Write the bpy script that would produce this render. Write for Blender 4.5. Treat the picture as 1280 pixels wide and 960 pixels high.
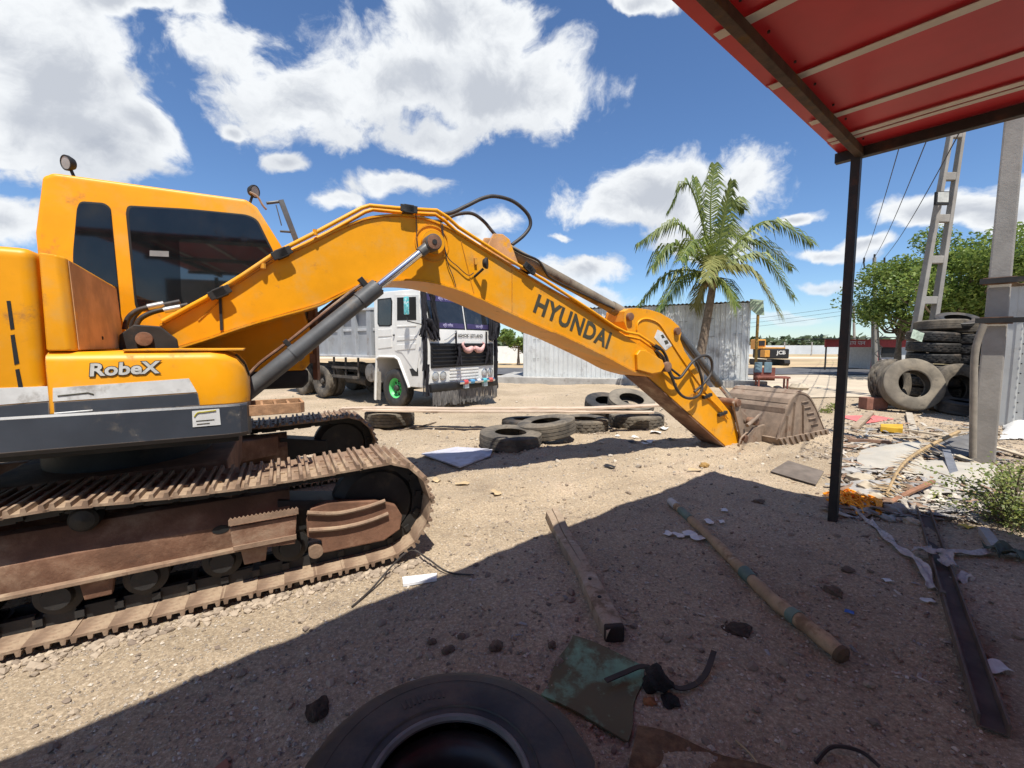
import bpy, bmesh, math, random
import numpy as np
from mathutils import Vector, Matrix
for _o in list(bpy.data.objects): bpy.data.objects.remove(_o)
random.seed(11)
SC = bpy.context.scene
COL = SC.collection
R = math.radians

# ---------------------------------------------------------------- camera
FPX, EYE = 560.0, 1.7
PITCH = math.atan(50/560.0)
cam_d = bpy.data.cameras.new('camera')
cam_d.sensor_width = 36.0
cam_d.lens = FPX/1280*36.0
cam_d.clip_start = 0.05; cam_d.clip_end = 5000
cam = bpy.data.objects.new('camera', cam_d); COL.objects.link(cam)
cam.location = (0, 0, EYE); cam.rotation_euler = (math.pi/2-PITCH, 0, 0)
SC.camera = cam
SC.render.resolution_x = 1024; SC.render.resolution_y = 768

def ray(x, y):
    a = (x-640)/FPX; b = (480-y)/FPX
    return Vector((a, math.cos(PITCH)+b*math.sin(PITCH), -math.sin(PITCH)+b*math.cos(PITCH)))
def G(x, y, z=0.0):
    """point where the sight line through a pixel meets the height z"""
    r = ray(x, y); t = (z-EYE)/r.z
    return Vector((0, 0, EYE))+r*t
def D(x, y, d):
    """point on the sight line through a pixel at the depth d"""
    r = ray(x, y)
    return Vector((0, 0, EYE))+r*(d/r.y)

# ---------------------------------------------------------------- sun, sky, exposure
SUN_DIR = Vector((0.104, -0.444, 1.0)).normalized()
sun_d = bpy.data.lights.new('sun', 'SUN'); sun_d.energy = 5.0; sun_d.angle = R(0.53); sun_d.color = (1.0, 0.95, 0.87)
sun = bpy.data.objects.new('sun', sun_d); COL.objects.link(sun)
sun.rotation_euler = (-SUN_DIR).to_track_quat('-Z', 'Y').to_euler(); sun.location = (3, -8, 18)
VS = SC.view_settings
VS.view_transform = 'Standard'; VS.look = 'None'; VS.exposure = 0.50; VS.gamma = 1.0; VS.use_curve_mapping = False

world = bpy.data.worlds.new('World'); SC.world = world; world.use_nodes = True
def build_sky():
    nt = world.node_tree; nt.nodes.clear()
    N = nt.nodes.new; L = nt.links.new
    # cloud density as a group of its direction, so that it can be sampled twice
    g = bpy.data.node_groups.new('cloud_density', 'ShaderNodeTree')
    g.interface.new_socket('Vector', in_out='INPUT', socket_type='NodeSocketVector')
    g.interface.new_socket('Density', in_out='OUTPUT', socket_type='NodeSocketFloat')
    gn = g.nodes.new; gl = g.links.new
    gin = gn('NodeGroupInput'); go = gn('NodeGroupOutput')
    wn = gn('ShaderNodeTexNoise'); wn.inputs['Scale'].default_value = 7.0; wn.inputs['Detail'].default_value = 5; gl(gin.outputs[0], wn.inputs['Vector'])
    wa = gn('ShaderNodeVectorMath'); wa.operation = 'SUBTRACT'; wa.inputs[1].default_value = (0.5, 0.5, 0.5); gl(wn.outputs['Color'], wa.inputs[0])
    gi = gn('ShaderNodeVectorMath'); gi.operation = 'MULTIPLY_ADD'; gi.inputs[1].default_value = (0.10, 0.10, 0.08); gl(wa.outputs[0], gi.inputs[0]); gl(gin.outputs[0], gi.inputs[2])
    blobs = [(480,95,200,78),(370,112,120,55),(610,120,135,70),(560,35,120,50),(520,165,130,40),(300,80,60,50),
             (60,95,150,80),(120,165,105,60),(20,160,90,70),(15,275,70,28),(175,150,45,45),
             (140,-5,85,22),(248,8,34,26),(485,232,72,24),(430,250,40,16),(365,200,32,14),(284,154,20,11),
             (835,250,115,42),(900,225,85,40),(770,268,70,28),(735,338,62,16),(765,372,44,14),(870,300,70,30),
             (1185,275,85,20),(1250,272,70,28),(1075,305,40,10),(1030,318,55,11),(1035,355,50,9),(600,285,45,26),
             (1000,276,30,8),(1330,240,70,40),(800,-8,60,14),(990,395,70,9),(700,300,22,7)]
    acc = None
    for (cx, cy, rx, ry) in blobs:
        c = ray(cx, cy).normalized()
        e1 = ray(cx+rx, cy).normalized()-ray(cx-rx, cy).normalized(); a = e1.length/2
        e2 = ray(cx, cy-ry).normalized()-ray(cx, cy+ry).normalized(); b = e2.length/2
        e1.normalize(); e2 = (e2-e1*e2.dot(e1)).normalized(); e3 = e1.cross(e2)
        m = Matrix((e1, e2, e3)).transposed()
        mp = gn('ShaderNodeMapping'); mp.vector_type = 'TEXTURE'
        mp.inputs['Location'].default_value = c; mp.inputs['Rotation'].default_value = m.to_euler()
        mp.inputs['Scale'].default_value = (a, b, a)
        gl(gi.outputs[0], mp.inputs[0])
        ln = gn('ShaderNodeVectorMath'); ln.operation = 'LENGTH'; gl(mp.outputs[0], ln.inputs[0])
        if acc is None: acc = ln.outputs['Value']
        else:
            mn = gn('ShaderNodeMath'); mn.operation = 'SMOOTH_MIN'; mn.inputs[2].default_value = 0.35
            gl(acc, mn.inputs[0]); gl(ln.outputs['Value'], mn.inputs[1]); acc = mn.outputs[0]
    # clouds outside the frame: a broken cumulus field of the same size
    low = gn('ShaderNodeTexNoise'); low.inputs['Scale'].default_value = 2.6; low.inputs['Detail'].default_value = 2
    mpl = gn('ShaderNodeMapping'); mpl.inputs['Scale'].default_value = (1, 1, 1.7); gl(gi.outputs[0], mpl.inputs[0]); gl(mpl.outputs[0], low.inputs['Vector'])
    fld = gn('ShaderNodeMapRange'); fld.inputs[1].default_value = 0.50; fld.inputs[2].default_value = 0.8
    fld.inputs[3].default_value = 1.5; fld.inputs[4].default_value = 0.1; gl(low.outputs[0], fld.inputs[0])
    sep = gn('ShaderNodeSeparateXYZ'); gl(gi.outputs[0], sep.inputs[0])
    front = gn('ShaderNodeMapRange'); front.inputs[1].default_value = 0.35; front.inputs[2].default_value = 0.6; front.inputs[3].default_value = 0; front.inputs[4].default_value = 0.9
    gl(sep.outputs['Y'], front.inputs[0])
    fa = gn('ShaderNodeMath'); fa.operation = 'ADD'; gl(fld.outputs[0], fa.inputs[0]); gl(front.outputs[0], fa.inputs[1])
    mn = gn('ShaderNodeMath'); mn.operation = 'MINIMUM'; gl(acc, mn.inputs[0]); gl(fa.outputs[0], mn.inputs[1])
    mp = gn('ShaderNodeMapping'); mp.inputs['Scale'].default_value = (1, 1, 1.25); gl(gi.outputs[0], mp.inputs[0])
    nz = gn('ShaderNodeTexNoise'); nz.inputs['Scale'].default_value = 5.2; nz.inputs['Detail'].default_value = 11; nz.inputs['Roughness'].default_value = 0.62
    nz.inputs['Distortion'].default_value = 0.25
    gl(mp.outputs[0], nz.inputs['Vector'])
    s1 = gn('ShaderNodeMath'); s1.operation = 'SUBTRACT'; s1.inputs[0].default_value = 1.0; gl(mn.outputs[0], s1.inputs[1])
    cl = gn('ShaderNodeClamp'); cl.inputs[1].default_value = -0.75; cl.inputs[2].default_value = 0.85; gl(s1.outputs[0], cl.inputs[0])
    s2 = gn('ShaderNodeMath'); s2.operation = 'MULTIPLY_ADD'; s2.inputs[1].default_value = 3.5; s2.inputs[2].default_value = -1.66; gl(nz.outputs[0], s2.inputs[0])
    s3 = gn('ShaderNodeMath'); s3.operation = 'ADD'; gl(s2.outputs[0], s3.inputs[0]); gl(cl.outputs[0], s3.inputs[1])
    gl(s3.outputs[0], go.inputs[0])
    tc = N('ShaderNodeTexCoord')
    def dens(off):
        n = N('ShaderNodeGroup'); n.node_tree = g
        if off is None: L(tc.outputs['Generated'], n.inputs[0])
        else:
            v = N('ShaderNodeVectorMath'); v.operation = 'ADD'; v.inputs[1].default_value = off
            L(tc.outputs['Generated'], v.inputs[0]); L(v.outputs[0], n.inputs[0])
        return n.outputs[0]
    d0 = dens(None); d1 = dens((0.01, -0.05, 0.075))
    al = N('ShaderNodeMapRange'); al.interpolation_type = 'SMOOTHSTEP'; al.inputs[1].default_value = -0.06; al.inputs[2].default_value = 0.46; L(d0, al.inputs[0])
    df = N('ShaderNodeMath'); df.operation = 'SUBTRACT'; L(d0, df.inputs[0]); L(d1, df.inputs[1])
    lit = N('ShaderNodeMapRange'); lit.interpolation_type = 'SMOOTHSTEP'; lit.inputs[1].default_value = -0.6; lit.inputs[2].default_value = 0.35; L(df.outputs[0], lit.inputs[0])
    thick = N('ShaderNodeMapRange'); thick.interpolation_type = 'SMOOTHSTEP'; thick.inputs[1].default_value = 0.42; thick.inputs[2].default_value = 1.25; thick.inputs[3].default_value = 0; thick.inputs[4].default_value = 0.72; L(d0, thick.inputs[0])
    inv = N('ShaderNodeMath'); inv.operation = 'SUBTRACT'; inv.inputs[0].default_value = 1; L(lit.outputs[0], inv.inputs[1])
    sh = N('ShaderNodeMath'); sh.operation = 'MULTIPLY_ADD'; sh.inputs[1].default_value = 0.35; L(inv.outputs[0], sh.inputs[0]); L(thick.outputs[0], sh.inputs[2]); sh.use_clamp = True
    cc = N('ShaderNodeMix'); cc.data_type = 'RGBA'; L(sh.outputs[0], cc.inputs[0])
    cc.inputs[6].default_value = (0.66, 0.68, 0.70, 1); cc.inputs[7].default_value = (0.31, 0.34, 0.40, 1)
    sky = N('ShaderNodeTexSky'); sky.sky_type = 'NISHITA'; sky.sun_disc = False
    sky.sun_elevation = math.asin(SUN_DIR.z); sky.sun_rotation = math.atan2(SUN_DIR.x, SUN_DIR.y)
    sky.air_density = 1.0; sky.dust_density = 0.05; sky.ozone_density = 1.6; sky.altitude = 50
    wb = N('ShaderNodeMix'); wb.data_type = 'RGBA'; wb.blend_type = 'MULTIPLY'; wb.inputs[0].default_value = 1.0; wb.inputs[7].default_value = (0.77, 0.96, 1.19, 1); L(sky.outputs[0], wb.inputs[6])
    b1 = N('ShaderNodeBackground'); L(wb.outputs[2], b1.inputs[0]); b1.inputs[1].default_value = 0.085
    b2 = N('ShaderNodeBackground'); L(cc.outputs[2], b2.inputs[0]); b2.inputs[1].default_value = 1.0
    # clouds fade into the air near the horizon
    sp = N('ShaderNodeSeparateXYZ'); L(tc.outputs['Generated'], sp.inputs[0])
    hz = N('ShaderNodeMapRange'); hz.inputs[1].default_value = 0.0; hz.inputs[2].default_value = 0.16; hz.inputs[3].default_value = 0.25; hz.inputs[4].default_value = 1; L(sp.outputs['Z'], hz.inputs[0])
    am = N('ShaderNodeMath'); am.operation = 'MULTIPLY'; L(al.outputs[0], am.inputs[0]); L(hz.outputs[0], am.inputs[1])
    mx = N('ShaderNodeMixShader'); L(am.outputs[0], mx.inputs[0]); L(b1.outputs[0], mx.inputs[1]); L(b2.outputs[0], mx.inputs[2])
    out = N('ShaderNodeOutputWorld'); L(mx.outputs[0], out.inputs[0])
build_sky()

# ---------------------------------------------------------------- helpers: materials
MATS = {}
def P(name, col, rough=0.6, metal=0.0, var=0.18, scale=6.0, bump=0.0, bscale=60.0, dirt=None, dirt2=None, spec=0.4, coat=0.0, stretch=None, wear=None):
    """painted, rusty, dusty or plain surface: base colour with noise, up to two layers of stains, fine relief"""
    if name in MATS: return MATS[name]
    m = bpy.data.materials.new(name); m.use_nodes = True; nt = m.node_tree
    N = nt.nodes.new; L = nt.links.new; bs = nt.nodes['Principled BSDF']
    tc = N('ShaderNodeTexCoord'); vec = tc.outputs['Object']
    if stretch:
        mp = N('ShaderNodeMapping'); mp.inputs['Scale'].default_value = stretch; L(vec, mp.inputs[0]); vec = mp.outputs[0]
    def nz(s, det=6, ro=0.6):
        n = N('ShaderNodeTexNoise'); n.inputs['Scale'].default_value = s; n.inputs['Detail'].default_value = det; n.inputs['Roughness'].default_value = ro
        L(vec, n.inputs['Vector']); return n.outputs[0]
    def mix(f, a, b):
        x = N('ShaderNodeMix'); x.data_type = 'RGBA'
        if isinstance(f, float): x.inputs[0].default_value = f
        else: L(f, x.inputs[0])
        for i, q in ((6, a), (7, b)):
            if isinstance(q, tuple): x.inputs[i].default_value = (*q[:3], 1)
            else: L(q, x.inputs[i])
        return x.outputs[2]
    def rng(f, lo, hi, a=0., b=1.):
        x = N('ShaderNodeMapRange'); x.interpolation_type = 'SMOOTHSTEP'
        for i, q in enumerate((lo, hi, a, b)): x.inputs[i+1].default_value = q
        L(f, x.inputs[0]); return x.outputs[0]
    n1 = nz(scale)
    c = mix(rng(n1, 0.3, 0.7), tuple(q*(1-var) for q in col), tuple(min(1, q*(1+var)) for q in col))
    rsock = None
    for k, dd in enumerate((dirt, dirt2)):
        if not dd: continue
        dc, lo, hi, ds = dd
        f = rng(nz(ds, 8, 0.68), lo, hi)
        c = mix(f, c, dc)
        if k == 0: rsock = rng(f, 0, 1, rough, min(1, rough+0.35))
    if wear:   # edges rubbed through, broken up by noise
        wc, wr, amt = wear
        bv = N('ShaderNodeBevel'); bv.samples = 4; bv.inputs[0].default_value = wr; ge = N('ShaderNodeNewGeometry')
        dp = N('ShaderNodeVectorMath'); dp.operation = 'DOT_PRODUCT'; L(bv.outputs[0], dp.inputs[0]); L(ge.outputs['Normal'], dp.inputs[1])
        e = rng(dp.outputs['Value'], 0.70, 0.97, 1., 0.); k = N('ShaderNodeMath'); k.operation = 'MULTIPLY'; L(e, k.inputs[0]); L(rng(nz(9, 8, 0.7), 0.62-amt*0.3, 0.74-amt*0.3), k.inputs[1])
        c = mix(k.outputs[0], c, wc)
    L(c, bs.inputs['Base Color'])
    if rsock: L(rsock, bs.inputs['Roughness'])
    else: bs.inputs['Roughness'].default_value = rough
    bs.inputs['Metallic'].default_value = metal; bs.inputs['Specular IOR Level'].default_value = spec
    bs.inputs['Coat Weight'].default_value = coat
    if bump:
        b = N('ShaderNodeBump'); b.inputs['Strength'].default_value = min(1, bump); b.inputs['Distance'].default_value = 0.02
        L(nz(bscale, 5, 0.65), b.inputs['Height']); L(b.outputs[0], bs.inputs['Normal'])
    MATS[name] = m; return m
def glass(name, tint, rough=0.03, refl=0.12):
    if name in MATS: return MATS[name]
    m = bpy.data.materials.new(name); m.use_nodes = True; nt = m.node_tree; nt.nodes.clear()
    N = nt.nodes.new; L = nt.links.new
    t = N('ShaderNodeBsdfTransparent'); t.inputs[0].default_value = (*tint, 1)
    g = N('ShaderNodeBsdfGlossy'); g.inputs['Roughness'].default_value = rough
    f = N('ShaderNodeFresnel'); f.inputs[0].default_value = 1.5
    a = N('ShaderNodeMath'); a.operation = 'ADD'; a.inputs[1].default_value = refl; a.use_clamp = True; L(f.outputs[0], a.inputs[0])
    d = N('ShaderNodeBsdfDiffuse'); d.inputs[0].default_value = (0.25, 0.23, 0.2, 1)
    tc = N('ShaderNodeTexCoord'); n = N('ShaderNodeTexNoise'); n.inputs['Scale'].default_value = 3; n.inputs['Detail'].default_value = 6; L(tc.outputs['Object'], n.inputs['Vector'])
    r = N('ShaderNodeMapRange'); r.inputs[1].default_value = 0.4; r.inputs[2].default_value = 0.8; r.inputs[3].default_value = 0.02; r.inputs[4].default_value = 0.14; L(n.outputs[0], r.inputs[0])
    m1 = N('ShaderNodeMixShader'); L(a.outputs[0], m1.inputs[0]); L(t.outputs[0], m1.inputs[1]); L(g.outputs[0], m1.inputs[2])
    m2 = N('ShaderNodeMixShader'); L(r.outputs[0], m2.inputs[0]); L(m1.outputs[0], m2.inputs[1]); L(d.outputs[0], m2.inputs[2])
    o = N('ShaderNodeOutputMaterial'); L(m2.outputs[0], o.inputs[0]); MATS[name] = m; return m

# ---------------------------------------------------------------- helpers: meshes
def round_poly(pts, r=0.06, n=4):
    pts = [Vector(p) for p in pts]; out = []; m = len(pts)
    for i, p in enumerate(pts):
        a = pts[i-1]-p; b = pts[(i+1) % m]-p; d = min(r, a.length*0.45, b.length*0.45); a = p+a.normalized()*d; b = p+b.normalized()*d
        for k in range(n+1):
            t = k/n; q = a*(1-t)**2+p*2*t*(1-t)+b*t*t; out.append((q.x, q.y))
    return out
def smooth_path(pts, k=6):
    pts = [Vector(p) for p in pts]; out = []
    for i in range(len(pts)-1):
        p0 = pts[max(i-1, 0)]; p1 = pts[i]; p2 = pts[i+1]; p3 = pts[min(i+2, len(pts)-1)]
        for j in range(k):
            t = j/k
            out.append(0.5*((2*p1)+(p2-p0)*t+(2*p0-5*p1+4*p2-p3)*t*t+(3*p1-p0-3*p2+p3)*t**3))
    out.append(pts[-1]); return out
class MB:
    def __init__(s): s.v = []; s.f = []
    def add(s, v, f):
        o = len(s.v); s.v += [Vector(p) for p in v]; s.f += [tuple(o+i for i in q) for q in f]; return s
    def box(s, c, size, fr=None):
        x, y, z = c; a, b, d = (q/2 for q in size)
        v = [(x+i*a, y+j*b, z+k*d) for i in (-1, 1) for j in (-1, 1) for k in (-1, 1)]
        if fr: v = [fr(*p) for p in v]
        return s.add(v, [(0,1,3,2),(4,6,7,5),(0,4,5,1),(2,3,7,6),(0,2,6,4),(1,5,7,3)])
    def bar(s, p0, p1, w, h, up=Vector((0, 0, 1))):
        p0 = Vector(p0); p1 = Vector(p1); d = (p1-p0).normalized()
        a = d.cross(up)
        if a.length < 1e-3: a = d.cross(Vector((0, 1, 0)))
        a.normalize(); b = a.cross(d)
        v = [p+a*(i*w/2)+b*(j*h/2) for p in (p0, p1) for i, j in ((-1,-1),(1,-1),(1,1),(-1,1))]
        return s.add(v, [(0,1,2,3),(7,6,5,4),(0,4,5,1),(1,5,6,2),(2,6,7,3),(3,7,4,0)])
    def prism(s, prof, w0, w1, fr):
        """profile (a, b) swept from w0 to w1; fr(a, w, b) gives the point"""
        n = len(prof)
        v = [fr(a, w0, b) for a, b in prof]+[fr(a, w1, b) for a, b in prof]
        f = [tuple(range(n)), tuple(range(2*n-1, n-1, -1))]+[(i, i+n, (i+1) % n+n, (i+1) % n) for i in range(n)]
        return s.add(v, f)
    def tube(s, path, r, n=10, cap=True):
        path = [Vector(p) for p in path]; m = len(path)
        rr = r if isinstance(r, (list, tuple)) else [r]*m
        t = (path[1]-path[0]).normalized(); a = t.orthogonal().normalized(); v = []
        for i, p in enumerate(path):
            tn = (path[min(i+1, m-1)]-path[max(i-1, 0)]).normalized()
            a = (a-tn*a.dot(tn))
            a = a.normalized() if a.length > 1e-6 else tn.orthogonal().normalized()
            b = tn.cross(a)
            for k in range(n):
                q = 2*math.pi*k/n; v.append(p+(a*math.cos(q)+b*math.sin(q))*rr[i])
        f = [(i*n+k, i*n+(k+1) % n, (i+1)*n+(k+1) % n, (i+1)*n+k) for i in range(m-1) for k in range(n)]
        if cap: f += [tuple(range(n-1, -1, -1)), tuple(range((m-1)*n, m*n))]
        return s.add(v, f)
    def cyl(s, p0, p1, r, n=20): return s.tube([p0, p1], r, n)
    def lathe(s, prof, o, axis, n=32, closed=True):
        """profile of (radius, height along axis)"""
        o = Vector(o); ax = Vector(axis).normalized(); a = ax.orthogonal().normalized(); b = ax.cross(a); m = len(prof); v = []
        for r, h in prof:
            for k in range(n):
                q = 2*math.pi*k/n; v.append(o+ax*h+(a*math.cos(q)+b*math.sin(q))*r)
        f = []
        for i in range(m if closed else m-1):
            j = (i+1) % m
            f += [(i*n+k, i*n+(k+1) % n, j*n+(k+1) % n, j*n+k) for k in range(n)]
        return s.add(v, f)
    def grid(s, fn, nu, nv):
        v = [fn(i/nu, j/nv) for i in range(nu+1) for j in range(nv+1)]
        return s.add(v, [(i*(nv+1)+j, (i+1)*(nv+1)+j, (i+1)*(nv+1)+j+1, i*(nv+1)+j+1) for i in range(nu) for j in range(nv)])
    def build(s, name, mat, parent=None, smooth=35, bevel=0.0, seg=2, normals=True, thick=0.0):
        me = bpy.data.meshes.new(name)
        o = bpy.data.objects.new(name, me)
        off = Vector((0, 0, 0)); q = parent
        while q is not None: off += q.location; q = q.parent
        if parent is None and s.v:
            lo = [min(p[i] for p in s.v) for i in range(3)]; hi = [max(p[i] for p in s.v) for i in range(3)]
            off = Vector(((lo[0]+hi[0])/2, (lo[1]+hi[1])/2, lo[2])); o.location = off
        me.from_pydata([tuple(p-off) for p in s.v], [], s.f)
        if normals or bevel or thick:
            bm = bmesh.new(); bm.from_mesh(me)
            if thick:
                bmesh.ops.recalc_face_normals(bm, faces=bm.faces)
                bmesh.ops.solidify(bm, geom=bm.faces[:], thickness=thick)
            bmesh.ops.recalc_face_normals(bm, faces=bm.faces)
            if bevel:
                bmesh.ops.remove_doubles(bm, verts=bm.verts, dist=1e-5)
                ed = [e for e in bm.edges if len(e.link_faces) == 2 and e.calc_face_angle(0) > R(28)]
                bmesh.ops.bevel(bm, geom=ed, offset=bevel, segments=seg, profile=0.6, affect='EDGES', clamp_overlap=True)
            bm.to_mesh(me); bm.free()
        if smooth:
            me.polygons.foreach_set('use_smooth', [True]*len(me.polygons)); me.set_sharp_from_angle(angle=R(smooth))
        me.materials.append(mat); me.update()
        COL.objects.link(o)
        if parent is not None: o.parent = parent
        return o
def tag(o, label=None, cat=None, group=None, kind=None):
    if label: o['label'] = label
    if cat: o['category'] = cat
    if group: o['group'] = group
    if kind: o['kind'] = kind
    return o
def thing(name, loc, label, cat, group=None):
    o = bpy.data.objects.new(name, None); o.location = loc; o.empty_display_size = 0.2; COL.objects.link(o)
    return tag(o, label, cat, group)
def inst(src, parent, mat4=None, name=None):
    c = src.copy(); c.parent = parent; COL.objects.link(c)
    if mat4 is not None: c.matrix_local = mat4
    return c
def lettering(text, size, fr, mat, name, parent, depth=0.004, shear=0.0, weight=0.0, sx=1.0, align='CENTER', gap=1.0):
    """text as a mesh; fr(x, y, h) maps the writing plane to the place"""
    cu = bpy.data.curves.new(name, 'FONT'); cu.body = text; cu.size = size; cu.shear = shear; cu.offset = weight; cu.space_character = gap
    cu.align_x = align; cu.align_y = 'CENTER'; cu.resolution_u = 3
    ob = bpy.data.objects.new('tmp', cu); COL.objects.link(ob)
    dg = bpy.context.evaluated_depsgraph_get(); me = bpy.data.meshes.new_from_object(ob.evaluated_get(dg))
    mb = MB(); n = len(me.vertices)
    v = [fr(p.co.x*sx, p.co.y, depth) for p in me.vertices]
    f = [tuple(p.vertices) for p in me.polygons]
    mb.add(v, f)
    bpy.data.objects.remove(ob); bpy.data.curves.remove(cu); bpy.data.meshes.remove(me)
    return mb.build(name, mat, parent, smooth=0, normals=False)

# ---------------------------------------------------------------- ground height
def _h(ix, iy, seed):
    q = np.sin(ix*127.1+iy*311.7+seed*74.7)*43758.5453
    return q-np.floor(q)
def vnoise(x, y, seed=0):
    ix = np.floor(x); iy = np.floor(y); fx = x-ix; fy = y-iy
    fx = fx*fx*(3-2*fx); fy = fy*fy*(3-2*fy)
    return ((_h(ix, iy, seed)*(1-fx)+_h(ix+1, iy, seed)*fx)*(1-fy)+(_h(ix, iy+1, seed)*(1-fx)+_h(ix+1, iy+1, seed)*fx)*fy)-0.5
def gzv(x, y):
    x = np.asarray(x, float); y = np.asarray(y, float)
    fade = np.clip((60-np.hypot(x, y))/40, 0, 1)
    z = 0.08*vnoise(x*0.55, y*0.55, 1)+0.06*vnoise(x*1.7, y*1.7, 2)+0.034*vnoise(x*4.3, y*4.3, 3)+0.022*vnoise(x*9.5, y*9.5, 4)+0.010*vnoise(x*19, y*19, 5)
    # wheel ruts across the open sand
    for (ax_, ay_, dx_, dy_, w_) in ((0.2, 4.6, 0.86, 0.51, 0.16), (-0.25, 6.2, 0.86, 0.51, 0.16), (2.0, 9.5, 0.95, -0.3, 0.2)):
        d_ = (x-ax_)*dy_-(y-ay_)*dx_+0.12*np.sin(((x-ax_)*dx_+(y-ay_)*dy_)*0.9); q_ = d_/w_
        z = z-0.022*np.exp(-q_*q_)*(0.75+0.5*np.sin(((x-ax_)*dx_+(y-ay_)*dy_)*42)*0.4)+0.014*np.exp(-(np.abs(q_)-1.5)**2*3)
    # firmer, flatter ground under the excavator, and yard levelled around the road
    dx = x+3.26; dy = y-3.8; a = dx*0.891+dy*0.454; b = -dx*0.454+dy*0.891
    flat = np.clip((np.maximum(np.abs(a)-2.2, np.abs(b)-1.6))/0.5, 0.25, 1)
    ap = (x+3.26)*0.891+(y-3.80)*0.454
    dip = np.clip(0.035*np.minimum(0, ap-1.6), -0.16, 0)*np.clip((9-y)/3, 0, 1)
    return z*fade*flat-0.012+dip
def gz(x, y): return float(gzv(x, y))
def GG(px, py, up=0.0):
    p = G(px, py); p.z = gz(p.x, p.y)+up; return p

# ================================================================ the setting: ground, road, field
def mat_ground():
    m = bpy.data.materials.new('sandy_soil'); m.use_nodes = True; nt = m.node_tree
    N = nt.nodes.new; L = nt.links.new; bs = nt.nodes['Principled BSDF']; tc = N('ShaderNodeTexCoord')
    def nz(s, det=8, ro=0.6):
        n = N('ShaderNodeTexNoise'); n.inputs['Scale'].default_value = s; n.inputs['Detail'].default_value = det; n.inputs['Roughness'].default_value = ro
        L(tc.outputs['Object'], n.inputs['Vector']); return n.outputs[0]
    def ramp(f, pts):
        r = N('ShaderNodeValToRGB'); L(f, r.inputs[0]); e = r.color_ramp.elements
        for i, (p, c) in enumerate(pts):
            q = e[i] if i < 2 else e.new(p)
            q.position = p; q.color = (*c, 1)
        return r.outputs[0]
    def mix(f, a, b, mode='MIX'):
        x = N('ShaderNodeMix'); x.data_type = 'RGBA'; x.blend_type = mode
        if isinstance(f, float): x.inputs[0].default_value = f
        else: L(f, x.inputs[0])
        for i, q in ((6, a), (7, b)):
            if isinstance(q, tuple): x.inputs[i].default_value = (*q, 1)
            else: L(q, x.inputs[i])
        return x.outputs[2]
    def rng(f, lo, hi, a=0., b=1.):
        x = N('ShaderNodeMapRange'); x.interpolation_type = 'SMOOTHSTEP'
        for i, q in enumerate((lo, hi, a, b)): x.inputs[i+1].default_value = q
        L(f, x.inputs[0]); return x.outputs[0]
    base = ramp(nz(0.55, 6), [(0.3, (0.38, 0.325, 0.25)), (0.7, (0.55, 0.48, 0.385)), (0.5, (0.47, 0.405, 0.315))])
    grit = ramp(nz(48, 6, 0.75), [(0.32, (0.15, 0.13, 0.11)), (0.66, (0.62, 0.58, 0.52)), (0.5, (0.36, 0.31, 0.25))])
    c = mix(0.75, base, grit, 'OVERLAY')
    # spilt oil and churned dark earth, patchy
    c = mix(rng(nz(1.3, 8, 0.7), 0.53, 0.72, 0, 0.55), c, (0.18, 0.14, 0.105))
    vo = N('ShaderNodeTexVoronoi'); vo.inputs['Scale'].default_value = 38; L(tc.outputs['Object'], vo.inputs['Vector'])
    peb = rng(vo.outputs['Distance'], 0.16, 0.30, 1, 0)
    gate = N('ShaderNodeMath'); gate.operation = 'MULTIPLY'; L(peb, gate.inputs[0]); L(rng(vo.outputs['Color'], 0.5, 0.62), gate.inputs[1])
    pc = mix(vo.outputs['Color'], (0.20, 0.17, 0.14), (0.55, 0.50, 0.43))
    g2 = N('ShaderNodeMath'); g2.operation = 'MULTIPLY'; L(gate.outputs[0], g2.inputs[0]); g2.inputs[1].default_value = 0.7
    c = mix(g2.outputs[0], c, pc)
    vs = N('ShaderNodeTexVoronoi'); vs.inputs['Scale'].default_value = 85; L(tc.outputs['Object'], vs.inputs['Vector'])
    g3 = N('ShaderNodeMath'); g3.operation = 'MULTIPLY'; L(rng(vs.outputs['Distance'], 0.12, 0.26, 1, 0), g3.inputs[0]); L(rng(vs.outputs['Color'], 0.55, 0.63, 0, 0.9), g3.inputs[1])
    c = mix(g3.outputs[0], c, mix(vs.outputs['Color'], (0.06, 0.05, 0.045), (0.78, 0.74, 0.66)))
    L(c, bs.inputs['Base Color']); bs.inputs['Roughness'].default_value = 0.95; bs.inputs['Specular IOR Level'].default_value = 0.15
    b1 = N('ShaderNodeBump'); b1.inputs['Strength'].default_value = 0.9; b1.inputs['Distance'].default_value = 0.02; L(nz(30, 8, 0.72), b1.inputs['Height'])
    b2 = N('ShaderNodeBump'); b2.inputs['Strength'].default_value = 0.8; b2.inputs['Distance'].default_value = 0.012; L(gate.outputs[0], b2.inputs['Height']); L(b1.outputs[0], b2.inputs['Normal'])
    b3 = N('ShaderNodeBump'); b3.inputs['Strength'].default_value = 0.6; b3.inputs['Distance'].default_value = 0.004; L(nz(190, 3, 0.6), b3.inputs['Height']); L(b2.outputs[0], b3.inputs['Normal'])
    L(b3.outputs[0], bs.inputs['Normal'])
    return m
M_ground = mat_ground()
def axis(lo, hi, step, far_lo, far_hi, gr=1.16):
    a = list(np.arange(lo, hi, step)); x = a[-1]; d = step; up = []
    while x < far_hi: d *= gr; x += d; up.append(x)
    x = a[0]; d = step; dn = []
    while x > far_lo: d *= gr; x -= d; dn.append(x)
    return np.array(dn[::-1]+a+up)
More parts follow.
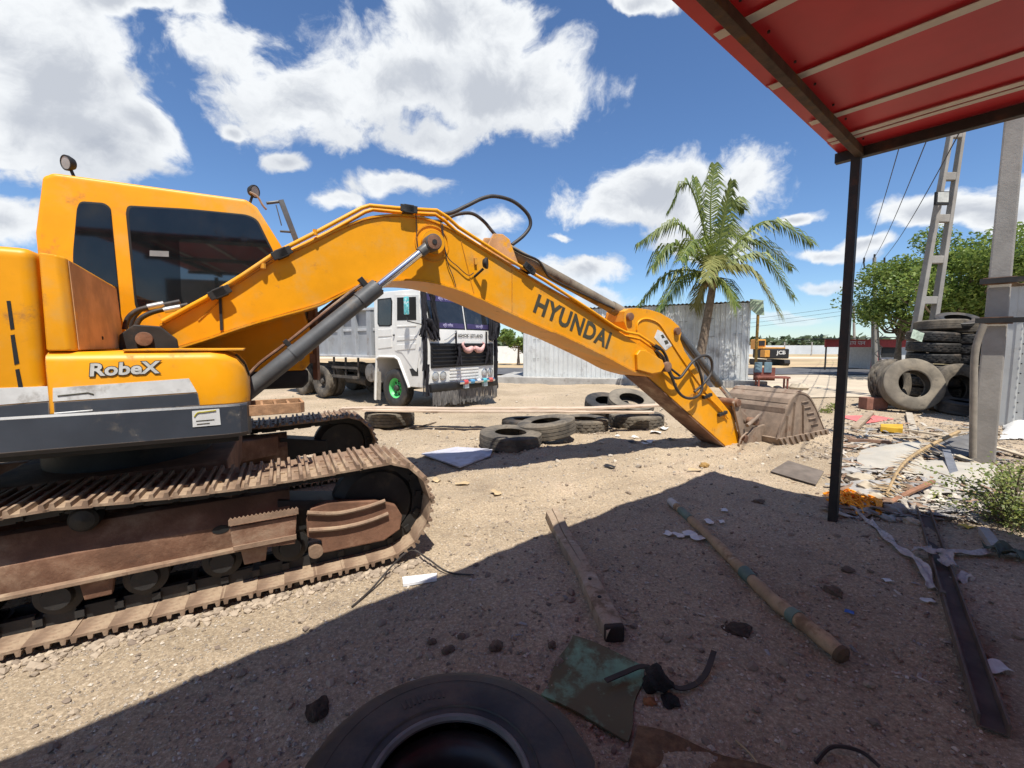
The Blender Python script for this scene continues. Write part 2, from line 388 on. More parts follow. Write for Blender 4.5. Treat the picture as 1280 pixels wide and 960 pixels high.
def build_ground():
    xs = axis(-4.2, 6.2, 0.034, -900, 900); ys = axis(1.0, 8.2, 0.034, -300, 1600)
    X, Y = np.meshgrid(xs, ys, indexing='ij'); Z = gzv(X, Y)
    n, m = X.shape
    v = np.stack([X, Y, Z], -1).reshape(-1, 3)
    i, j = np.meshgrid(np.arange(n-1), np.arange(m-1), indexing='ij')
    q = np.stack([i*m+j, (i+1)*m+j, (i+1)*m+j+1, i*m+j+1], -1).reshape(-1, 4)
    me = bpy.data.meshes.new('ground'); me.vertices.add(len(v)); me.vertices.foreach_set('co', v.ravel())
    me.loops.add(q.size); me.loops.foreach_set('vertex_index', q.ravel())
    me.polygons.add(len(q)); me.polygons.foreach_set('loop_start', np.arange(0, q.size, 4)); me.polygons.foreach_set('loop_total', np.full(len(q), 4))
    me.update(calc_edges=True); me.polygons.foreach_set('use_smooth', [True]*len(q)); me.materials.append(M_ground)
    o = bpy.data.objects.new('ground', me); COL.objects.link(o); tag(o, kind='structure')
build_ground()

# ================================================================ the excavator
M_yel = P('yellow_paint', (0.75, 0.31, 0.004), 0.42, var=0.07, scale=2.5, bump=0.03, bscale=14, dirt=((0.30, 0.14, 0.045), 0.57, 0.76, 4.0), dirt2=((0.60, 0.33, 0.08), 0.46, 0.78, 2.2), spec=0.3, coat=0.0, wear=((0.13, 0.065, 0.035), 0.016, 0.75))
M_yel_rust = P('rubbed_rusty_yellow', (0.50, 0.27, 0.12), 0.6, var=0.2, scale=5, bump=0.1, bscale=25, dirt=((0.72, 0.33, 0.02), 0.58, 0.66, 2.2), dirt2=((0.22, 0.12, 0.08), 0.62, 0.8, 6))
M_grey = P('dark_grey_paint', (0.045, 0.052, 0.065), 0.42, var=0.15, scale=3, bump=0.05, bscale=20, dirt=((0.20, 0.17, 0.13), 0.60, 0.82, 3.5), dirt2=((0.42, 0.37, 0.32), 0.66, 0.72, 11), wear=((0.35, 0.27, 0.2), 0.012, 0.9))
M_rust = P('dusty_rusty_steel', (0.17, 0.085, 0.05), 0.8, var=0.3, scale=4, bump=0.25, bscale=40, dirt=((0.34, 0.25, 0.17), 0.48, 0.75, 2.0), dirt2=((0.09, 0.055, 0.04), 0.58, 0.8, 5))
M_shoe = P('worn_track_steel', (0.25, 0.165, 0.11), 0.68, metal=0.15, var=0.25, scale=7, bump=0.2, bscale=50, dirt=((0.38, 0.285, 0.19), 0.46, 0.7, 3), dirt2=((0.12, 0.065, 0.04), 0.54, 0.75, 9))
M_dusty = P('dusty_brown_bucket', (0.25, 0.185, 0.135), 0.8, metal=0.1, var=0.22, scale=5, bump=0.2, bscale=30, dirt=((0.16, 0.085, 0.05), 0.52, 0.72, 3), dirt2=((0.36, 0.29, 0.21), 0.55, 0.8, 7))
M_black = P('black_greasy_metal', (0.02, 0.019, 0.018), 0.6, var=0.3, scale=6, bump=0.1, dirt=((0.09, 0.07, 0.05), 0.55, 0.8, 5))
M_rubber = P('hose_rubber', (0.035, 0.030, 0.027), 0.55, var=0.3, scale=9, dirt=((0.12, 0.095, 0.07), 0.5, 0.8, 6))
M_chrome = P('chromed_rod', (0.75, 0.76, 0.78), 0.16, metal=1.0, var=0.05)
M_cyl = P('cylinder_grey_paint', (0.085, 0.088, 0.09), 0.45, var=0.15, scale=8, bump=0.05, dirt=((0.17, 0.13, 0.09), 0.55, 0.78, 4))
M_white = P('dirty_white_sticker', (0.62, 0.62, 0.60), 0.5, var=0.1, scale=8, dirt=((0.33, 0.31, 0.28), 0.5, 0.72, 7))
M_ink = P('dark_lettering', (0.055, 0.05, 0.03), 0.5, var=0.2, dirt=((0.35, 0.2, 0.03), 0.66, 0.8, 10))
M_glass_cab = glass('dark_cab_glass', (0.05, 0.055, 0.06), 0.02, 0.05)
M_glass_lit = glass('reflecting_cab_glass', (0.05, 0.055, 0.06), 0.03, 0.22)
M_gasket = P('black_window_rubber', (0.012, 0.012, 0.012), 0.7)

PSI_B, PSI_T = R(60), R(63)
CX = Vector((-3.32, 3.63, 0)); CT = Vector((-3.26, 3.80, 0)); TILT = 0.035
UB = Vector((math.sin(PSI_B), math.cos(PSI_B), 0)); NB = Vector((math.cos(PSI_B), -math.sin(PSI_B), 0))
UT = Vector((math.sin(PSI_T), math.cos(PSI_T), 0)); NT = Vector((math.cos(PSI_T), -math.sin(PSI_T), 0))
def B(s, t, z): return CX+UB*s+NB*t+Vector((0, 0, z))
def T(s, t, z): return CT+UT*s+NT*t+Vector((0, 0, z+TILT*(s-1.6)))
def PB(px, py, t):
    """(s, z) on the upright plane t beside the boom, for a pixel"""
    r = ray(px, py); o = Vector((0, 0, EYE)); k = ((CX+NB*t)-o).dot(NB)/r.dot(NB); p = o+r*k
    return ((p-CX).dot(UB), p.z)
def PBs(pts, t): return [PB(x, y, t) for x, y in pts]
def PT(px, py, t):
    r = ray(px, py); o = Vector((0, 0, EYE)); k = ((CT+NT*t)-o).dot(NT)/r.dot(NT); p = o+r*k; s = (p-CT).dot(UT)
    return (s, p.z-TILT*(s-1.6))
def B3(px, py, t): s, z = PB(px, py, t); return B(s, t, z)

EX = thing('excavator', CX, 'yellow tracked excavator with its boom stretched out and bucket on the ground', 'excavator')

def build_tracks():
    # one closed line of the shoes' outer edge
    zi, ri, si = 0.425, 0.405, 1.80
    zs, rs, ss = 0.455, 0.435, -1.80
    path = []
    for k in range(21): path.append((ss+(si-ss-0.12)*k/20, 0.012))
    for k in range(1, 25):
        a = -math.pi/2+math.pi*k/25; path.append((si+ri*math.cos(a), zi+ri*math.sin(a)))
    for k in range(0, 25):
        f = k/24; s = si+(ss-si)*f; top = (zi+ri)+((zs+rs)-(zi+ri))*f
        sag = 0.035*abs(math.sin(2*math.pi*f))
        path.append((s, top-sag))
    for k in range(1, 25):
        a = math.pi/2+math.pi*k/25; path.append((ss+rs*math.cos(a), zs+rs*math.sin(a)))
    path = [Vector((a, b)) for a, b in path]; path.append(path[0])
    seg = [(path[i+1]-path[i]).length for i in range(len(path)-1)]; tot = sum(seg); ns = round(tot/0.19)
    def at(d):
        d %= tot
        for i, l in enumerate(seg):
            if d <= l: return path[i].lerp(path[i+1], d/l)
            d -= l
        return path[0]
    pitch = tot/ns
    shoe_mesh = None
    for side, tc in ((1, 1.195), (-1, -1.195)):
        # chain links, inside the shoes: this mesh carries the shoes
        ch = MB()
        for k in range(ns):
            p = at(k*pitch); q = at(k*pitch+0.01); d = (q-p).normalized(); nn = Vector((-d.y, d.x))
            for off in (-0.085, 0.085):
                c = p+nn*0.085
                fr = lambda a, b, z: T(c.x+d.x*a+nn.x*z, tc+b, c.y+d.y*a+nn.y*z)
                ch.box((0, off, 0), (pitch*0.80, 0.045, 0.085), fr)
            c = p+nn*0.09+d*pitch*0.5
            fr = lambda a, b, z: T(c.x+d.x*a+nn.x*z, tc+b, c.y+d.y*a+nn.y*z)
            ch.box((0, 0, 0), (0.045, 0.26, 0.045), fr)
        chain = ch.build('track_chain', M_black, EX, smooth=0)
        for k in range(ns):
            p = at(k*pitch); q = at(k*pitch+0.01); q0 = at(k*pitch-0.05); q1 = at(k*pitch+0.05)
            d = (q1-q0).normalized(); nn = Vector((-d.y, d.x))
            X = UT*d.x+Vector((0, 0, d.y)); Zi = UT*nn.x+Vector((0, 0, nn.y)); Yv = Zi.cross(X)
            pos = T(p.x, tc, p.y)-CX
            jit = random.uniform(-.004, .004)
            M = Matrix(((X.x, Yv.x, Zi.x, pos.x), (X.y, Yv.y, Zi.y, pos.y), (X.z, Yv.z, Zi.z, pos.z+jit), (0, 0, 0, 1)))
            if shoe_mesh is None:
                mb = MB(); h = pitch/2
                # local: x along, y across, z towards the inside; three bars on a bent plate
                prof = [(-h-0.012, 0.030), (-h+0.006, 0.030), (-h+0.010, 0.0), (-h+0.030, 0.0), (-h+0.036, 0.028),
                        (-0.014, 0.030), (-0.009, 0.004), (0.009, 0.004), (0.014, 0.030),
                        (h-0.040, 0.030), (h-0.034, 0.002), (h-0.016, 0.002), (h-0.010, 0.034), (h+0.010, 0.042), (h+0.010, 0.052),
                        (h-0.018, 0.046), (-h+0.02, 0.044), (-h-0.012, 0.044)]
                mb.prism(prof, -0.30, 0.30, lambda a, w, b: Vector((a, w, b)))
                for bx in (-0.045, 0.045):
                    for by in (-0.10, 0.10):
                        mb.box((bx, by, 0.026), (0.03, 0.03, 0.016))
                me = bpy.data.meshes.new('track_shoe')
                me.from_pydata([tuple(v) for v in mb.v], [], mb.f); me.materials.append(M_shoe)
                bm = bmesh.new(); bm.from_mesh(me); bmesh.ops.recalc_face_normals(bm, faces=bm.faces); bm.to_mesh(me); bm.free()
                shoe_mesh = me
            o = bpy.data.objects.new('track_shoe', shoe_mesh); COL.objects.link(o); o.parent = chain; o.matrix_local = M
        # side frame: a beam with a sloping top, lower rail
        f = MB(); t0, t1 = tc-0.17, tc+0.17
        sec = [(-0.17, 0.33), (0.17, 0.33), (0.17, 0.50), (0.05, 0.645), (-0.05, 0.645), (-0.17, 0.50)]
        v = [T(s, tc+a, z) for s in (-1.55, 1.18) for a, z in sec]; n = 6
        f.add(v, [tuple(range(n)), tuple(range(2*n-1, n-1, -1))]+[(i, i+n, (i+1) % n+n, (i+1) % n) for i in range(n)])
        fr_o = f.build('track_frame', M_rust, EX, smooth=20, bevel=0.008)
        r = MB()
        for e in (-1, 1): r.prism([(-1.55, 0.318), (1.0, 0.318), (1.0, 0.342), (-1.55, 0.342)], tc+e*0.165, tc+e*0.215, T)
        r.build('lower_rail', M_shoe, fr_o, smooth=0, bevel=0.004)
        if side > 0:
            hl = MB(); ho = PT(276, 662, tc+0.171)
            hl.prism([(ho[0]+0.05*math.cos(a), ho[1]+0.028*math.sin(a)) for a in np.linspace(0, 2*math.pi, 18)[:-1]], tc+0.12, tc+0.173, T)
            hl.build('frame_hole', M_gasket, fr_o, smooth=0)
        MB().prism([(1.1, 0.34), (1.62, 0.36), (1.62, 0.50), (1.1, 0.60)], tc-0.13, tc+0.13, T).build('recoil_housing', M_black, fr_o, smooth=0, bevel=0.01)
        # idler, sprocket and rollers
        idl = MB().lathe([(0.0, -0.10), (0.26, -0.10), (0.30, -0.06), (0.335, -0.05), (0.335, 0.05), (0.30, 0.06), (0.26, 0.10), (0.0, 0.10)], T(si, tc, zi), NT, 36)
        idl.build('idler_wheel', M_black, EX, smooth=30)
        sp = MB().lathe([(0.05, -0.09), (0.26, -0.09), (0.335, -0.035), (0.335, 0.035), (0.26, 0.09), (0.05, 0.09)], T(ss, tc, zs), NT, 21)
        sp.build('drive_sprocket', M_rust, EX, smooth=20)
        for k in range(7):
            s = -1.35+k*0.42
            ro = MB().lathe([(0.0, -0.165), (0.07, -0.165), (0.08, -0.13), (0.12, -0.12), (0.12, -0.06), (0.09, -0.05), (0.09, 0.05), (0.12, 0.06), (0.12, 0.12), (0.08, 0.13), (0.07, 0.165), (0.0, 0.165)], T(s, tc, 0.245), NT, 20)
            ro.build('track_roller', M_black, EX, smooth=30)
            if k in (1, 3, 5):
                MB().prism([(s+0.13, 0.20), (s+0.26, 0.20), (s+0.28, 0.33), (s+0.11, 0.33)], tc+0.13, tc+0.175, T).build('roller_bracket', M_rust, fr_o, smooth=0, bevel=0.006)
        for s, z in ((0.05, 0.685), (-1.0, 0.70)):
            cr = MB().lathe([(0.0, -0.08), (0.06, -0.08), (0.075, -0.03), (0.075, 0.07), (0.06, 0.085), (0.0, 0.10)], T(s, tc+0.05, z), NT, 20)
            cr.cyl(T(s, tc-0.15, z), T(s, tc-0.03, z), 0.045, 12)
            cr.build('carrier_roller', M_black, EX, smooth=30)
        # idler yoke guard with two pressed ridges, and the serrated step in front of the frame hole
        if side > 0:
            tt = tc+0.20
            gprof = [PT(x, y, tt) for x, y in ((383, 652), (388, 636), (410, 628), (470, 626), (495, 632), (503, 645), (500, 662), (480, 676), (404, 692), (402, 676), (384, 672))]
            yk = MB().prism(gprof, tt-0.06, tt, T); yo = yk.build('idler_yoke', M_rust, EX, smooth=0, bevel=0.01)
            for ridge in (((384, 642), (420, 643), (455, 636), (482, 627)), ((386, 664), (425, 661), (460, 653), (486, 643))):
                a = [PT(x, y, tt+0.03) for x, y in ridge]
                MB().tube(smooth_path([T(s, tt+0.012, z) for s, z in a], 4), 0.017, 8).build('guard_ridge', M_shoe, yo, smooth=40)
            ts = tt+0.06
            q = [PT(x, y, ts) for x, y in ((287, 660), (371, 645), (369, 680), (292, 690))]
            st = MB().prism(q, tc+0.17, ts, T); so = st.build('track_step', M_rust, EX, smooth=0, bevel=0.006)
            (sa, za), (sb, zb) = PT(285, 652, ts+0.03), PT(373, 637, ts+0.03)
            saw = [(sa, za-0.035)]
            nt_ = 17
            for k in range(nt_):
                f0 = k/nt_; f1 = (k+0.5)/nt_
                saw += [(sa+(sb-sa)*f0, za+(zb-za)*f0), (sa+(sb-sa)*f1, za+(zb-za)*f1+0.014)]
            saw += [(sb, zb), (sb, zb-0.035)]
            MB().prism(saw, ts, ts+0.02, T).build('serrated_edge', M_shoe, so, smooth=0)
            MB().prism([(a, b-0.215*1.0) for a, b in [(sa+.02, za), (sb-.02, zb), (sb-.02, zb+.03), (sa+.02, za+.03)]], tc+0.17, ts+0.012, T).build('serrated_edge', M_shoe, so, smooth=0)
            MB().cyl(T(*PT(395, 690, tt)[:1], tt-0.06, PT(395, 690, tt)[1]), T(PT(395, 690, tt)[0], tt+0.0, PT(395, 690, tt)[1]), 0.05, 18).build('grease_cap', M_shoe, yo, smooth=30)
    # carbody between the tracks and slew ring
    cb = MB(); cb.box((0, 0, 0.66), (1.5, 1.4, 0.30), T)
    for a in (-1, 1):
        for b in (-1, 1):
            cb.bar(T(a*0.35, b*0.5, 0.62), T(a*0.95, b*1.08, 0.55), 0.40, 0.22)
    cb.build('carbody', M_rust, EX, smooth=0, bevel=0.02)
    MB().lathe([(0.0, 0.0), (0.56, 0.0), (0.56, 0.23), (0.0, 0.23)], T(0, 0, 0.80), (0, 0, 1), 48).build('slew_ring', M_black, EX)
build_tracks()

def build_upper():
    # main frame plate
    MB().prism([(-1.9, 1.12), (1.0, 1.12), (1.0, 1.30), (-1.9, 1.30)], -1.20, 1.20, B).build('revolving_frame', M_black, EX, smooth=0, bevel=0.01)
    # engine bay and counterweight, to the left, partly out of the picture
    hood = MB().prism([(-1.95, 1.325), (0.05, 1.325), (0.05, 2.22), (-1.95, 2.24)], -1.30, 1.355, B).build('engine_bay', M_yel, EX, bevel=0.06, seg=4)
    cw = MB().prism([(-2.75, 1.15), (-1.97, 1.08), (-1.97, 2.24), (-2.6, 2.2), (-2.85, 1.9), (-2.9, 1.4)], -1.34, 1.345, B).build('counterweight', M_yel, EX, bevel=0.09, seg=4)
    for pts in (((8, 376), (13, 376), (18, 411), (13, 412)), ((13, 419), (18, 418), (24, 454), (18, 456)), ((19, 462), (24, 461), (31, 495), (25, 497))):
        MB().prism(PBs(pts, 1.357), 1.30, 1.3575, B).build('vent_slot', M_gasket, hood, smooth=0)
    # lower skirt, front corner rounded
    sk = MB(); prof = [(1.16, 1.075), (1.345, 1.085), (1.388, 1.115), (1.388, 1.295), (1.378, 1.308), (1.16, 1.308)]
    def skf(i, k):
        s = (-1.95, 0.90, 0.97, 1.01, 1.03)[i]; t, z = prof[k % 6]
        t -= (0, 0, 0.02, 0.06, 0.14)[i] if t > 1.2 else 0
        return B(s, t, z)
    v = [skf(i, k) for i in range(5) for k in range(6)]
    f = [(i*6+k, i*6+(k+1) % 6, (i+1)*6+(k+1) % 6, (i+1)*6+k) for i in range(4) for k in range(6)]+[tuple(range(6)), tuple(range(29, 23, -1))]
    sk.add(v, f); sko = sk.build('side_skirt', M_grey, EX, smooth=22)
    MB().box((-0.48, 0, 1.07), (2.86, 2.30, 0.10), B).build('belly_pan', M_black, EX, smooth=0, bevel=0.01)
    st = PBs(((240, 514), (274, 511), (276, 531), (241, 534)), 1.392)
    MB().prism(st, 1.380, 1.392, B).build('sticker', M_white, sko, smooth=0)
    for (x0, y0, x1, y1) in ((245, 526, 268, 524), (246, 530, 262, 528.5)):
        MB().prism(PBs(((x0, y0), (x1, y1), (x1, y1+1), (x0, y0+1)), 1.394), 1.390, 1.394, B).build('sticker_line', M_ink, sko, smooth=0)
    MB().tube(smooth_path([B3(x, y, 1.394) for x, y in ((243, 521), (247, 516), (255, 515), (270, 513))], 3), 0.004, 5).build('sticker_stroke', P('sticker_yellow', (0.35, 0.3, 0.02)), sko, smooth=0)
    # side locker with the stripes
    lk = MB(); zt = 1.655
    prof = [(0.50, 1.31), (1.36, 1.31), (1.36, 1.60), (1.345, 1.635), (1.30, zt), (0.50, zt)]
    ss = (0.062, 0.82, 0.90, 0.965, 1.005, 1.03); ins = (0, 0, 0.008, 0.03, 0.06, 0.10); dz = (0, 0, 0.010, 0.040, 0.095, 0.18)
    v = []
    for i, s in enumerate(ss):
        for t, z in prof: v.append(B(s, t-(ins[i] if t > 1 else 0), z-(dz[i] if z > 1.55 else 0)))
    n = 6; f = [(i*n+k, i*n+(k+1) % n, (i+1)*n+(k+1) % n, (i+1)*n+k) for i in range(5) for k in range(n)]+[tuple(range(n)), tuple(range(6*n-1, 5*n-1, -1))]
    lk.add(v, f); lko = lk.build('side_locker', M_yel, EX, smooth=50)
    tp = 1.3635
    for name, m, poly in (('white_stripe', M_white, ((66, 485), (236, 473), (246, 490), (66, 502))), ('grey_stripe', M_grey, ((67, 503), (247, 491), (250, 507), (68, 519)))):
        MB().prism(PBs(poly, tp), 1.355, tp, B).build(name, m, lko, smooth=0)
    for name, m, poly in (('white_stripe', M_white, ((-60, 487), (60, 483), (61, 501), (-60, 511))), ('grey_stripe', M_grey, ((-60, 512), (61, 502), (62, 520), (-60, 531)))):
        MB().prism(PBs(poly, tp-0.004), 1.345, tp-0.004, B).build(name, m, hood, smooth=0)
    # catch lines pressed in the door
    MB().tube([B3(x, y, tp) for x, y in ((72, 495), (110, 491), (117, 493))], 0.004, 6).build('door_catch', M_ink, lko, smooth=40)
    MB().tube([B3(x, y, tp) for x, y in ((68, 517), (116, 513))], 0.005, 6).build('door_catch', M_white, lko, smooth=40)
    # silver italic lettering
    s0, z0 = PB(155, 461.5, tp); s1, z1 = PB(203, 459.5, tp)
    ang = math.atan2(z1-z0, s1-s0)
    def fr(x, y, h): return B(s0+x*math.cos(ang)-y*math.sin(ang), tp+0.001+h*0.3, z0+x*math.sin(ang)+y*math.cos(ang))
    M_silver = P('silver_lettering', (0.55, 0.54, 0.50), 0.45, var=0.15, scale=20)
    lettering('RobeX', 0.10, fr, M_ink, 'robex_lettering', lko, 0.002, 0.12, 0.007, 1.12)
    lettering('RobeX', 0.10, fr, M_silver, 'robex_lettering', lko, 0.008, 0.12, 0.003, 1.12)
    # anti-slip patches on the rounded front of the locker
    for tt in (1.16, 0.98):
        MB().bar(B(0.955, tt, 1.628), B(1.008, tt, 1.562), 0.13, 0.006).build('grip_patch', M_black, lko, smooth=0)
        MB().bar(B(1.010, tt, 1.556), B(1.034, tt, 1.48), 0.10, 0.006).build('grip_patch', M_black, lko, smooth=0)
    # tank box: yellow side, worn front face
    def tk(s, t, z): return B(s, t, z)
    a = [tk(0.062, 1.335, 1.66), tk(0.155, 1.335, 1.66), tk(0.185, 1.305, 1.66), tk(0.185, 0.22, 1.66), tk(0.062, 0.22, 1.66)]
    b = [tk(0.062, 1.32, 2.205), tk(0.135, 1.31, 2.20), tk(0.165, 1.28, 2.19), tk(0.165, 0.22, 2.14), tk(0.062, 0.22, 2.15)]
    tb = MB().add(a+b, [(0, 1, 2, 3, 4), (9, 8, 7, 6, 5)]+[(i, (i+1) % 5, (i+1) % 5+5, i+5) for i in range(5)])
    tbo = tb.build('fuel_tank', M_yel, EX, bevel=0.015, seg=3)
    fp = [tk(0.186, 1.29, 1.668), tk(0.186, 0.235, 1.668), tk(0.167, 0.235, 2.125), tk(0.167, 1.265, 2.175)]
    MB().add(fp+[p+UB*0.004 for p in fp], [(0, 1, 2, 3), (7, 6, 5, 4), (0, 4, 5, 1), (1, 5, 6, 2), (2, 6, 7, 3), (3, 7, 4, 0)]).build('tank_front', M_yel_rust, tbo, smooth=0)
    MB().cyl(B(0.187, 0.80, 1.74), B(0.192, 0.80, 1.74), 0.012, 10).build('tank_hole', M_gasket, tbo)
    MB().cyl(B(0.187, 0.32, 1.72), B(0.192, 0.32, 1.72), 0.012, 10).build('tank_hole', M_gasket, tbo)
    MB().box((0.7, 0.93, 1.662), (0.62, 0.8, 0.012), B).build('locker_lid', M_yel, lko, bevel=0.004)
    # grab step of rusty bar at the front corner
    stp = MB(); z = 1.245
    P4 = [B(1.02, 1.28, z), B(1.33, 1.28, z), B(1.36, 1.25, z), B(1.36, 0.98, z), B(1.02, 0.98, z)]
    for i in range(4): stp.bar(P4[i], P4[i+1], 0.018, 0.075)
    for k in range(3): stp.bar(B(1.10+k*0.085, 1.27, z+0.02), B(1.10+k*0.085, 0.99, z+0.02), 0.018, 0.02)
    stp.build('front_step', P('rusty_step', (0.34, 0.19, 0.10), 0.8, var=0.3, scale=12, bump=0.2), EX, smooth=0, bevel=0.004)
build_upper()

def build_cab():
    t0, t1 = -0.33, -1.33
    out = [(-0.42, 1.42), (1.52, 1.42), (1.62, 1.55), (1.60, 1.85), (1.36, 2.68), (1.16, 3.03), (1.07, 3.09), (-0.28, 3.09), (-0.35, 3.05), (-0.42, 2.6)]
    cabm = MB().prism(out, t1, t0, B)
    cab = cabm.build('cab', M_yel, EX, bevel=0.05, seg=4)
    MB().prism([(-0.34, 1.24), (1.50, 1.24), (1.56, 1.30), (1.56, 1.43), (-0.34, 1.43)], t1+0.01, t0-0.01, B).build('cab_base', M_black, cab, bevel=0.03, seg=3)
    # openings: dark rubber surround, glass let in, a darker cabin behind
    tg = t0+0.004
    def window(poly, mat, name, inset=0.016):
        pr = round_poly(PBs(poly, t0), 0.07)
        c = Vector((sum(p[0] for p in pr)/len(pr), sum(p[1] for p in pr)/len(pr)))
        big = [(p[0]+(p[0]-c.x)*0.035, p[1]+(p[1]-c.y)*0.035) for p in pr]
        MB().prism(big, t0-0.02, t0+0.005, B).build('window_rubber', M_gasket, cab, smooth=30, bevel=0.003)
        return MB().prism(pr, t0+0.0055, t0+0.009, B).build(name, mat, cab, smooth=0)
    M_win = P('black_cab_window', (0.006, 0.007, 0.008), 0.045, var=0.3, spec=0.55, dirt=((0.02, 0.02, 0.02), 0.55, 0.85, 2.5))
    M_win2 = P('sky_reflecting_window', (0.01, 0.013, 0.014), 0.03, var=0.2, spec=1.0, coat=1.0)
    window(((101, 254), (130, 256), (138, 262), (150, 385), (150, 430), (96, 430), (92, 318), (97, 262)), M_win, 'window_pane')
    window(((163, 259), (237, 263), (308, 270), (320, 276), (342, 320), (347, 382), (342, 386), (176, 386), (172, 380), (161, 268)), M_win, 'window_pane')
    q = PBs(((224, 299), (335, 305), (342, 320), (346, 380), (341, 384), (232, 384), (227, 372)), t0)
    q = round_poly(q, 0.03)
    MB().prism(q, t0+0.0095, t0+0.013, B).build('sliding_pane', M_win2, cab, smooth=0)
    MB().prism(PBs(((187, 313), (211, 314), (211, 321), (187, 320)), t0+0.0095), t0+0.009, t0+0.0105, B).build('window_sticker', P('grey_sticker', (0.2, 0.21, 0.21), 0.6), cab, smooth=0)
    # windscreen on the sloping front and the far side windows
    fr = [B(1.625, -0.40, 1.88), B(1.625, -1.26, 1.88), B(1.39, -1.26, 2.66), B(1.39, -0.40, 2.66)]
    dv = (UB*0.95+Vector((0, 0, 0.3)))*0.012
    MB().add(fr+[p+dv for p in fr], [(0, 1, 2, 3), (7, 6, 5, 4), (0, 4, 5, 1), (1, 5, 6, 2), (2, 6, 7, 3), (3, 7, 4, 0)]).build('windscreen', M_win, cab, smooth=0)
    # work lamps on the roof
    for s, t, tilt in ((-0.17, -0.42, -0.5), (1.10, -0.45, 0.55)):
        l = MB(); base = B(s, t, 3.08)
        l.tube([base, base+UB*tilt*0.04+Vector((0, 0, 0.07))], 0.012, 8)
        ax = (UB*tilt+NB*0.5+Vector((0, 0, -0.1))).normalized()
        l.lathe([(0.0, -0.04), (0.045, -0.035), (0.062, 0.0), (0.062, 0.02), (0.054, 0.022), (0.05, 0.012), (0.0, 0.01)], base+UB*tilt*0.07+Vector((0, 0, 0.125)), ax, 18)
        lo = l.build('work_lamp', M_black, cab, smooth=40)
        MB().lathe([(0.0, 0.013), (0.05, 0.014), (0.05, 0.018), (0.0, 0.019)], base+UB*tilt*0.07+Vector((0, 0, 0.125)), ax, 18).build('lamp_lens', P('grey_lens', (0.32, 0.31, 0.29), 0.25, spec=0.8), lo, smooth=30)
    MB().tube(smooth_path([B3(x, y, -0.36) for x, y in ((312, 240), (322, 246), (328, 256), (333, 262))], 4), 0.010, 6).build('lamp_cable', M_rust, cab, smooth=40)
    # mirror frame at the front of the roof
    mr = MB()
    mr.tube([B3(333, 254, -0.5), B3(350, 252, -0.5)], 0.016, 8)
    mr.bar(B3(351, 250, -0.5), B3(372, 305, -0.5), 0.035, 0.05)
    mr.tube([B3(345, 256, -0.5), B3(352, 282, -0.5)], 0.006, 6)
    mr.tube([B3(350, 289, -0.5), B3(364, 290, -0.5)], 0.012, 6)
    mr.build('mirror_bracket', M_cyl, cab, smooth=40, bevel=0.004)
    # hinge and rail stanchion beside the cab front, seen under the boom
    hh = MB()
    for z in (1.55, 2.0, 2.2): hh.box((1.60, -0.36, z), (0.05, 0.07, 0.10), B)
    hh.bar(B(1.64, -0.36, 1.32), B(1.64, -0.36, 2.27), 0.05, 0.07)
    hh.build('door_post', M_rust, cab, smooth=0, bevel=0.006)
build_cab()

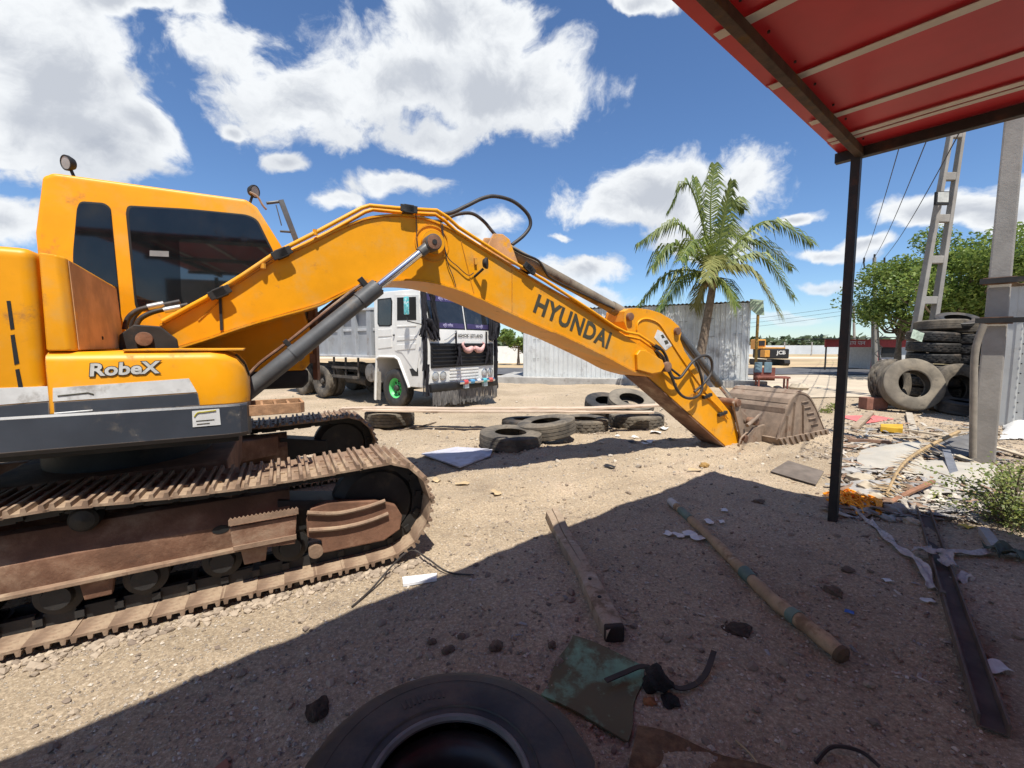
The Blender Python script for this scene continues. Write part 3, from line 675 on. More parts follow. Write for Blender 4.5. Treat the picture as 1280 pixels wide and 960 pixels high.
def build_boom():
    tn = 0.30
    top = [(200, 408), (278, 366), (344, 325), (371, 313), (400, 299), (430, 285), (455, 275), (478, 271), (500, 270), (520, 272), (534, 275), (555, 283), (573, 293), (612, 317), (680, 358), (727, 384), (752, 399), (774, 414), (788, 424), (806, 436)]
    bot = [(820, 447), (828, 458), (826, 467), (815, 470), (791, 463), (765, 449), (706, 420), (680, 410), (639, 391), (601, 373), (575, 362), (545, 353), (520, 349.5), (498, 349), (470, 352), (444, 358), (400, 379.5), (320, 402), (260, 422), (215, 436)]
    foot = [(200, 441), (186, 440), (174, 434), (171, 424), (176, 414), (188, 408)]
    prof = PBs(top+bot+foot, tn)
    bo = MB().prism(prof, -tn, tn, B).build('boom', M_yel, EX, smooth=0, bevel=0.006)
    # flanges along the top and bottom edges
    for pts, nm in ((top[:-2], 'boom_top_plate'), (bot[3:], 'boom_bottom_plate')):
        pr = PBs(pts, tn); a = smooth_path([Vector((p[0], 0, p[1])) for p in pr], 3); m = MB()
        up = 1 if nm == 'boom_top_plate' else -1
        v = []
        for p in a:
            v += [B(p.x, -tn-0.018, p.z-0.002*up), B(p.x, tn+0.018, p.z-0.002*up), B(p.x, tn+0.018, p.z+0.018*up), B(p.x, -tn-0.018, p.z+0.018*up)]
        k = len(a)
        m.add(v, [(i*4+j, i*4+(j+1) % 4, (i+1)*4+(j+1) % 4, (i+1)*4+j) for i in range(k-1) for j in range(4)]+[(0, 1, 2, 3), (4*k-1, 4*k-2, 4*k-3, 4*k-4)])
        m.build(nm, M_yel, bo, smooth=25)
    # weld seams on the side plates
    for pts in (((576, 300), (593, 369)), ((640, 337), (640, 391))):
        MB().tube([B3(x, y, tn+0.001) for x, y in pts], 0.006, 6).build('weld_seam', M_yel, bo, smooth=40)
    # diagonal pressed rib near the foot, worn black clamp
    MB().tube([B3(x, y, tn+0.002) for x, y in ((248, 401), (275, 376))], 0.006, 6).build('weld_seam', M_yel, bo, smooth=40)
    MB().bar(B3(275, 367, tn+0.004), B3(277, 413, tn+0.004), 0.02, 0.035, NB).build('cable_strap', M_black, bo, smooth=0)
    # foot bracket and pins
    s0, z0 = PB(184, 424, tn)
    for t in (0.36, -0.40): MB().prism([(s0-0.17, 1.32), (s0+0.24, 1.32), (s0+0.20, z0), (s0+0.10, z0+0.10), (s0-0.06, z0+0.11), (s0-0.15, z0+0.03)], t, t+0.04, B).build('boom_foot_bracket', M_black, EX, smooth=0, bevel=0.01)
    MB().cyl(B(s0, -0.45, z0), B(s0, 0.43, z0), 0.055, 20).build('boom_foot_pin', M_rust, EX, smooth=30, bevel=0.01)
    # lifting cylinders on both sides
    for sg in (1, -1):
        tt = sg*0.42
        (sa, za) = PB(300, 497, 0.42); (sb, zb) = PB(540, 304, 0.42)
        a = B(sa, tt, za); b = B(sb, tt, zb); d = (b-a).normalized()
        f = lambda px, py: a.lerp(b, ((PB(px, py, 0.42)[0]-sa)/(sb-sa)))
        e1 = f(472, 360)
        tb = MB().cyl(a+d*0.05, e1-d*0.02, 0.073, 24)
        tb.cyl(e1-d*0.22, e1, 0.082, 24)
        tb.cyl(a+d*0.55, a+d*0.60, 0.079, 24)
        tb.cyl(a-NB*0.07, a+NB*0.07, 0.085, 20)
        to = tb.build('boom_cylinder_tube', M_cyl, EX, smooth=35)
        MB().cyl(e1-d*0.1, b-d*0.06, 0.040, 20).build('boom_cylinder_rod', M_chrome, EX, smooth=35)
        eye = MB().cyl(b-NB*0.065, b+NB*0.065, 0.082, 24); eye.cyl(b-d*0.17, b-d*0.05, 0.052, 18)
        eye.build('boom_cylinder_eye', M_cyl, EX, smooth=35, bevel=0.006)
        MB().cyl(b+NB*sg*0.05, b+NB*sg*0.075, 0.072, 20).build('pin_cap', M_rust, EX, smooth=35, bevel=0.006)
        MB().cyl(b+NB*sg*0.075, b+NB*sg*0.081, 0.025, 12).build('pin_bolt', M_black, EX, smooth=35)
        up = Vector((0, 0, 1)); up = (up-d*up.dot(d)).normalized()
        pipe = MB().tube(smooth_path([a+d*0.12+up*0.085, a+d*0.3+up*0.115, a+d*0.6+up*0.11, e1-d*0.25+up*0.115, e1-d*0.06+up*0.10], 4), 0.014, 8)
        pipe.build('cylinder_pipe', M_rust, to, smooth=40)
        MB().bar(a+d*0.58+up*0.05, a+d*0.58+up*0.14, 0.03, 0.04).build('pipe_clamp', M_black, to, smooth=0, bevel=0.004)
        MB().bar(e1-d*0.08+up*0.05, e1-d*0.08+up*0.16, 0.05, 0.05).build('pipe_clamp', M_black, to, smooth=0, bevel=0.004)
        if sg > 0:
            for k in range(10):
                q = 2*math.pi*k/10; w = up.cross(d)
                c = e1+(up*math.cos(q)+w*math.sin(q))*0.064
                MB().cyl(c-d*0.005, c+d*0.012, 0.008, 6).build('gland_bolt', M_black, to, smooth=0)
    # raised ring on the side plate round the cylinder pin
    c = B3(540, 304, tn)
    MB().lathe([(0.17, -0.01), (0.185, -0.01), (0.185, 0.010), (0.17, 0.010)], c, NB, 40).build('pin_boss', M_yel, bo, smooth=30)
    MB().lathe([(0.0, -0.01), (0.12, -0.01), (0.12, 0.055), (0.0, 0.055)], c, NB, 32).build('pin_boss', M_yel, bo, smooth=30)
    # steel pipes along the top, with clamps
    P1 = [(203, 402), (258, 372), (302, 345), (345, 316), (400, 288), (452, 260), (462, 257), (505, 261), (546, 263), (560, 272), (573, 284), (635, 324), (680, 350), (734, 385), (768, 408), (782, 415), (798, 418), (818, 431)]
    P2 = [(212, 405), (268, 376), (312, 349), (355, 318), (410, 291), (456, 265), (466, 262), (505, 266), (544, 268), (556, 276), (570, 289), (632, 329), (676, 356), (726, 388), (736, 396), (757, 405), (780, 420), (800, 424), (820, 438)]
    for pts, t in ((P1, 0.335), (P2, 0.275), (P1, -0.20), (P2, -0.13)):
        MB().tube([B3(x, y, t) for x, y in pts], 0.019, 10).build('hydraulic_pipe', M_yel, bo, smooth=50)
    for px, py, tl in ((352, 317, 0.5), (510, 262, 0.0), (660, 336, -0.6), (275, 366, 0.5)):
        s, z = PB(px, py, 0.33); dd = UB*math.cos(tl)+Vector((0, 0, math.sin(tl)))
        c = MB().bar(B(s, 0.365, z)-dd*0.085, B(s, 0.365, z)+dd*0.085, 0.02, 0.07)
        c.bar(B(s, 0.30, z)-dd*0.05, B(s, 0.30, z)+dd*0.05, 0.15, 0.08); c.bar(B(s, -0.17, z)-dd*0.05, B(s, -0.17, z)+dd*0.05, 0.16, 0.085)
        c.bar(B(s, -0.25, z-0.02), B(s, 0.29, z-0.02), 0.05, 0.02)
        c.build('pipe_clamp', M_black, bo, smooth=0, bevel=0.006)
    for px, py in ((394, 289), (661, 333), (329, 331)):
        MB().cyl(B3(px, py-2, 0.335), B3(px, py+5, 0.335), 0.022, 8).build('pipe_union', M_yel, bo, smooth=20)
    # hoses at the foot and the big loops at the knee
    for pts, r, t in ((((156, 412), (160, 398), (172, 388), (188, 384), (205, 381), (225, 377)), 0.020, 0.1), (((170, 408), (176, 398), (192, 390), (215, 385), (235, 381)), 0.020, 0.0), (((163, 410), (168, 396), (180, 385), (200, 379)), 0.018, -0.1)):
        MB().tube(smooth_path([B3(x, y, t) for x, y in pts], 5), r, 10).build('foot_hose', M_rubber, bo, smooth=50)
    for pts in (((185, 384), (205, 380)), ((205, 388), (226, 384))):
        MB().tube([B3(x, y, 0.12) for x, y in pts], 0.026, 10).build('hose_fitting', P('dull_zinc', (0.45, 0.45, 0.43), 0.4, metal=0.7), bo, smooth=40)
    MB().tube(smooth_path([B3(x, y, t) for x, y, t in ((525, 268, .05), (560, 267, .05), (582, 258, .04), (603, 248, .03), (620, 245.5, .02), (642, 252, 0), (659, 267, 0), (663, 281, 0), (655, 294, 0), (640, 306, 0))], 7), 0.022, 12).build('loop_hose', M_rubber, bo, smooth=60)
    MB().tube(smooth_path([B3(x, y, t) for x, y, t in ((530, 276, -.06), (552, 276, -.08), (571, 268, -.1), (590, 267, -.1), (605, 277, -.1), (620, 294, -.08), (637, 303, -.08))], 7), 0.020, 12).build('loop_hose', M_rubber, bo, smooth=60)
    # loose wires and the side lamp
    for pts in (((520, 268), (521, 295), (523, 316)), ((553, 280), (556, 310), (560, 330), (566, 345), (570, 359)), ((551, 278), (558, 318), (572, 333), (585, 344), (592, 341))):
        MB().tube(smooth_path([B3(x, y, tn+0.02) for x, y in pts], 5), 0.005, 6).build('loose_wire', M_rubber, bo, smooth=50)
    lc = B3(607, 329, tn+0.12)
    l = MB().lathe([(0.0, -0.03), (0.04, -0.028), (0.06, 0.0), (0.06, 0.02), (0.0, 0.024)], lc, UB+NB*0.8, 18); l.tube([B3(604, 336, tn+0.1), B3(593, 346, tn+0.01)], 0.014, 8)
    l.build('side_lamp', M_black, bo, smooth=40)
    MB().bar(B3(594, 323, tn+0.01), B3(594.5, 331, tn+0.01), 0.03, 0.03, NB).build('wire_clip', M_yel, bo, smooth=0)
    # lettering on the side
    x0, y0 = PB(670, 380, tn); x1, y1 = PB(761, 427, tn); ang = math.atan2(y1-y0, x1-x0); W = math.hypot(x1-x0, y1-y0); mx, my = (x0+x1)/2, (y0+y1)/2
    def fr(x, y, h): return B(mx+x*math.cos(ang)-y*math.sin(ang), tn+h, my+x*math.sin(ang)+y*math.cos(ang))
    lettering('HYUNDAI', 0.30, fr, M_ink, 'hyundai_lettering', bo, 0.004, 0.0, 0.011, W/1.38, gap=1.09)
    # stick cylinder on the boom's back
    a = B3(622, 306, 0.0); b = B3(786, 396, 0.0); d = (b-a).normalized()
    e = a.lerp(b, 0.93)
    M_dcyl = P('dusty_cylinder', (0.20, 0.165, 0.12), 0.7, var=0.25, scale=6, bump=0.1, dirt=((0.09, 0.06, 0.045), 0.5, 0.7, 3))
    ac = MB().cyl(a, e, 0.078, 24); ac.cyl(e-d*0.2, e, 0.088, 24); ac.cyl(a-NB*0.07, a+NB*0.07, 0.10, 20); aco = ac.build('stick_cylinder_tube', M_dcyl, EX, smooth=35)
    MB().cyl(e-d*0.1, b, 0.048, 16).build('stick_cylinder_rod', M_chrome, EX, smooth=35)
    br = MB(); s, z = PB(622, 306, 0.0)
    for t in (-0.13, 0.10): br.prism([(s-0.28, z-0.20), (s+0.22, z-0.24), (s+0.09, z+0.05), (s, z+0.10), (s-0.12, z+0.09)], t, t+0.03, B)
    br.build('stick_cylinder_bracket', M_yel_rust, bo, smooth=0, bevel=0.008)
    MB().tube(smooth_path([B3(x, y, 0.10) for x, y in ((640, 310), (655, 318), (673, 326), (682, 340), (692, 350), (740, 373), (768, 386))], 4), 0.016, 8).build('stick_cylinder_pipe', M_black, aco, smooth=50)
    # fork cheek at the boom's end
    for t in (tn, -tn-0.05):
        MB().prism(PBs(((794, 462), (793, 443), (797, 437.5), (804, 438), (825, 450), (828, 458), (823, 465), (812, 467)), tn), t, t+0.05, B).build('boom_end_cheek', M_yel, bo, smooth=0, bevel=0.012, seg=3)
    return bo
build_boom()

def build_arm():
    ta = 0.19
    prof_px = [(781, 389), (787, 385.5), (797, 385), (812, 387), (825, 391), (839, 399), (849, 408), (852, 416), (850, 424), (856, 439), (880, 476), (911, 513), (918, 525), (926, 556), (927, 563), (921, 567), (913, 563), (861, 517), (820, 480), (806, 468), (797, 452), (786, 418), (780, 402)]
    arm = MB().prism(PBs(prof_px, ta), -ta, ta, B).build('stick', M_yel, EX, smooth=0, bevel=0.006)
    low = PBs(((806, 470), (820, 482), (861, 519), (913, 565), (921, 568)), ta); m = MB(); v = []
    for s, z in low: v += [B(s, -ta-0.02, z), B(s, ta+0.02, z), B(s, ta+0.02, z-0.02), B(s, -ta-0.02, z-0.02)]
    m.add(v, [(i*4+j, i*4+(j+1) % 4, (i+1)*4+(j+1) % 4, (i+1)*4+j) for i in range(4) for j in range(4)]+[(0, 1, 2, 3), (19, 18, 17, 16)])
    m.build('stick_bottom_plate', M_rust, arm, smooth=0)
    # raised border of the side plate
    MB().tube(smooth_path([B3(x, y, ta+0.004) for x, y in ((796, 413), (797, 404), (803, 399), (812, 399), (824, 405), (834, 420), (852, 448), (880, 488), (905, 522))], 4), 0.014, 8).build('plate_border', M_yel, arm, smooth=50)
    st = PBs(((822, 412), (828, 415), (840, 432), (832, 438), (818, 422)), ta+0.003)
    sk = MB().prism(st, ta, ta+0.004, B).build('warning_sticker', M_white, arm, smooth=0)
    for poly in (((826, 419), (829, 418), (831, 422), (828, 423)), ((830, 426), (834, 425), (836, 429), (832, 431))):
        MB().prism(PBs(poly, ta+0.005), ta+0.003, ta+0.0055, B).build('sticker_mark', M_ink, sk, smooth=0)
    for px, py, r in ((786, 396, 0.055), (845, 414, 0.055), (824, 458, 0.075)):
        s, z = PB(px, py, ta); w = 0.36 if px == 824 else 0.24
        MB().cyl(B(s, -w, z), B(s, w, z), r, 20).build('stick_pin', M_rust, arm, smooth=30, bevel=0.008)
    # bucket cylinder on top of the stick
    a = B3(845, 414, 0.0); b = B3(917, 503, 0.0); d = (b-a).normalized(); e = a.lerp(b, 0.72)
    bc = MB().cyl(a, e, 0.068, 20); bc.cyl(e-d*0.16, e, 0.076, 20); bco = bc.build('bucket_cylinder_tube', M_cyl, EX, smooth=35)
    MB().cyl(e-d*0.05, b, 0.042, 16).build('bucket_cylinder_rod', M_chrome, EX, smooth=35)
    MB().tube([B3(853, 424, 0.1), B3(861, 436, 0.1), B3(893, 480, 0.1)], 0.014, 8).build('cylinder_pipe', M_rubber, bco, smooth=40)
    # stick hoses: loops at the elbow and lines down to the bucket
    for pts, r, t in ((((818, 431), (828, 438), (834, 449), (836, 460), (841, 471), (850, 472), (858, 462), (866, 452), (877, 445), (886, 446), (890, 454), (889, 466), (881, 478), (868, 490)), 0.021, 0.29),
                      (((820, 438), (829, 447), (833, 459), (840, 472), (845, 485), (853, 495), (864, 498), (874, 493), (878, 480), (874, 462), (870, 452)), 0.021, 0.31),
                      (((816, 434), (823, 445), (832, 455), (840, 462), (850, 470)), 0.017, 0.26)):
        MB().tube(smooth_path([B3(x, y, t) for x, y in pts], 6), r, 10).build('stick_hose', M_rubber, arm, smooth=60)
    MB().bar(B3(814, 430, 0.28), B3(824, 436, 0.28), 0.05, 0.07, NB).build('hose_clamp', M_black, arm, smooth=0, bevel=0.005)
    for (x, y) in ((884, 497), (903, 519)):
        MB().bar(B3(x-5, y, 0.22), B3(x+5, y-4, 0.22), 0.05, 0.05, NB).build('hose_clamp', M_black, arm, smooth=0, bevel=0.005)
    MB().tube(smooth_path([B3(x, y, 0.215) for x, y in ((868, 490), (884, 496), (897, 508), (910, 523))], 4), 0.014, 8).build('stick_pipe', M_yel, arm, smooth=50)
build_arm()

def build_bucket():
    tb = 0.58
    # pivot frame: the bucket's profile on its near side plate
    outline = [(972, 550), (978, 528), (984, 508), (990, 497), (998, 490.5), (1006, 491), (1013, 497), (1020, 510), (1027, 528), (1033, 545)]
    so = PBs(outline, tb)
    rim_a = PBs(((972, 548), (1033, 536)), tb); rim_b = PBs(((985, 571), (1040, 557)), tb)
    plate = MB().prism(so, tb-0.03, tb, B)
    bk = plate.build('bucket', M_dusty, EX, smooth=0, bevel=0.004)
    far = MB().prism(so, -tb, -tb+0.03, B).build('bucket_side_plate', M_dusty, bk, smooth=0)
    # side strips along the mouth, with wear bars
    for t in (tb, -tb-0.035):
        e = MB().prism([rim_a[0], rim_a[1], rim_b[1], rim_b[0]], t, t+0.035, B).build('side_cutter', M_dusty, bk, smooth=0, bevel=0.006)
        if t > 0:
            for k in range(9):
                f = (k+0.6)/9.4
                pa = Vector(rim_a[0]).lerp(Vector(rim_a[1]), f); pb = Vector(rim_b[0]).lerp(Vector(rim_b[1]), f)
                MB().bar(B(pa.x, t+0.038, pa.y), B(pb.x, t+0.038, pb.y), 0.008, 0.045, NB).build('wear_bar', M_dusty, e, smooth=0)
    # the curved shell: from the mouth lip by the stick, over the back, down to the toothed lip
    cur = [PB(*p, tb) for p in ((974, 551), (978, 530), (984, 509), (990, 497), (998, 490.5), (1006, 491), (1013, 497), (1020, 510), (1027, 528), (1035, 548))]
    path = smooth_path([Vector((a, 0, b)) for a, b in cur], 4); m = MB(); v = []; c0 = Vector((sum(p.x for p in path)/len(path), 0, sum(p.z for p in path)/len(path)))
    for p in path:
        q = p+(c0-p).normalized()*0.03
        v += [B(p.x, -tb-0.01, p.z), B(p.x, tb+0.01, p.z), B(q.x, tb+0.01, q.z), B(q.x, -tb-0.01, q.z)]
    k = len(path)
    m.add(v, [(i*4+j, i*4+(j+1) % 4, (i+1)*4+(j+1) % 4, (i+1)*4+j) for i in range(k-1) for j in range(4)]+[(0, 1, 2, 3), (4*k-1, 4*k-2, 4*k-3, 4*k-4)])
    m.build('bucket_shell', M_dusty, bk, smooth=40)
    # wear strips across the back and ribs on the side plate
    for f in (0.42, 0.50, 0.30, 0.20):
        p = path[int(f*(k-1))]; n = (p-c0).normalized(); d = Vector((n.z, 0, -n.x))
        a = p+n*0.008-d*0.045; b = p+n*0.008+d*0.045
        MB().prism([(a.x, a.z), (b.x, b.z), (b.x+n.x*.014, b.z+n.z*.014), (a.x+n.x*.014, a.z+n.z*.014)], -tb, tb, B).build('wear_strip', M_dusty, bk, smooth=0, bevel=0.004)
    for x0, y0, x1, y1 in ((993, 503, 989, 546), (1003, 506, 1003, 543), (984, 520, 981, 548)):
        MB().bar(B3(x0, y0, tb+0.006), B3(x1, y1, tb+0.006), 0.012, 0.06, NB).build('side_rib', M_dusty, bk, smooth=0, bevel=0.003)
    for x, y in ((1009, 509), (1013, 516), (1015, 523), (1018, 530), (1006, 502)):
        MB().bar(B3(x-4, y+1, tb+0.006), B3(x+5, y-1, tb+0.006), 0.012, 0.035, NB).build('side_rib', M_dusty, bk, smooth=0, bevel=0.002)
    # teeth on the far lip, resting on the ground, and the lip by the stick
    se, ze = cur[-1]
    for i in range(5):
        t = -tb+0.08+i*(2*tb-0.16)/4
        c = MB().prism([(se-0.03, ze+0.06), (se+0.05, ze+0.05), (se+0.08, ze-0.16), (se+0.05, ze-0.17)], t-0.05, t+0.05, B)
        c.build('tooth', M_shoe, bk, smooth=0, bevel=0.008)
    s0, z0 = cur[0]
    MB().prism([(s0-0.03, z0+0.04), (s0+0.02, z0+0.05), (s0+0.10, z0-0.20), (s0+0.05, z0-0.21)], -tb, tb, B).build('heel_plate', M_dusty, bk, smooth=0, bevel=0.006)
    # hanger lugs and the link between the stick and the bucket
    sp, zp = PB(925, 558, 0.2)
    for t in (0.24, -0.29):
        MB().prism([(sp-0.10, zp-0.07), (sp+0.06, zp-0.12), (s0+0.06, z0-0.12), (s0+0.16, z0+0.24), (s0-0.25, z0+0.20), (sp+0.05, zp+0.16), (sp-0.07, zp+0.12)], t, t+0.05, B).build('hanger_lug', M_dusty, bk, smooth=0, bevel=0.01)
    MB().cyl(B(sp, -0.32, zp), B(sp, 0.32, zp), 0.06, 18).build('bucket_pin', M_rust, bk, smooth=30, bevel=0.008)
    la = PB(917, 503, 0.2); lb = PB(930, 548, 0.26); ld = PB(944, 527, 0.26)
    for t in (0.22, -0.26):
        MB().prism([(la[0]-.09, la[1]), (la[0], la[1]+.09), (la[0]+.09, la[1]), (lb[0]+.07, lb[1]), (lb[0], lb[1]-.07), (lb[0]-.07, lb[1])], t, t+0.04, B).build('rocker_link', M_dusty, EX, smooth=0, bevel=0.012)
    MB().bar(B(la[0], 0, la[1]), B(ld[0], 0, ld[1]), 0.26, 0.13).build('bucket_link', M_dusty, EX, smooth=0, bevel=0.02)
    for q in (la, ld, lb):
        MB().cyl(B(q[0], -0.30, q[1]), B(q[0], 0.30, q[1]), 0.065, 18).build('link_pin', M_rust, EX, smooth=30, bevel=0.01)
    MB().tube(smooth_path([B3(x, y, 0.33) for x, y in ((933, 541), (926, 548), (924, 558), (928, 566))], 4), 0.014, 8).build('grease_line', M_dusty, EX, smooth=50)
    MB().tube([B3(x, y, 0.33) for x, y in ((934, 532), (945, 523), (952, 516))], [0.035, 0.03, 0.02], 8).build('link_stop', M_dusty, EX, smooth=50)
build_bucket()

# ================================================================ canopy over the viewer
def build_canopy():
    pc = G(1041, 650); e1 = Vector((-0.764, -0.645, 0)).normalized(); e2 = Vector((0.70, -0.714, 0)); e2 = (e2-e1*e2.dot(e1)*0.5).normalized()
    cn = thing('canopy', (pc.x, pc.y, 0), 'open canopy of red sheets with white bands on black posts', 'canopy')
    M_blk = P('black_canopy_steel', (0.022, 0.017, 0.016), 0.55, var=0.3, scale=8, dirt=((0.10, 0.05, 0.035), 0.5, 0.75, 5))
    M_red = P('red_sheet', (0.50, 0.035, 0.045), 0.4, var=0.12, scale=1.5, dirt=((0.30, 0.04, 0.045), 0.55, 0.75, 1.2), dirt2=((0.50, 0.16, 0.15), 0.68, 0.8, 3.0))
    nt = M_red.node_tree; bs = nt.nodes['Principled BSDF']; tr = nt.nodes.new('ShaderNodeBsdfTranslucent'); tr.inputs[0].default_value = (0.75, 0.05, 0.05, 1)
    mx = nt.nodes.new('ShaderNodeMixShader'); mx.inputs[0].default_value = 0.13; out = nt.nodes['Material Output']
    nt.links.new(bs.outputs[0], mx.inputs[1]); nt.links.new(tr.outputs[0], mx.inputs[2]); nt.links.new(mx.outputs[0], out.inputs[0])
    M_band = P('cream_band', (0.72, 0.66, 0.58), 0.5, var=0.1, scale=4, dirt=((0.45, 0.38, 0.33), 0.55, 0.8, 3))
    nt = M_band.node_tree; bs = nt.nodes['Principled BSDF']; tr = nt.nodes.new('ShaderNodeBsdfTranslucent'); tr.inputs[0].default_value = (0.8, 0.72, 0.6, 1)
    mx = nt.nodes.new('ShaderNodeMixShader'); mx.inputs[0].default_value = 0.13; out = nt.nodes['Material Output']
    nt.links.new(bs.outputs[0], mx.inputs[1]); nt.links.new(tr.outputs[0], mx.inputs[2]); nt.links.new(mx.outputs[0], out.inputs[0])
    zt = 3.385; L1, L2 = 7.2, 5.2
    def Q(a, b, z): return pc+e1*a+e2*b+Vector((0, 0, z))
    for a, b in ((0, 0), (0, 4.6), (6.6, 0), (6.6, 4.6)):
        g = Q(a, b, 0); z0 = gz(g.x, g.y)-0.05
        MB().bar(Q(a, b, z0), Q(a, b, zt), 0.072, 0.072, e1).build('post', M_blk, cn, smooth=0, bevel=0.004)
    for a in (0, 6.6): MB().bar(Q(a, -0.16, zt+0.02), Q(a, L2-0.2, zt+0.10), 0.07, 0.085).build('cross_beam', M_blk, cn, smooth=0, bevel=0.004)
    for b in (0.03, 2.3, 4.6): MB().bar(Q(0.04, b, zt+0.015+b*0.02), Q(L1, b, zt+0.015+b*0.02), 0.06, 0.07).build('rafter', P('rusty_rafter', (0.07, 0.04, 0.025), 0.7, var=0.4, scale=9, bump=0.2, dirt=((0.16, 0.09, 0.03), 0.5, 0.7, 6)), cn, smooth=0, bevel=0.004)
    # sheets side by side, each a little uneven at its eave, a cream band under each joint
    edges = [-0.06, 0.30, 0.88, 1.66, 2.45, 3.2, 4.0, 4.8, 5.6, 6.4, 7.2]
    rnd = random.Random(3)
    for k in range(len(edges)-1):
        a0, a1 = edges[k]-0.02, edges[k+1]+0.02; x0 = -0.14+rnd.uniform(-0.006, 0.006); w = rnd.uniform(0, 6)
        def fn(u, v):
            a = a0+(a1-a0)*u; b = x0+(L2-x0)*v
            z = zt+0.075+b*0.02+0.004*(k % 2)+0.006*math.sin(a*4+w)*math.sin(b*2.3+w)*min(1, v*4)
            bb = b
            return Q(a, bb, z)
        MB().grid(fn, 10, 26).build('roof_sheet', M_red, cn, smooth=60, thick=0.003)
        for b in (0.03, 2.3, 4.6):   # sheet screws
            for f in (0.25, 0.75):
                q = Q(a0+(a1-a0)*f, b+0.06, zt+0.068+b*0.02)
                MB().cyl(q, q-Vector((0, 0, .012)), 0.008, 6).build('screw', M_blk, cn, smooth=0)
        if k:
            for off, ww in (((0, 0.036),) if k != 1 else ((0.03, 0.028), (0.13, 0.034))):
                def fb(u, v):
                    a = edges[k]-ww+2*ww*u+off*0.9; b = x0+0.03+(L2-x0-0.05)*v
                    return Q(a, b, zt+0.068+b*0.02+0.006*math.sin(a*4+w)*math.sin(b*2.3+w)*min(1, v*4)-0.010)
                MB().grid(fb, 2, 26).build('cream_band', M_band, cn, smooth=60, thick=0.004)
build_canopy()
def add_shade_wall():
    # unseen wall added behind and right of the viewer to darken the canopy shade
    pc = G(1041, 650); e1 = Vector((-0.764, -0.645, 0)).normalized(); n = Vector((-e1.y, e1.x, 0)); n = n if n.x > 0 else -n
    w = thing('shade_wall', pc+n*4.9+e1*3.5, 'unseen grey sheet wall added to darken the shade under the red canopy', 'shade_wall'); m = P('shade_wall_sheet', (0.30, 0.29, 0.28), 0.6, var=0.15)
    for k in range(9):
        a = pc+e1*(k*0.9-0.5)+n*4.9; b = a+e1*0.92; d = Vector((0, 0, 1))
        v = [Vector((a.x, a.y, -0.05)), Vector((b.x, b.y, -0.05)), Vector((b.x, b.y, 3.35)), Vector((a.x, a.y, 3.35))]
        MB().add(v+[q+n*0.04 for q in v], [(0, 1, 2, 3), (7, 6, 5, 4), (0, 4, 5, 1), (1, 5, 6, 2), (2, 6, 7, 3), (3, 7, 4, 0)]).build('wall_sheet', m, w, smooth=0)
add_shade_wall()

# ================================================================ tyres
M_tyre_dust = P('dusty_tyre', (0.075, 0.066, 0.055), 0.85, var=0.25, scale=5, bump=0.2, bscale=30, dirt=((0.21, 0.175, 0.13), 0.40, 0.72, 2.2), dirt2=((0.035, 0.032, 0.03), 0.55, 0.75, 4))
M_tyre_pale = P('sun_bleached_tyre', (0.15, 0.13, 0.102), 0.9, var=0.2, scale=4, bump=0.2, bscale=30, dirt=((0.24, 0.205, 0.155), 0.45, 0.7, 2.2), dirt2=((0.07, 0.06, 0.05), 0.6, 0.75, 5))
M_tyre_blk = P('black_tyre', (0.03, 0.029, 0.028), 0.55, var=0.25, scale=6, bump=0.12, bscale=25, dirt=((0.115, 0.09, 0.068), 0.46, 0.74, 2.6), dirt2=((0.30, 0.19, 0.11), 0.705, 0.76, 3.2))
def tyre_mesh(Rr=0.52, w=0.27, rin=0.265, tread=0.012, n=84, blocks=1):
    """tyre round Z, middle plane at z = 0, hollow, with tread blocks and sidewall rings"""
    h = w/2
    prof = [(rin+0.012, -h*0.72), (rin, -h*0.80), (rin+0.02, -h*0.93), (rin+0.035, -h*0.945), (rin+0.05, -h*0.955), (rin+0.06, -h*0.99), (rin+0.12, -h*1.02), (Rr-0.085, -h*1.0), (Rr-0.07, -h*0.965), (Rr-0.045, -h*0.95), (Rr-0.012, -h*0.84),
            (Rr, -h*0.78), (Rr+0.002, -h*0.46), (Rr-tread, -h*0.44), (Rr-tread, -h*0.38), (Rr+0.005, -h*0.36), (Rr+0.006, -h*0.05), (Rr-tread, -h*0.04)]
    prof = prof+[(r, -z) for r, z in prof[::-1]]
    inner = [(Rr-0.03, h*0.80), (Rr-0.022, 0.0), (Rr-0.03, -h*0.80)]
    inner = [(rin+0.04, h*0.78), (rin+0.10, h*0.93)]+inner+[(rin+0.10, -h*0.93), (rin+0.04, -h*0.78)]
    allp = prof+inner; m = len(allp); v = []
    for r, z in allp:
        for k in range(n):
            q = 2*math.pi*k/n; rr = r
            if r > Rr-0.02 and tread > 0.005:
                ph = (k+(2 if z > 0 else 0)+(1 if abs(z) < h*0.4 else 0)) % 4
                if ph == 0: rr = Rr-tread
            v.append(Vector((rr*math.cos(q), rr*math.sin(q), z)))
    f = []
    for i in range(m):
        j = (i+1) % m
        f += [(i*n+k, i*n+(k+1) % n, j*n+(k+1) % n, j*n+k) for k in range(n)]
    mb = MB(); mb.v = v; mb.f = f; return mb
def tyre(p, axis, label, mat, group=None, spin=0.0, **kw):
    mb = tyre_mesh(**kw)
    o = mb.build('tyre', mat, None, smooth=38)
    off = o.location.copy(); o.data.transform(Matrix.Translation(off))
    q = Vector(axis).normalized().to_track_quat('Z', 'Y'); o.rotation_euler = (q @ Matrix.Rotation(spin, 3, 'Z').to_quaternion()).to_euler(); o.location = p
    return tag(o, label, 'tyre', group)
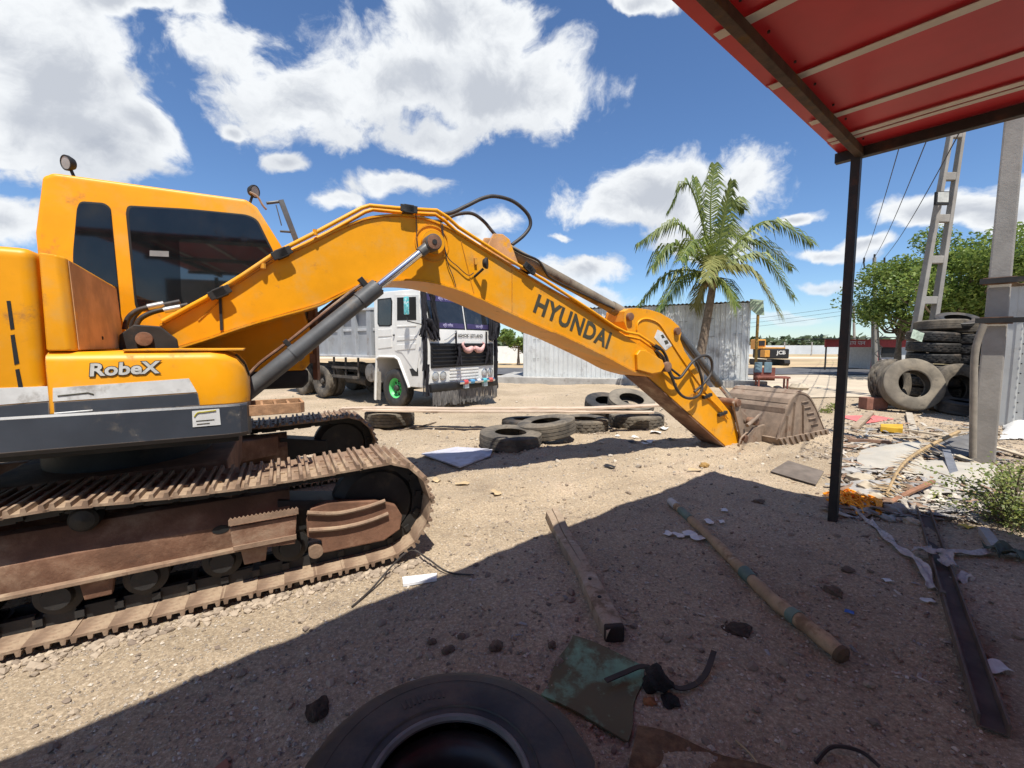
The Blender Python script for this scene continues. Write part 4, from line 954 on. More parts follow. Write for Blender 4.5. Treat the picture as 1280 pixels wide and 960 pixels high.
# the big tyre at the viewer's feet, with its rim ring
fp = Vector((-0.215, 1.39, 0.14+gz(-0.215, 1.39)-0.01))
FT = tyre(fp, (0.02, -0.03, 1), 'large black tyre lying flat beside the torn green sheet', M_tyre_blk, tread=0.010, Rr=0.525, w=0.285, rin=0.262)
def dress_front_tyre():
    M_fl = P('inner_flap_rubber', (0.028, 0.027, 0.026), 0.38, var=0.2, scale=5, dirt=((0.07, 0.06, 0.05), 0.5, 0.75, 3))
    def loc(name, mb, m):
        me_o = mb.build(name, m, None, smooth=45); me_o.data.transform(Matrix.Translation(me_o.location)); me_o.location = (0, 0, 0); me_o.parent = FT; return me_o
    h = 0.1425
    loc('inner_flap', MB().lathe([(0.30, h*0.30), (0.270, h*0.34), (0.240, h*0.22), (0.215, -h*0.1), (0.205, -h*0.7), (0.225, -h*0.7), (0.30, -h*0.1)], (0, 0, 0), (0, 0, 1), 64), M_fl)
    for r, z in ((0.312, h*0.995), (0.440, h*0.992)):
        loc('sidewall_ring', MB().lathe([(r-0.0035, z-0.004), (r, z+0.0028), (r+0.0035, z-0.004)], (0, 0, 0), (0, 0, 1), 84), M_tyre_blk)
    loc('bead_ring', MB().lathe([(0.262, h*0.86), (0.268, h*0.955), (0.276, h*0.975), (0.282, h*0.955)], (0, 0, 0), (0, 0, 1), 84), P('bead_highlight', (0.13, 0.12, 0.11), 0.5, var=0.3, scale=6))  # paler ring: the highlight along the bead edge is put into its colour
    rnd = random.Random(6)
    for k in range(9):   # worn raised marks on the sidewall, no longer legible
        a = R(68)+k*0.055; l = 0.05*rnd.uniform(.6, 1)
        q = [Vector((math.cos(a+da)*r, math.sin(a+da)*r, h*1.012)) for r, da in ((0.375-l*.5, -.014), (0.375-l*.5, .010), (0.375+l*.5, .014), (0.375+l*.5, -.010))]
        loc('worn_mark', MB().add(q+[p+Vector((0, 0, .0035)) for p in q], [(0, 1, 2, 3), (7, 6, 5, 4), (0, 4, 5, 1), (1, 5, 6, 2), (2, 6, 7, 3), (3, 7, 4, 0)]), M_tyre_blk)
dress_front_tyre()
# tyres that carry the plank
def flat(px, py, up, tilt, label, mat, **kw):
    p = G(px, py); p.z = gz(p.x, p.y)+up; return tyre(p, tilt, label, mat, 'old tyres under and around the plank', **kw)
p1 = G(638, 566)+Vector((0, 0.55, 0)); p1.z = gz(p1.x, p1.y)+0.125
tyre(p1, (0.03, -0.05, 1), 'old bald tyre lying flat at the edge of the pale board', M_tyre_dust, 'old tyres under and around the plank', tread=0.0, Rr=0.52, w=0.26, n=60)
p2 = Vector((0.62, 7.95, 0.235)); p2.z += gz(p2.x, p2.y)
tyre(p2, (-0.13, -0.02, 1), 'cracked tyre tilted up on the flat bald tyre, under the plank', M_tyre_dust, 'old tyres under and around the plank', spin=0.3, Rr=0.52, w=0.29, tread=0.004)
p2b = Vector((0.30, 8.75, 0.12)); p2b.z += gz(p2b.x, p2b.y)
tyre(p2b, (0.0, 0.05, 1), 'dark tyre hidden in the shade behind the cracked tilted tyre', M_tyre_blk, 'old tyres under and around the plank', Rr=0.5, w=0.25)
p3 = Vector((1.45, 9.0, 0.13)); p3.z += gz(p3.x, p3.y)
tyre(p3, (0, 0, 1), 'flat grey tyre under the plank between two other tyres', M_tyre_dust, 'old tyres under and around the plank', spin=1, Rr=0.5, w=0.27)
p4 = Vector((2.62, 9.35, 0.14)); p4.z += gz(p4.x, p4.y)
tyre(p4, (0, 0, 1), 'flat dusty tyre at the plank end beside the excavator stick', M_tyre_dust, 'old tyres under and around the plank', spin=.5, Rr=0.56, w=0.28)
p5 = Vector((2.62, 9.80, 0.42)); p5.z += gz(p5.x, p5.y)
tyre(p5, (0.06, -0.36, 0.93), 'pale bleached tyre leaning on a flat tyre with its hole showing', M_tyre_pale, 'old tyres under and around the plank', spin=.5, tread=0.0, Rr=0.50, w=0.25, n=60)
p6 = Vector((2.2, 10.35, 0.30)); p6.z += gz(p6.x, p6.y)
tyre(p6, (0.05, -0.30, 0.95), 'dark tyre propped behind the pale leaning tyre', M_tyre_blk, 'old tyres under and around the plank', Rr=0.5, w=0.27)
p7 = Vector((-2.55, 9.25, 0.145)); p7.z += gz(p7.x, p7.y)
tyre(p7, (0, 0, 1), 'grey ribbed tyre under the plank end by the white truck', M_tyre_dust, 'old tyres under and around the plank', spin=.2, Rr=0.5, w=0.29)

M_wood = P('weathered_plank', (0.50, 0.39, 0.29), 0.85, var=0.2, scale=3, bump=0.25, bscale=30, stretch=(0.35, 3, 3), dirt=((0.22, 0.14, 0.09), 0.5, 0.7, 4))
M_wood_pale = P('pale_weathered_timber', (0.33, 0.25, 0.175), 0.85, var=0.3, scale=5, bump=0.4, bscale=18, dirt=((0.17, 0.115, 0.07), 0.5, 0.68, 5), dirt2=((0.42, 0.35, 0.27), 0.56, 0.7, 8))
def plank(pts, w, h, label, cat='plank', mat=None, name='plank'):
    """board along a path of points with uneven ends and thickness"""
    mb = MB(); pts = [Vector(p) for p in pts]; n = len(pts); v = []
    for i, p in enumerate(pts):
        d = (pts[min(i+1, n-1)]-pts[max(i-1, 0)]).normalized(); a = d.cross(Vector((0, 0, 1))).normalized(); b = a.cross(d)
        for x, y in ((-1, -1), (1, -1), (1, 1), (-1, 1)):
            e = random.uniform(-0.03, 0.03) if i in (0, n-1) else 0
            v.append(p+a*(x*w/2*(1+random.uniform(-.04, .04)))+b*(y*h/2)+d*e)
    f = [(i*4+j, i*4+(j+1) % 4, (i+1)*4+(j+1) % 4, (i+1)*4+j) for i in range(n-1) for j in range(4)]+[(3, 2, 1, 0), (4*n-4, 4*n-3, 4*n-2, 4*n-1)]
    mb.add(v, f); o = mb.build(name, mat or M_wood, None, smooth=0, bevel=0.004); return tag(o, label, cat)
zs = 0.445
plank([(-3.45, 8.95, 0.40), (-2.6, 8.95, 0.42), (-1.2, 8.92, 0.40), (0.2, 8.86, 0.42), (1.6, 8.82, 0.43), (3.1, 9.0, 0.47)], 0.24, 0.04, 'long grey plank laid across the old tyres')
plank([(-2.9, 8.68, 0.415), (-1.2, 8.66, 0.385), (0.6, 8.62, 0.39), (1.9, 8.6, 0.385), (2.75, 8.62, 0.38)], 0.16, 0.035, 'thinner plank sagging along the front of the long one')

# ================================================================ the white tipper truck
def build_truck():
    hd = Vector((0.788, -0.616, 0)).normalized(); ac = Vector((0.616, 0.788, 0)).normalized()
    O = G(492.5, 509.5)
    TR = thing('tipper_truck', (O.x, O.y, 0), 'white tipper truck with green wheel hub and black tassels on its cab', 'truck')
    def K(a, b, z): return O+hd*a+ac*b+Vector((0, 0, z))
    eye = Vector((0, 0, EYE))
    def KS(px, py, b=0.0):
        r = ray(px, py); k = (O+ac*b-eye).dot(ac)/r.dot(ac); p = eye+r*k; return ((p-O).dot(hd), p.z)
    def KF(px, py, a=1.42):
        r = ray(px, py); k = (O+hd*a-eye).dot(hd)/r.dot(hd); p = eye+r*k; return ((p-O).dot(ac), p.z)
    W = 2.5; AF = 1.40
    M_w = P('truck_white_paint', (0.72, 0.71, 0.67), 0.38, var=0.06, scale=2.5, bump=0.04, bscale=6, dirt=((0.40, 0.35, 0.27), 0.60, 0.85, 2.2), dirt2=((0.33, 0.28, 0.2), 0.70, 0.82, 8), coat=0.2)
    M_bd = P('tipper_grey_paint', (0.30, 0.315, 0.33), 0.5, var=0.12, scale=2, dirt=((0.22, 0.19, 0.16), 0.55, 0.8, 2.5))
    M_ch = P('chassis_dark', (0.05, 0.045, 0.04), 0.8, var=0.3, scale=5, dirt=((0.16, 0.13, 0.10), 0.45, 0.75, 3))
    M_gr = P('grille_black', (0.015, 0.015, 0.016), 0.5, var=0.3)
    M_cl = P('black_cloth', (0.013, 0.012, 0.016), 0.9, var=0.4, scale=20, bump=0.3)
    M_fr = P('grey_fringe', (0.13, 0.125, 0.12), 0.85, var=0.4, scale=6, dirt=((0.34, 0.31, 0.27), 0.52, 0.72, 5), stretch=(6, 6, 1))
    M_gl = P('truck_window', (0.02, 0.022, 0.024), 0.05, var=0.2, spec=0.8, dirt=((0.10, 0.10, 0.09), 0.5, 0.85, 2))
    M_dark = P('dark_inside', (0.008, 0.008, 0.008), 0.8)
    M_grn = P('green_hub_paint', (0.10, 0.55, 0.16), 0.45, var=0.15, dirt=((0.10, 0.12, 0.07), 0.6, 0.8, 9))
    # cab profile on the near side, with the wheel arch cut out
    za = KS(500, 361)[1]; zr = za-0.05
    ar, az = KS(470.5, 452)
    arch = [(-0.74, 0.62), (-0.70, 1.30), (-0.55, 1.36), (0.10, 1.36), (0.25, 1.30), (0.62, 0.66), (0.66, 0.62)]
    prof = [(-0.78, 0.62), (-0.74, 0.62)]+arch[1:-1]+[(0.66, 0.60), (1.28, 0.60), (AF, 0.70), (AF, 1.75), (AF-0.02, 2.05), (AF-0.18, zr-0.14), (AF-0.34, zr), (-0.62, zr+0.03), (-0.78, zr-0.10)]
    cab = MB().prism(prof, 0.0, W, K).build('cab', M_w, TR, bevel=0.05, seg=3)
    # wheel arch lip, doors and windows of the near side
    MB().tube([K(a, -0.01, z) for a, z in [(-0.80, 0.15)]+[(-0.76, 0.7)]+arch[1:-1]+[(0.66, 0.58)]], 0.035, 8).build('arch_lip', M_w, cab, smooth=40)
    def side(poly, mat, name, proud, back=0.02, bev=0.0):
        return MB().prism([KS(x, y) for x, y in poly], -proud, back, K).build(name, mat, cab, smooth=0, bevel=bev)
    side(((472, 374), (489, 372), (490.5, 377), (490, 406), (487, 408), (474, 408), (472, 404)), M_gasket, 'window_rubber', 0.006)
    side(((473.2, 375.5), (488.3, 373.5), (489.3, 378), (488.8, 405), (486.5, 406.5), (475, 406.5), (473.2, 403.5)), M_gl, 'rear_side_window', 0.010)
    door = side(((493.5, 368), (524, 368), (526, 404), (525, 440), (521, 465), (516, 460), (503, 441), (494, 438)), M_w, 'door', 0.014, 0.02, 0.006)
    side(((497, 372), (520.5, 371), (521, 400), (497, 400.5)), M_dark, 'door_window', 0.019)
    MB().box((KS(493, 419)[0], -0.022, KS(493, 419)[1]), (0.05, 0.03, 0.04), K).build('handle', M_gr, door, smooth=0, bevel=0.005)
    for poly in (((497, 421), (521, 419), (521, 424), (497, 426)), ((497, 431), (521, 429), (520, 436), (497, 438)), ((497, 407), (521, 406), (521, 408), (497, 409))):
        MB().prism([KS(x, y) for x, y in poly], -0.026, -0.01, K).build('pressed_panel', M_w, door, smooth=0, bevel=0.008)
    for poly in (((473, 424), (490, 422), (490, 434), (473, 436)), ((473, 412), (490, 411), (490, 420), (473, 421))):
        side(poly, M_w, 'pressed_panel', 0.012, 0.01, 0.006)
    side(((512, 461), (522.5, 460), (523, 470), (515, 470)), M_gr, 'step_recess', 0.004)
    # teal mirror back on its arm
    m0 = KS(508, 382, -0.25)
    MB().box((m0[0], -0.25, m0[1]), (0.16, 0.05, 0.44), K).build('mirror', P('teal_mirror', (0.12, 0.50, 0.52), 0.4, var=0.3, scale=14, dirt=((0.7, 0.75, 0.75), 0.5, 0.6, 16)), TR, bevel=0.02)
    MB().tube([K(m0[0], -0.25, m0[1]-0.2), K(m0[0]+0.02, -0.24, m0[1]-0.38), K(m0[0]+0.3, -0.02, m0[1]-0.46)], 0.015, 8).build('mirror_arm', M_gr, TR, smooth=40)
    # front: windscreens, panel, grille, lamps, bumper, fringe
    def front(poly, mat, name, proud, par=None, a0=AF, bev=0.0, back=0.03, seg=2):
        return MB().prism([KF(x, y, a0) for x, y in poly], 0, 1, lambda b, w, z: K(a0-back+(proud+back)*w, b, z)).build(name, mat, par or cab, smooth=0, bevel=bev, seg=seg)
    def slant(z): return AF+0.0 if z < 2.05 else AF-0.02-(z-2.05)*0.16/(zr-0.14-2.05)
    def screen(b0, b1, mat, name, z0, z1, pr):
        p = [K(slant(z)+pr, b, z) for b, z in ((b0, z0), (b1, z0), (b1, z1), (b0, z1))]
        MB().add(p+[q-hd*0.03 for q in p], [(0, 1, 2, 3), (7, 6, 5, 4), (0, 4, 5, 1), (1, 5, 6, 2), (2, 6, 7, 3), (3, 7, 4, 0)]).build(name, mat, cab, smooth=0)
    M_pur = P('purple_sun_strip', (0.045, 0.035, 0.10), 0.5)
    M_tx = P('lavender_writing', (0.52, 0.48, 0.70), 0.6)
    zb = 2.10; zt = zr-0.12
    for b0, b1 in ((0.10, 1.32), (1.40, 2.40)):
        screen(b0-0.02, b1+0.02, M_gasket, 'window_rubber', zb-0.02, zt+0.02, 0.004)
        screen(b0, b1, M_gl, 'windscreen', zb, zt, 0.010)
        screen(b0+0.02, b1-0.02, M_pur, 'sun_strip', zt-0.16, zt-0.01, 0.014)
        screen(b0+0.02, b1-0.02, M_pur, 'sun_strip', zb+0.01, zb+0.14, 0.014)
        for zc, s in ((zt-0.085, 0.11), (zb+0.075, 0.09)):
            bc = (b0+b1)/2
            def fr(x, y, h, bc=bc, zc=zc): return K(slant(zc+y)+0.016+h, bc+x, zc+y)
            lettering('\u0936\u094d\u0930\u0940 \u0917\u0923\u0947\u0936' if b0 < 1 else '\u091c\u092f \u0936\u094d\u0930\u0940', s*1.1, fr, M_tx, 'writing', cab, 0.003)
    # white nose panel and black maker's name
    def frn(x, y, h): return K(AF+0.008+h, 1.52+x, 1.92+y)
    lettering('ASHOK LEYLAND', 0.125, frn, M_gr, 'maker_name', cab, 0.003, weight=0.003)
    gz0, gz1 = 1.10, 1.72
    gr = MB().box((AF+0.01, 1.25, (gz0+gz1)/2), (0.05, 2.36, gz1-gz0), K).build('grille', M_gr, cab, smooth=0, bevel=0.01)
    for k in range(6): MB().box((AF+0.045, 1.25, gz0+0.06+k*0.10), (0.03, 2.30, 0.035), K).build('grille_bar', M_gr, gr, smooth=0, bevel=0.006)
    # curled moustache emblem
    mou = P('pink_emblem', (0.62, 0.36, 0.33), 0.6, var=0.25, scale=25)
    for sgn in (-1, 1):
        c = 1.56
        pts = [(0.03, 0.0), (0.10, -0.03), (0.20, -0.07), (0.32, -0.05), (0.40, 0.03), (0.42, 0.11), (0.36, 0.15)]
        MB().tube(smooth_path([K(AF+0.075, c+sgn*x, 1.60+z) for x, z in pts], 4), [0.05+0.035*math.sin(math.pi*min(1, i/14)) if i < 14 else 0.05-0.035*(i-14)/10 for i in range(25)], 10).build('moustache_emblem', mou, gr, smooth=60)
    # lamps either side, ribbed white centre
    zl = 0.90
    MB().box((AF-0.02, 1.25, zl), (0.06, 2.44, 0.36), K).build('lamp_panel', M_w, cab, smooth=0, bevel=0.01)
    for b in (0.20, 0.46, 2.04, 2.30):
        ho = MB().lathe([(0.02, 0.0), (0.11, 0.0), (0.11, 0.03), (0.095, 0.035), (0.09, 0.012), (0.02, 0.008)], K(AF+0.01, b, zl), hd, 20).build('headlight', P('lamp_chrome', (0.6, 0.6, 0.58), 0.25, metal=0.8), cab, smooth=35)
        MB().lathe([(0.0, 0.014), (0.092, 0.012), (0.085, 0.035), (0.0, 0.05)], K(AF+0.01, b, zl), hd, 18).build('lens', P('lamp_lens', (0.42, 0.43, 0.42), 0.12, spec=0.9), ho, smooth=50)
    for k in range(4): MB().box((AF+0.02, 1.25, zl-0.12+k*0.085), (0.03, 1.10, 0.05), K).build('white_bar', M_w, cab, smooth=0, bevel=0.008)
    MB().prism([(AF-0.10, 0.50), (AF+0.12, 0.50), (AF+0.14, 0.58), (AF+0.12, 0.70), (AF-0.10, 0.70)], -0.02, W+0.02, K).build('bumper', M_gr, TR, bevel=0.02)
    tub = MB().cyl(K(AF+0.20, 0.85, 0.70), K(AF+0.20, 2.25, 0.70), 0.055, 16).build('bull_bar', M_chrome, TR, smooth=40)
    for k, cc in enumerate(((0.55, 0.08, 0.08), (0.1, 0.3, 0.5), (0.6, 0.6, 0.62), (0.1, 0.4, 0.45), (0.5, 0.12, 0.1))):
        MB().cyl(K(AF+0.20, 1.02+k*0.25, 0.70), K(AF+0.20, 1.16+k*0.25, 0.70), 0.062, 16).build('coloured_sleeve', P('sleeve%d' % k, cc, 0.5), tub, smooth=40)
    for b in (1.15, 1.9): MB().box((AF+0.15, b, 0.62), (0.12, 0.16, 0.18), K).build('bar_bracket', P('pale_bracket', (0.5, 0.6, 0.62), 0.5), tub, smooth=0, bevel=0.01)
    # rubber fringe hung below the bumper: strips
    rnd = random.Random(5)
    for k in range(50):
        b = 0.03+k*0.0497; zb_ = 0.14+rnd.uniform(-0.03, 0.05); tw = rnd.uniform(-0.03, 0.03)
        v = [K(AF+0.10+tw, b, zb_), K(AF+0.10, b+0.044, zb_+rnd.uniform(-.02, .02)), K(AF+0.12, b+0.044, 0.54), K(AF+0.12, b, 0.54)]
        MB().add(v+[q-hd*0.012 for q in v], [(0, 1, 2, 3), (7, 6, 5, 4), (0, 4, 5, 1), (1, 5, 6, 2), (2, 6, 7, 3), (3, 7, 4, 0)]).build('fringe_strip', M_fr, TR, smooth=0)
    # black tassels on the corners and bands down the nose
    def tassel(path, r, seed):
        q = random.Random(seed); mb = MB()
        for j in range(9):
            o = Vector((q.uniform(-1, 1), q.uniform(-1, 1), q.uniform(-.3, .3)))*r*0.9
            pp = smooth_path([Vector(p)+o*(0.5+0.6*i/len(path))+Vector((q.uniform(-1, 1), q.uniform(-1, 1), 0))*r*0.35 for i, p in enumerate(path)], 4)
            n = len(pp); mb.tube(pp, [r*0.42*(0.7+0.5*math.sin(i*1.7+j)**2)*(1-0.6*i/n) for i in range(n)], 6)
        mb.build('tassel', M_cl, TR, smooth=60)
    for b, s in ((-0.03, 0), (W+0.03, 1)):
        e = -1 if b < 1 else 1
        tassel([K(AF-0.10, b+e*0.0, zr-0.05), K(AF-0.02, b+e*0.06, 2.5), K(AF+0.0, b+e*0.08, 2.2), K(AF-0.06, b+e*0.09, 1.9)], 0.10, 1+s)
        tassel([K(AF+0.03, b-e*0.16, zr-0.16), K(AF+0.05, b-e*0.20, 2.6), K(AF+0.08, b-e*0.22, 2.2), K(AF+0.08, b-e*0.24, 1.85)], 0.085, 3+s)
        tassel([K(AF+0.04, b+e*0.02, 2.3), K(AF+0.07, b-e*0.10, 2.05), K(AF+0.09, b-e*0.16, 1.80)], 0.13, 5+s)
        tassel([K(AF-0.05, b+e*0.03, 1.9), K(AF-0.02, b+e*0.04, 1.5), K(AF-0.04, b+e*0.05, 1.05)], 0.085, 7+s)
        tassel([K(AF+0.02, b+e*0.02, 1.2), K(AF+0.0, b+e*0.04, 0.8), K(AF+0.02, b+e*0.05, 0.42)], 0.08, 9+s)
    for b in (0.95, 2.15):
        MB().box((AF+0.02, b, 1.86), (0.02, 0.05, 0.38), K).build('bonnet_band', M_cl, TR, smooth=0)
        tassel([K(AF+0.06, b, 1.70), K(AF+0.09, b+0.02, 1.45), K(AF+0.08, b, 1.15)], 0.10, int(b*10))
    # wiper
    MB().tube([K(AF+0.03, 0.95, 2.02), K(AF+0.05, 0.62, 1.84), K(AF+0.04, 0.52, 1.80)], 0.014, 6).build('wiper', M_bd, cab, smooth=40)
    # wheels
    def wheel(a, b, sg, hub, dual=False):
        for off in ((0, 0.32) if dual else (0,)):
            t = tyre_mesh(Rr=0.52, w=0.27, rin=0.27, tread=0.014, n=60)
            q = Matrix((hd, Vector((0, 0, 1)), -ac*sg)).transposed() if True else None
            c = K(a, b+sg*(0.14+off), 0.52)
            t.v = [c+q @ p for p in t.v]; o = t.build('tyre', M_tyre_blk if hub is M_grn else M_tyre_dust, TR, smooth=38)
            if off == 0:
                ax = -ac*sg
                rim = MB().lathe([(0.0, -0.02), (0.12, -0.02), (0.14, -0.06), (0.21, -0.06), (0.235, 0.02), (0.275, 0.06), (0.275, 0.03), (0.26, -0.09), (0.0, -0.09)], c+ax*0.04, ax, 30).build('rim', hub, o, smooth=35)
                MB().lathe([(0.0, 0.07), (0.07, 0.065), (0.085, 0.03), (0.085, -0.03), (0.0, -0.03)], c+ax*0.04, ax, 18).build('hub', M_ch, rim, smooth=35)
                for k in range(8):
                    w = 2*math.pi*k/8; p = c+ax*0.0+(hd*math.cos(w)+Vector((0, 0, 1))*math.sin(w))*0.175
                    MB().cyl(p-ax*0.02, p-ax*0.015, 0.034, 10).build('hand_hole', M_dark, rim, smooth=0)
                    w += 0.39; p = c+ax*0.02+(hd*math.cos(w)+Vector((0, 0, 1))*math.sin(w))*0.13
                    MB().cyl(p, p+ax*0.02, 0.014, 6).build('wheel_nut', M_ch, rim, smooth=0)
    wheel(0, 0.02, 1, M_grn); wheel(0, W-0.02, -1, M_ch)
    for a in (-3.75, -5.05): wheel(a, 0.02, 1, M_ch, True); wheel(a, W-0.02, -1, M_ch, True)
    # chassis, tank, air bottle, mudguards, tipping body
    ch = MB()
    for b in (0.8, 1.7): ch.prism([(-6.2, 0.80), (1.1, 0.80), (1.1, 1.05), (-6.2, 1.05)], b, b+0.08, K)
    for a in (-5.6, -3.0, -1.2, 0.6): ch.box((a, 1.25, 0.92), (0.12, 0.9, 0.16), K)
    for a in (-3.75, -5.05, 0): ch.cyl(K(a, 0.2, 0.52), K(a, W-0.2, 0.52), 0.08, 12)
    ch.build('chassis', M_ch, TR, smooth=30)
    MB().cyl(K(-1.25, 0.15, 0.88), K(-1.25, 0.85, 0.88), 0.27, 24).build('fuel_tank', P('dented_tank', (0.33, 0.31, 0.28), 0.5, metal=0.4, var=0.2, dirt=((0.18, 0.14, 0.1), 0.5, 0.7, 4)), TR, smooth=35, bevel=0.03)
    MB().tube([K(-2.0, 0.6, 0.55), K(-2.5, 0.55, 0.62), K(-2.9, 0.5, 0.62)], 0.14, 12).build('silencer', M_ch, TR, smooth=40)
    sf = MB()
    for z in (0.72, 1.0): sf.bar(K(-1.7, 0.06, z), K(-3.1, 0.06, z), 0.04, 0.08)
    for a in (-1.75, -2.4, -3.05): sf.bar(K(a, 0.10, 0.7), K(a, 0.10, 1.3), 0.05, 0.05)
    sf.build('side_rail', M_ch, TR, smooth=0)
    MB().bar(K(-0.78, 0.03, 0.16), K(-0.72, 0.03, 0.95), 0.30, 0.015, ac).build('mud_flap', P('pale_flap', (0.3, 0.27, 0.22), 0.8), TR, smooth=0)
    bz0, bz1 = 1.32, 2.72
    body = MB().prism([(-6.3, bz0), (-0.95, bz0), (-0.90, bz1), (-6.3, bz1)], 0.08, W-0.08, K).build('tipping_body', M_bd, TR, smooth=0, bevel=0.02)
    for k in range(8):
        a = -1.02-k*0.74
        MB().prism([(a-0.10, bz0), (a+0.10, bz0), (a+0.10, bz1-0.05), (a-0.10, bz1-0.05)], -0.03, 0.10, K).build('body_rib', M_bd, body, smooth=0, bevel=0.015)
    for z in (bz0+0.03, bz0+0.78, bz1-0.05):
        MB().prism([(-6.3, z-0.035), (-0.9, z-0.035), (-0.9, z+0.035), (-6.3, z+0.035)], -0.045 if z != bz0+0.78 else 0.05, 0.10, K).build('body_rail', P('pale_rail', (0.45, 0.46, 0.47), 0.5, dirt=((0.25, 0.22, 0.18), 0.5, 0.8, 3)), body, smooth=0, bevel=0.008)
    MB().prism([(-0.86, 0.6), (-0.80, 0.6), (-0.80, 2.9), (-0.86, 2.9)], 0.15, W-0.15, K).build('head_board', M_ch, TR, smooth=0)
build_truck()

# ================================================================ leaves
def leaf_material(name, c0, c1, trans=0.25):
    m = bpy.data.materials.new(name); m.use_nodes = True; nt = m.node_tree; N = nt.nodes.new; L = nt.links.new; bs = nt.nodes['Principled BSDF']
    ge = N('ShaderNodeNewGeometry'); x = N('ShaderNodeMix'); x.data_type = 'RGBA'; L(ge.outputs['Random Per Island'], x.inputs[0])
    x.inputs[6].default_value = (*c0, 1); x.inputs[7].default_value = (*c1, 1); L(x.outputs[2], bs.inputs['Base Color'])
    bs.inputs['Roughness'].default_value = 0.5; bs.inputs['Specular IOR Level'].default_value = 0.4
    t = N('ShaderNodeBsdfTranslucent'); L(x.outputs[2], t.inputs[0]); mx = N('ShaderNodeMixShader'); mx.inputs[0].default_value = trans
    L(bs.outputs[0], mx.inputs[1]); L(t.outputs[0], mx.inputs[2]); L(mx.outputs[0], nt.nodes['Material Output'].inputs[0]); return m
M_palm = leaf_material('palm_leaf', (0.06, 0.10, 0.02), (0.235, 0.275, 0.06), 0.25)
M_palm_y = leaf_material('yellowing_palm_leaf', (0.15, 0.165, 0.045), (0.28, 0.27, 0.09), 0.2)
M_leaf = leaf_material('tree_leaf', (0.075, 0.135, 0.022), (0.26, 0.33, 0.075), 0.35)
M_bush = leaf_material('bush_leaf', (0.09, 0.14, 0.025), (0.26, 0.28, 0.07), 0.3)
M_bark = P('bark', (0.19, 0.145, 0.105), 0.9, var=0.3, scale=6, bump=0.5, bscale=16, dirt=((0.10, 0.075, 0.055), 0.5, 0.7, 8))

def build_palm():
    dep = 17.3
    base = D(873, 486, dep); base.z = gz(base.x, base.y); cen = D(893, 343, dep)
    PL = thing('palm_tree', base, 'coconut palm with a leaning ringed trunk in front of the grey sheet shed', 'tree')
    p = smooth_path([base, D(875, 450, dep), D(881, 415, dep), D(888, 375, dep), cen], 8); n = len(p)
    rr = [(0.19-0.07*i/n)*(1+0.06*(i % 2)) for i in range(n)]; rr[0] = 0.28; rr[1] = 0.23
    tr = MB().tube(p, rr, 14).build('trunk', M_bark, PL, smooth=30)
    fr = [((888, 262), (893, 205), .2, 0), ((876, 265), (868, 222), .6, 0), ((905, 270), (915, 226), -.6, 0), ((862, 232), (836, 262), .4, 0), ((912, 255), (930, 262), .8, 0),
          ((848, 280), (800, 302), .5, 0), ((842, 305), (815, 335), -.8, 0), ((838, 340), (793, 388), .2, 0), ((855, 345), (822, 388), -1.0, 0), ((878, 355), (868, 384), .8, 1), ((908, 355), (920, 382), -.9, 0),
          ((955, 277), (1016, 304), .3, 0), ((940, 300), (990, 335), 1.0, 0), ((948, 318), (992, 372), -.5, 0), ((935, 335), (975, 392), -1.1, 1), ((872, 300), (850, 325), -2.0, 0), ((905, 285), (935, 300), 2.0, 0), ((893, 320), (882, 350), -2.4, 1)]
    rnd = random.Random(8)
    for k, (mid, end, dd, yl) in enumerate(fr):
        a = cen+Vector((rnd.uniform(-.1, .1), rnd.uniform(-.1, .1), rnd.uniform(-.1, .15)))
        pth = smooth_path([a, D(*mid, dep+dd*0.6), D(*end, dep+dd)], 12); m = len(pth); L = sum((pth[i+1]-pth[i]).length for i in range(m-1))
        mb = MB().tube(pth, [0.05*(1-0.85*i/m) for i in range(m)], 5)
        per = 56
        for i in range(per):
            f = 0.10+0.90*i/per; x = f*(m-1); i0 = min(int(x), m-2); q = pth[i0].lerp(pth[i0+1], x-i0); tn = (pth[i0+1]-pth[i0]).normalized()
            sd = tn.cross(Vector((0, 0, 1)))
            if sd.length < 0.2: sd = tn.cross(Vector((0.3, 1, 0)))
            sd.normalize(); up = sd.cross(tn)
            ll = (0.86 if end[1] < 270 else 1.12)*math.sin(math.pi*(0.13+0.80*f))**0.7*rnd.uniform(0.55, 1.15)
            for sg in (-1, 1):
                d0 = (sd*sg*0.85+tn*(0.55+0.5*f)+up*0.15+Vector((0.10, 0, rnd.uniform(-.25, .15)))).normalized()
                w = 0.036
                p0 = q; p1 = q+d0*ll*0.45+Vector((0, 0, -0.06*ll)); p2 = p1+(d0*0.5+Vector((0.10, 0, -0.75))).normalized()*ll*0.55
                b = tn*w
                mb.add([p0-b*0.6, p0+b*0.6, p1+b, p1-b, p2], [(0, 1, 2, 3), (3, 2, 4)])
        mb.build('frond', M_palm_y if yl else M_palm, PL, smooth=0, normals=False)
    for k in range(7):
        q = 2*math.pi*k/7; c = cen+Vector((0.28*math.cos(q), 0.28*math.sin(q), -0.28-0.1*(k % 2)))
        MB().lathe([(0.0, -0.12), (0.07, -0.09), (0.10, 0), (0.075, 0.09), (0.0, 0.12)], c, (0, 0, 1), 12, False).build('coconut', P('coconut_husk', (0.20, 0.15, 0.06), 0.7, var=0.3), PL, smooth=60)
build_palm()

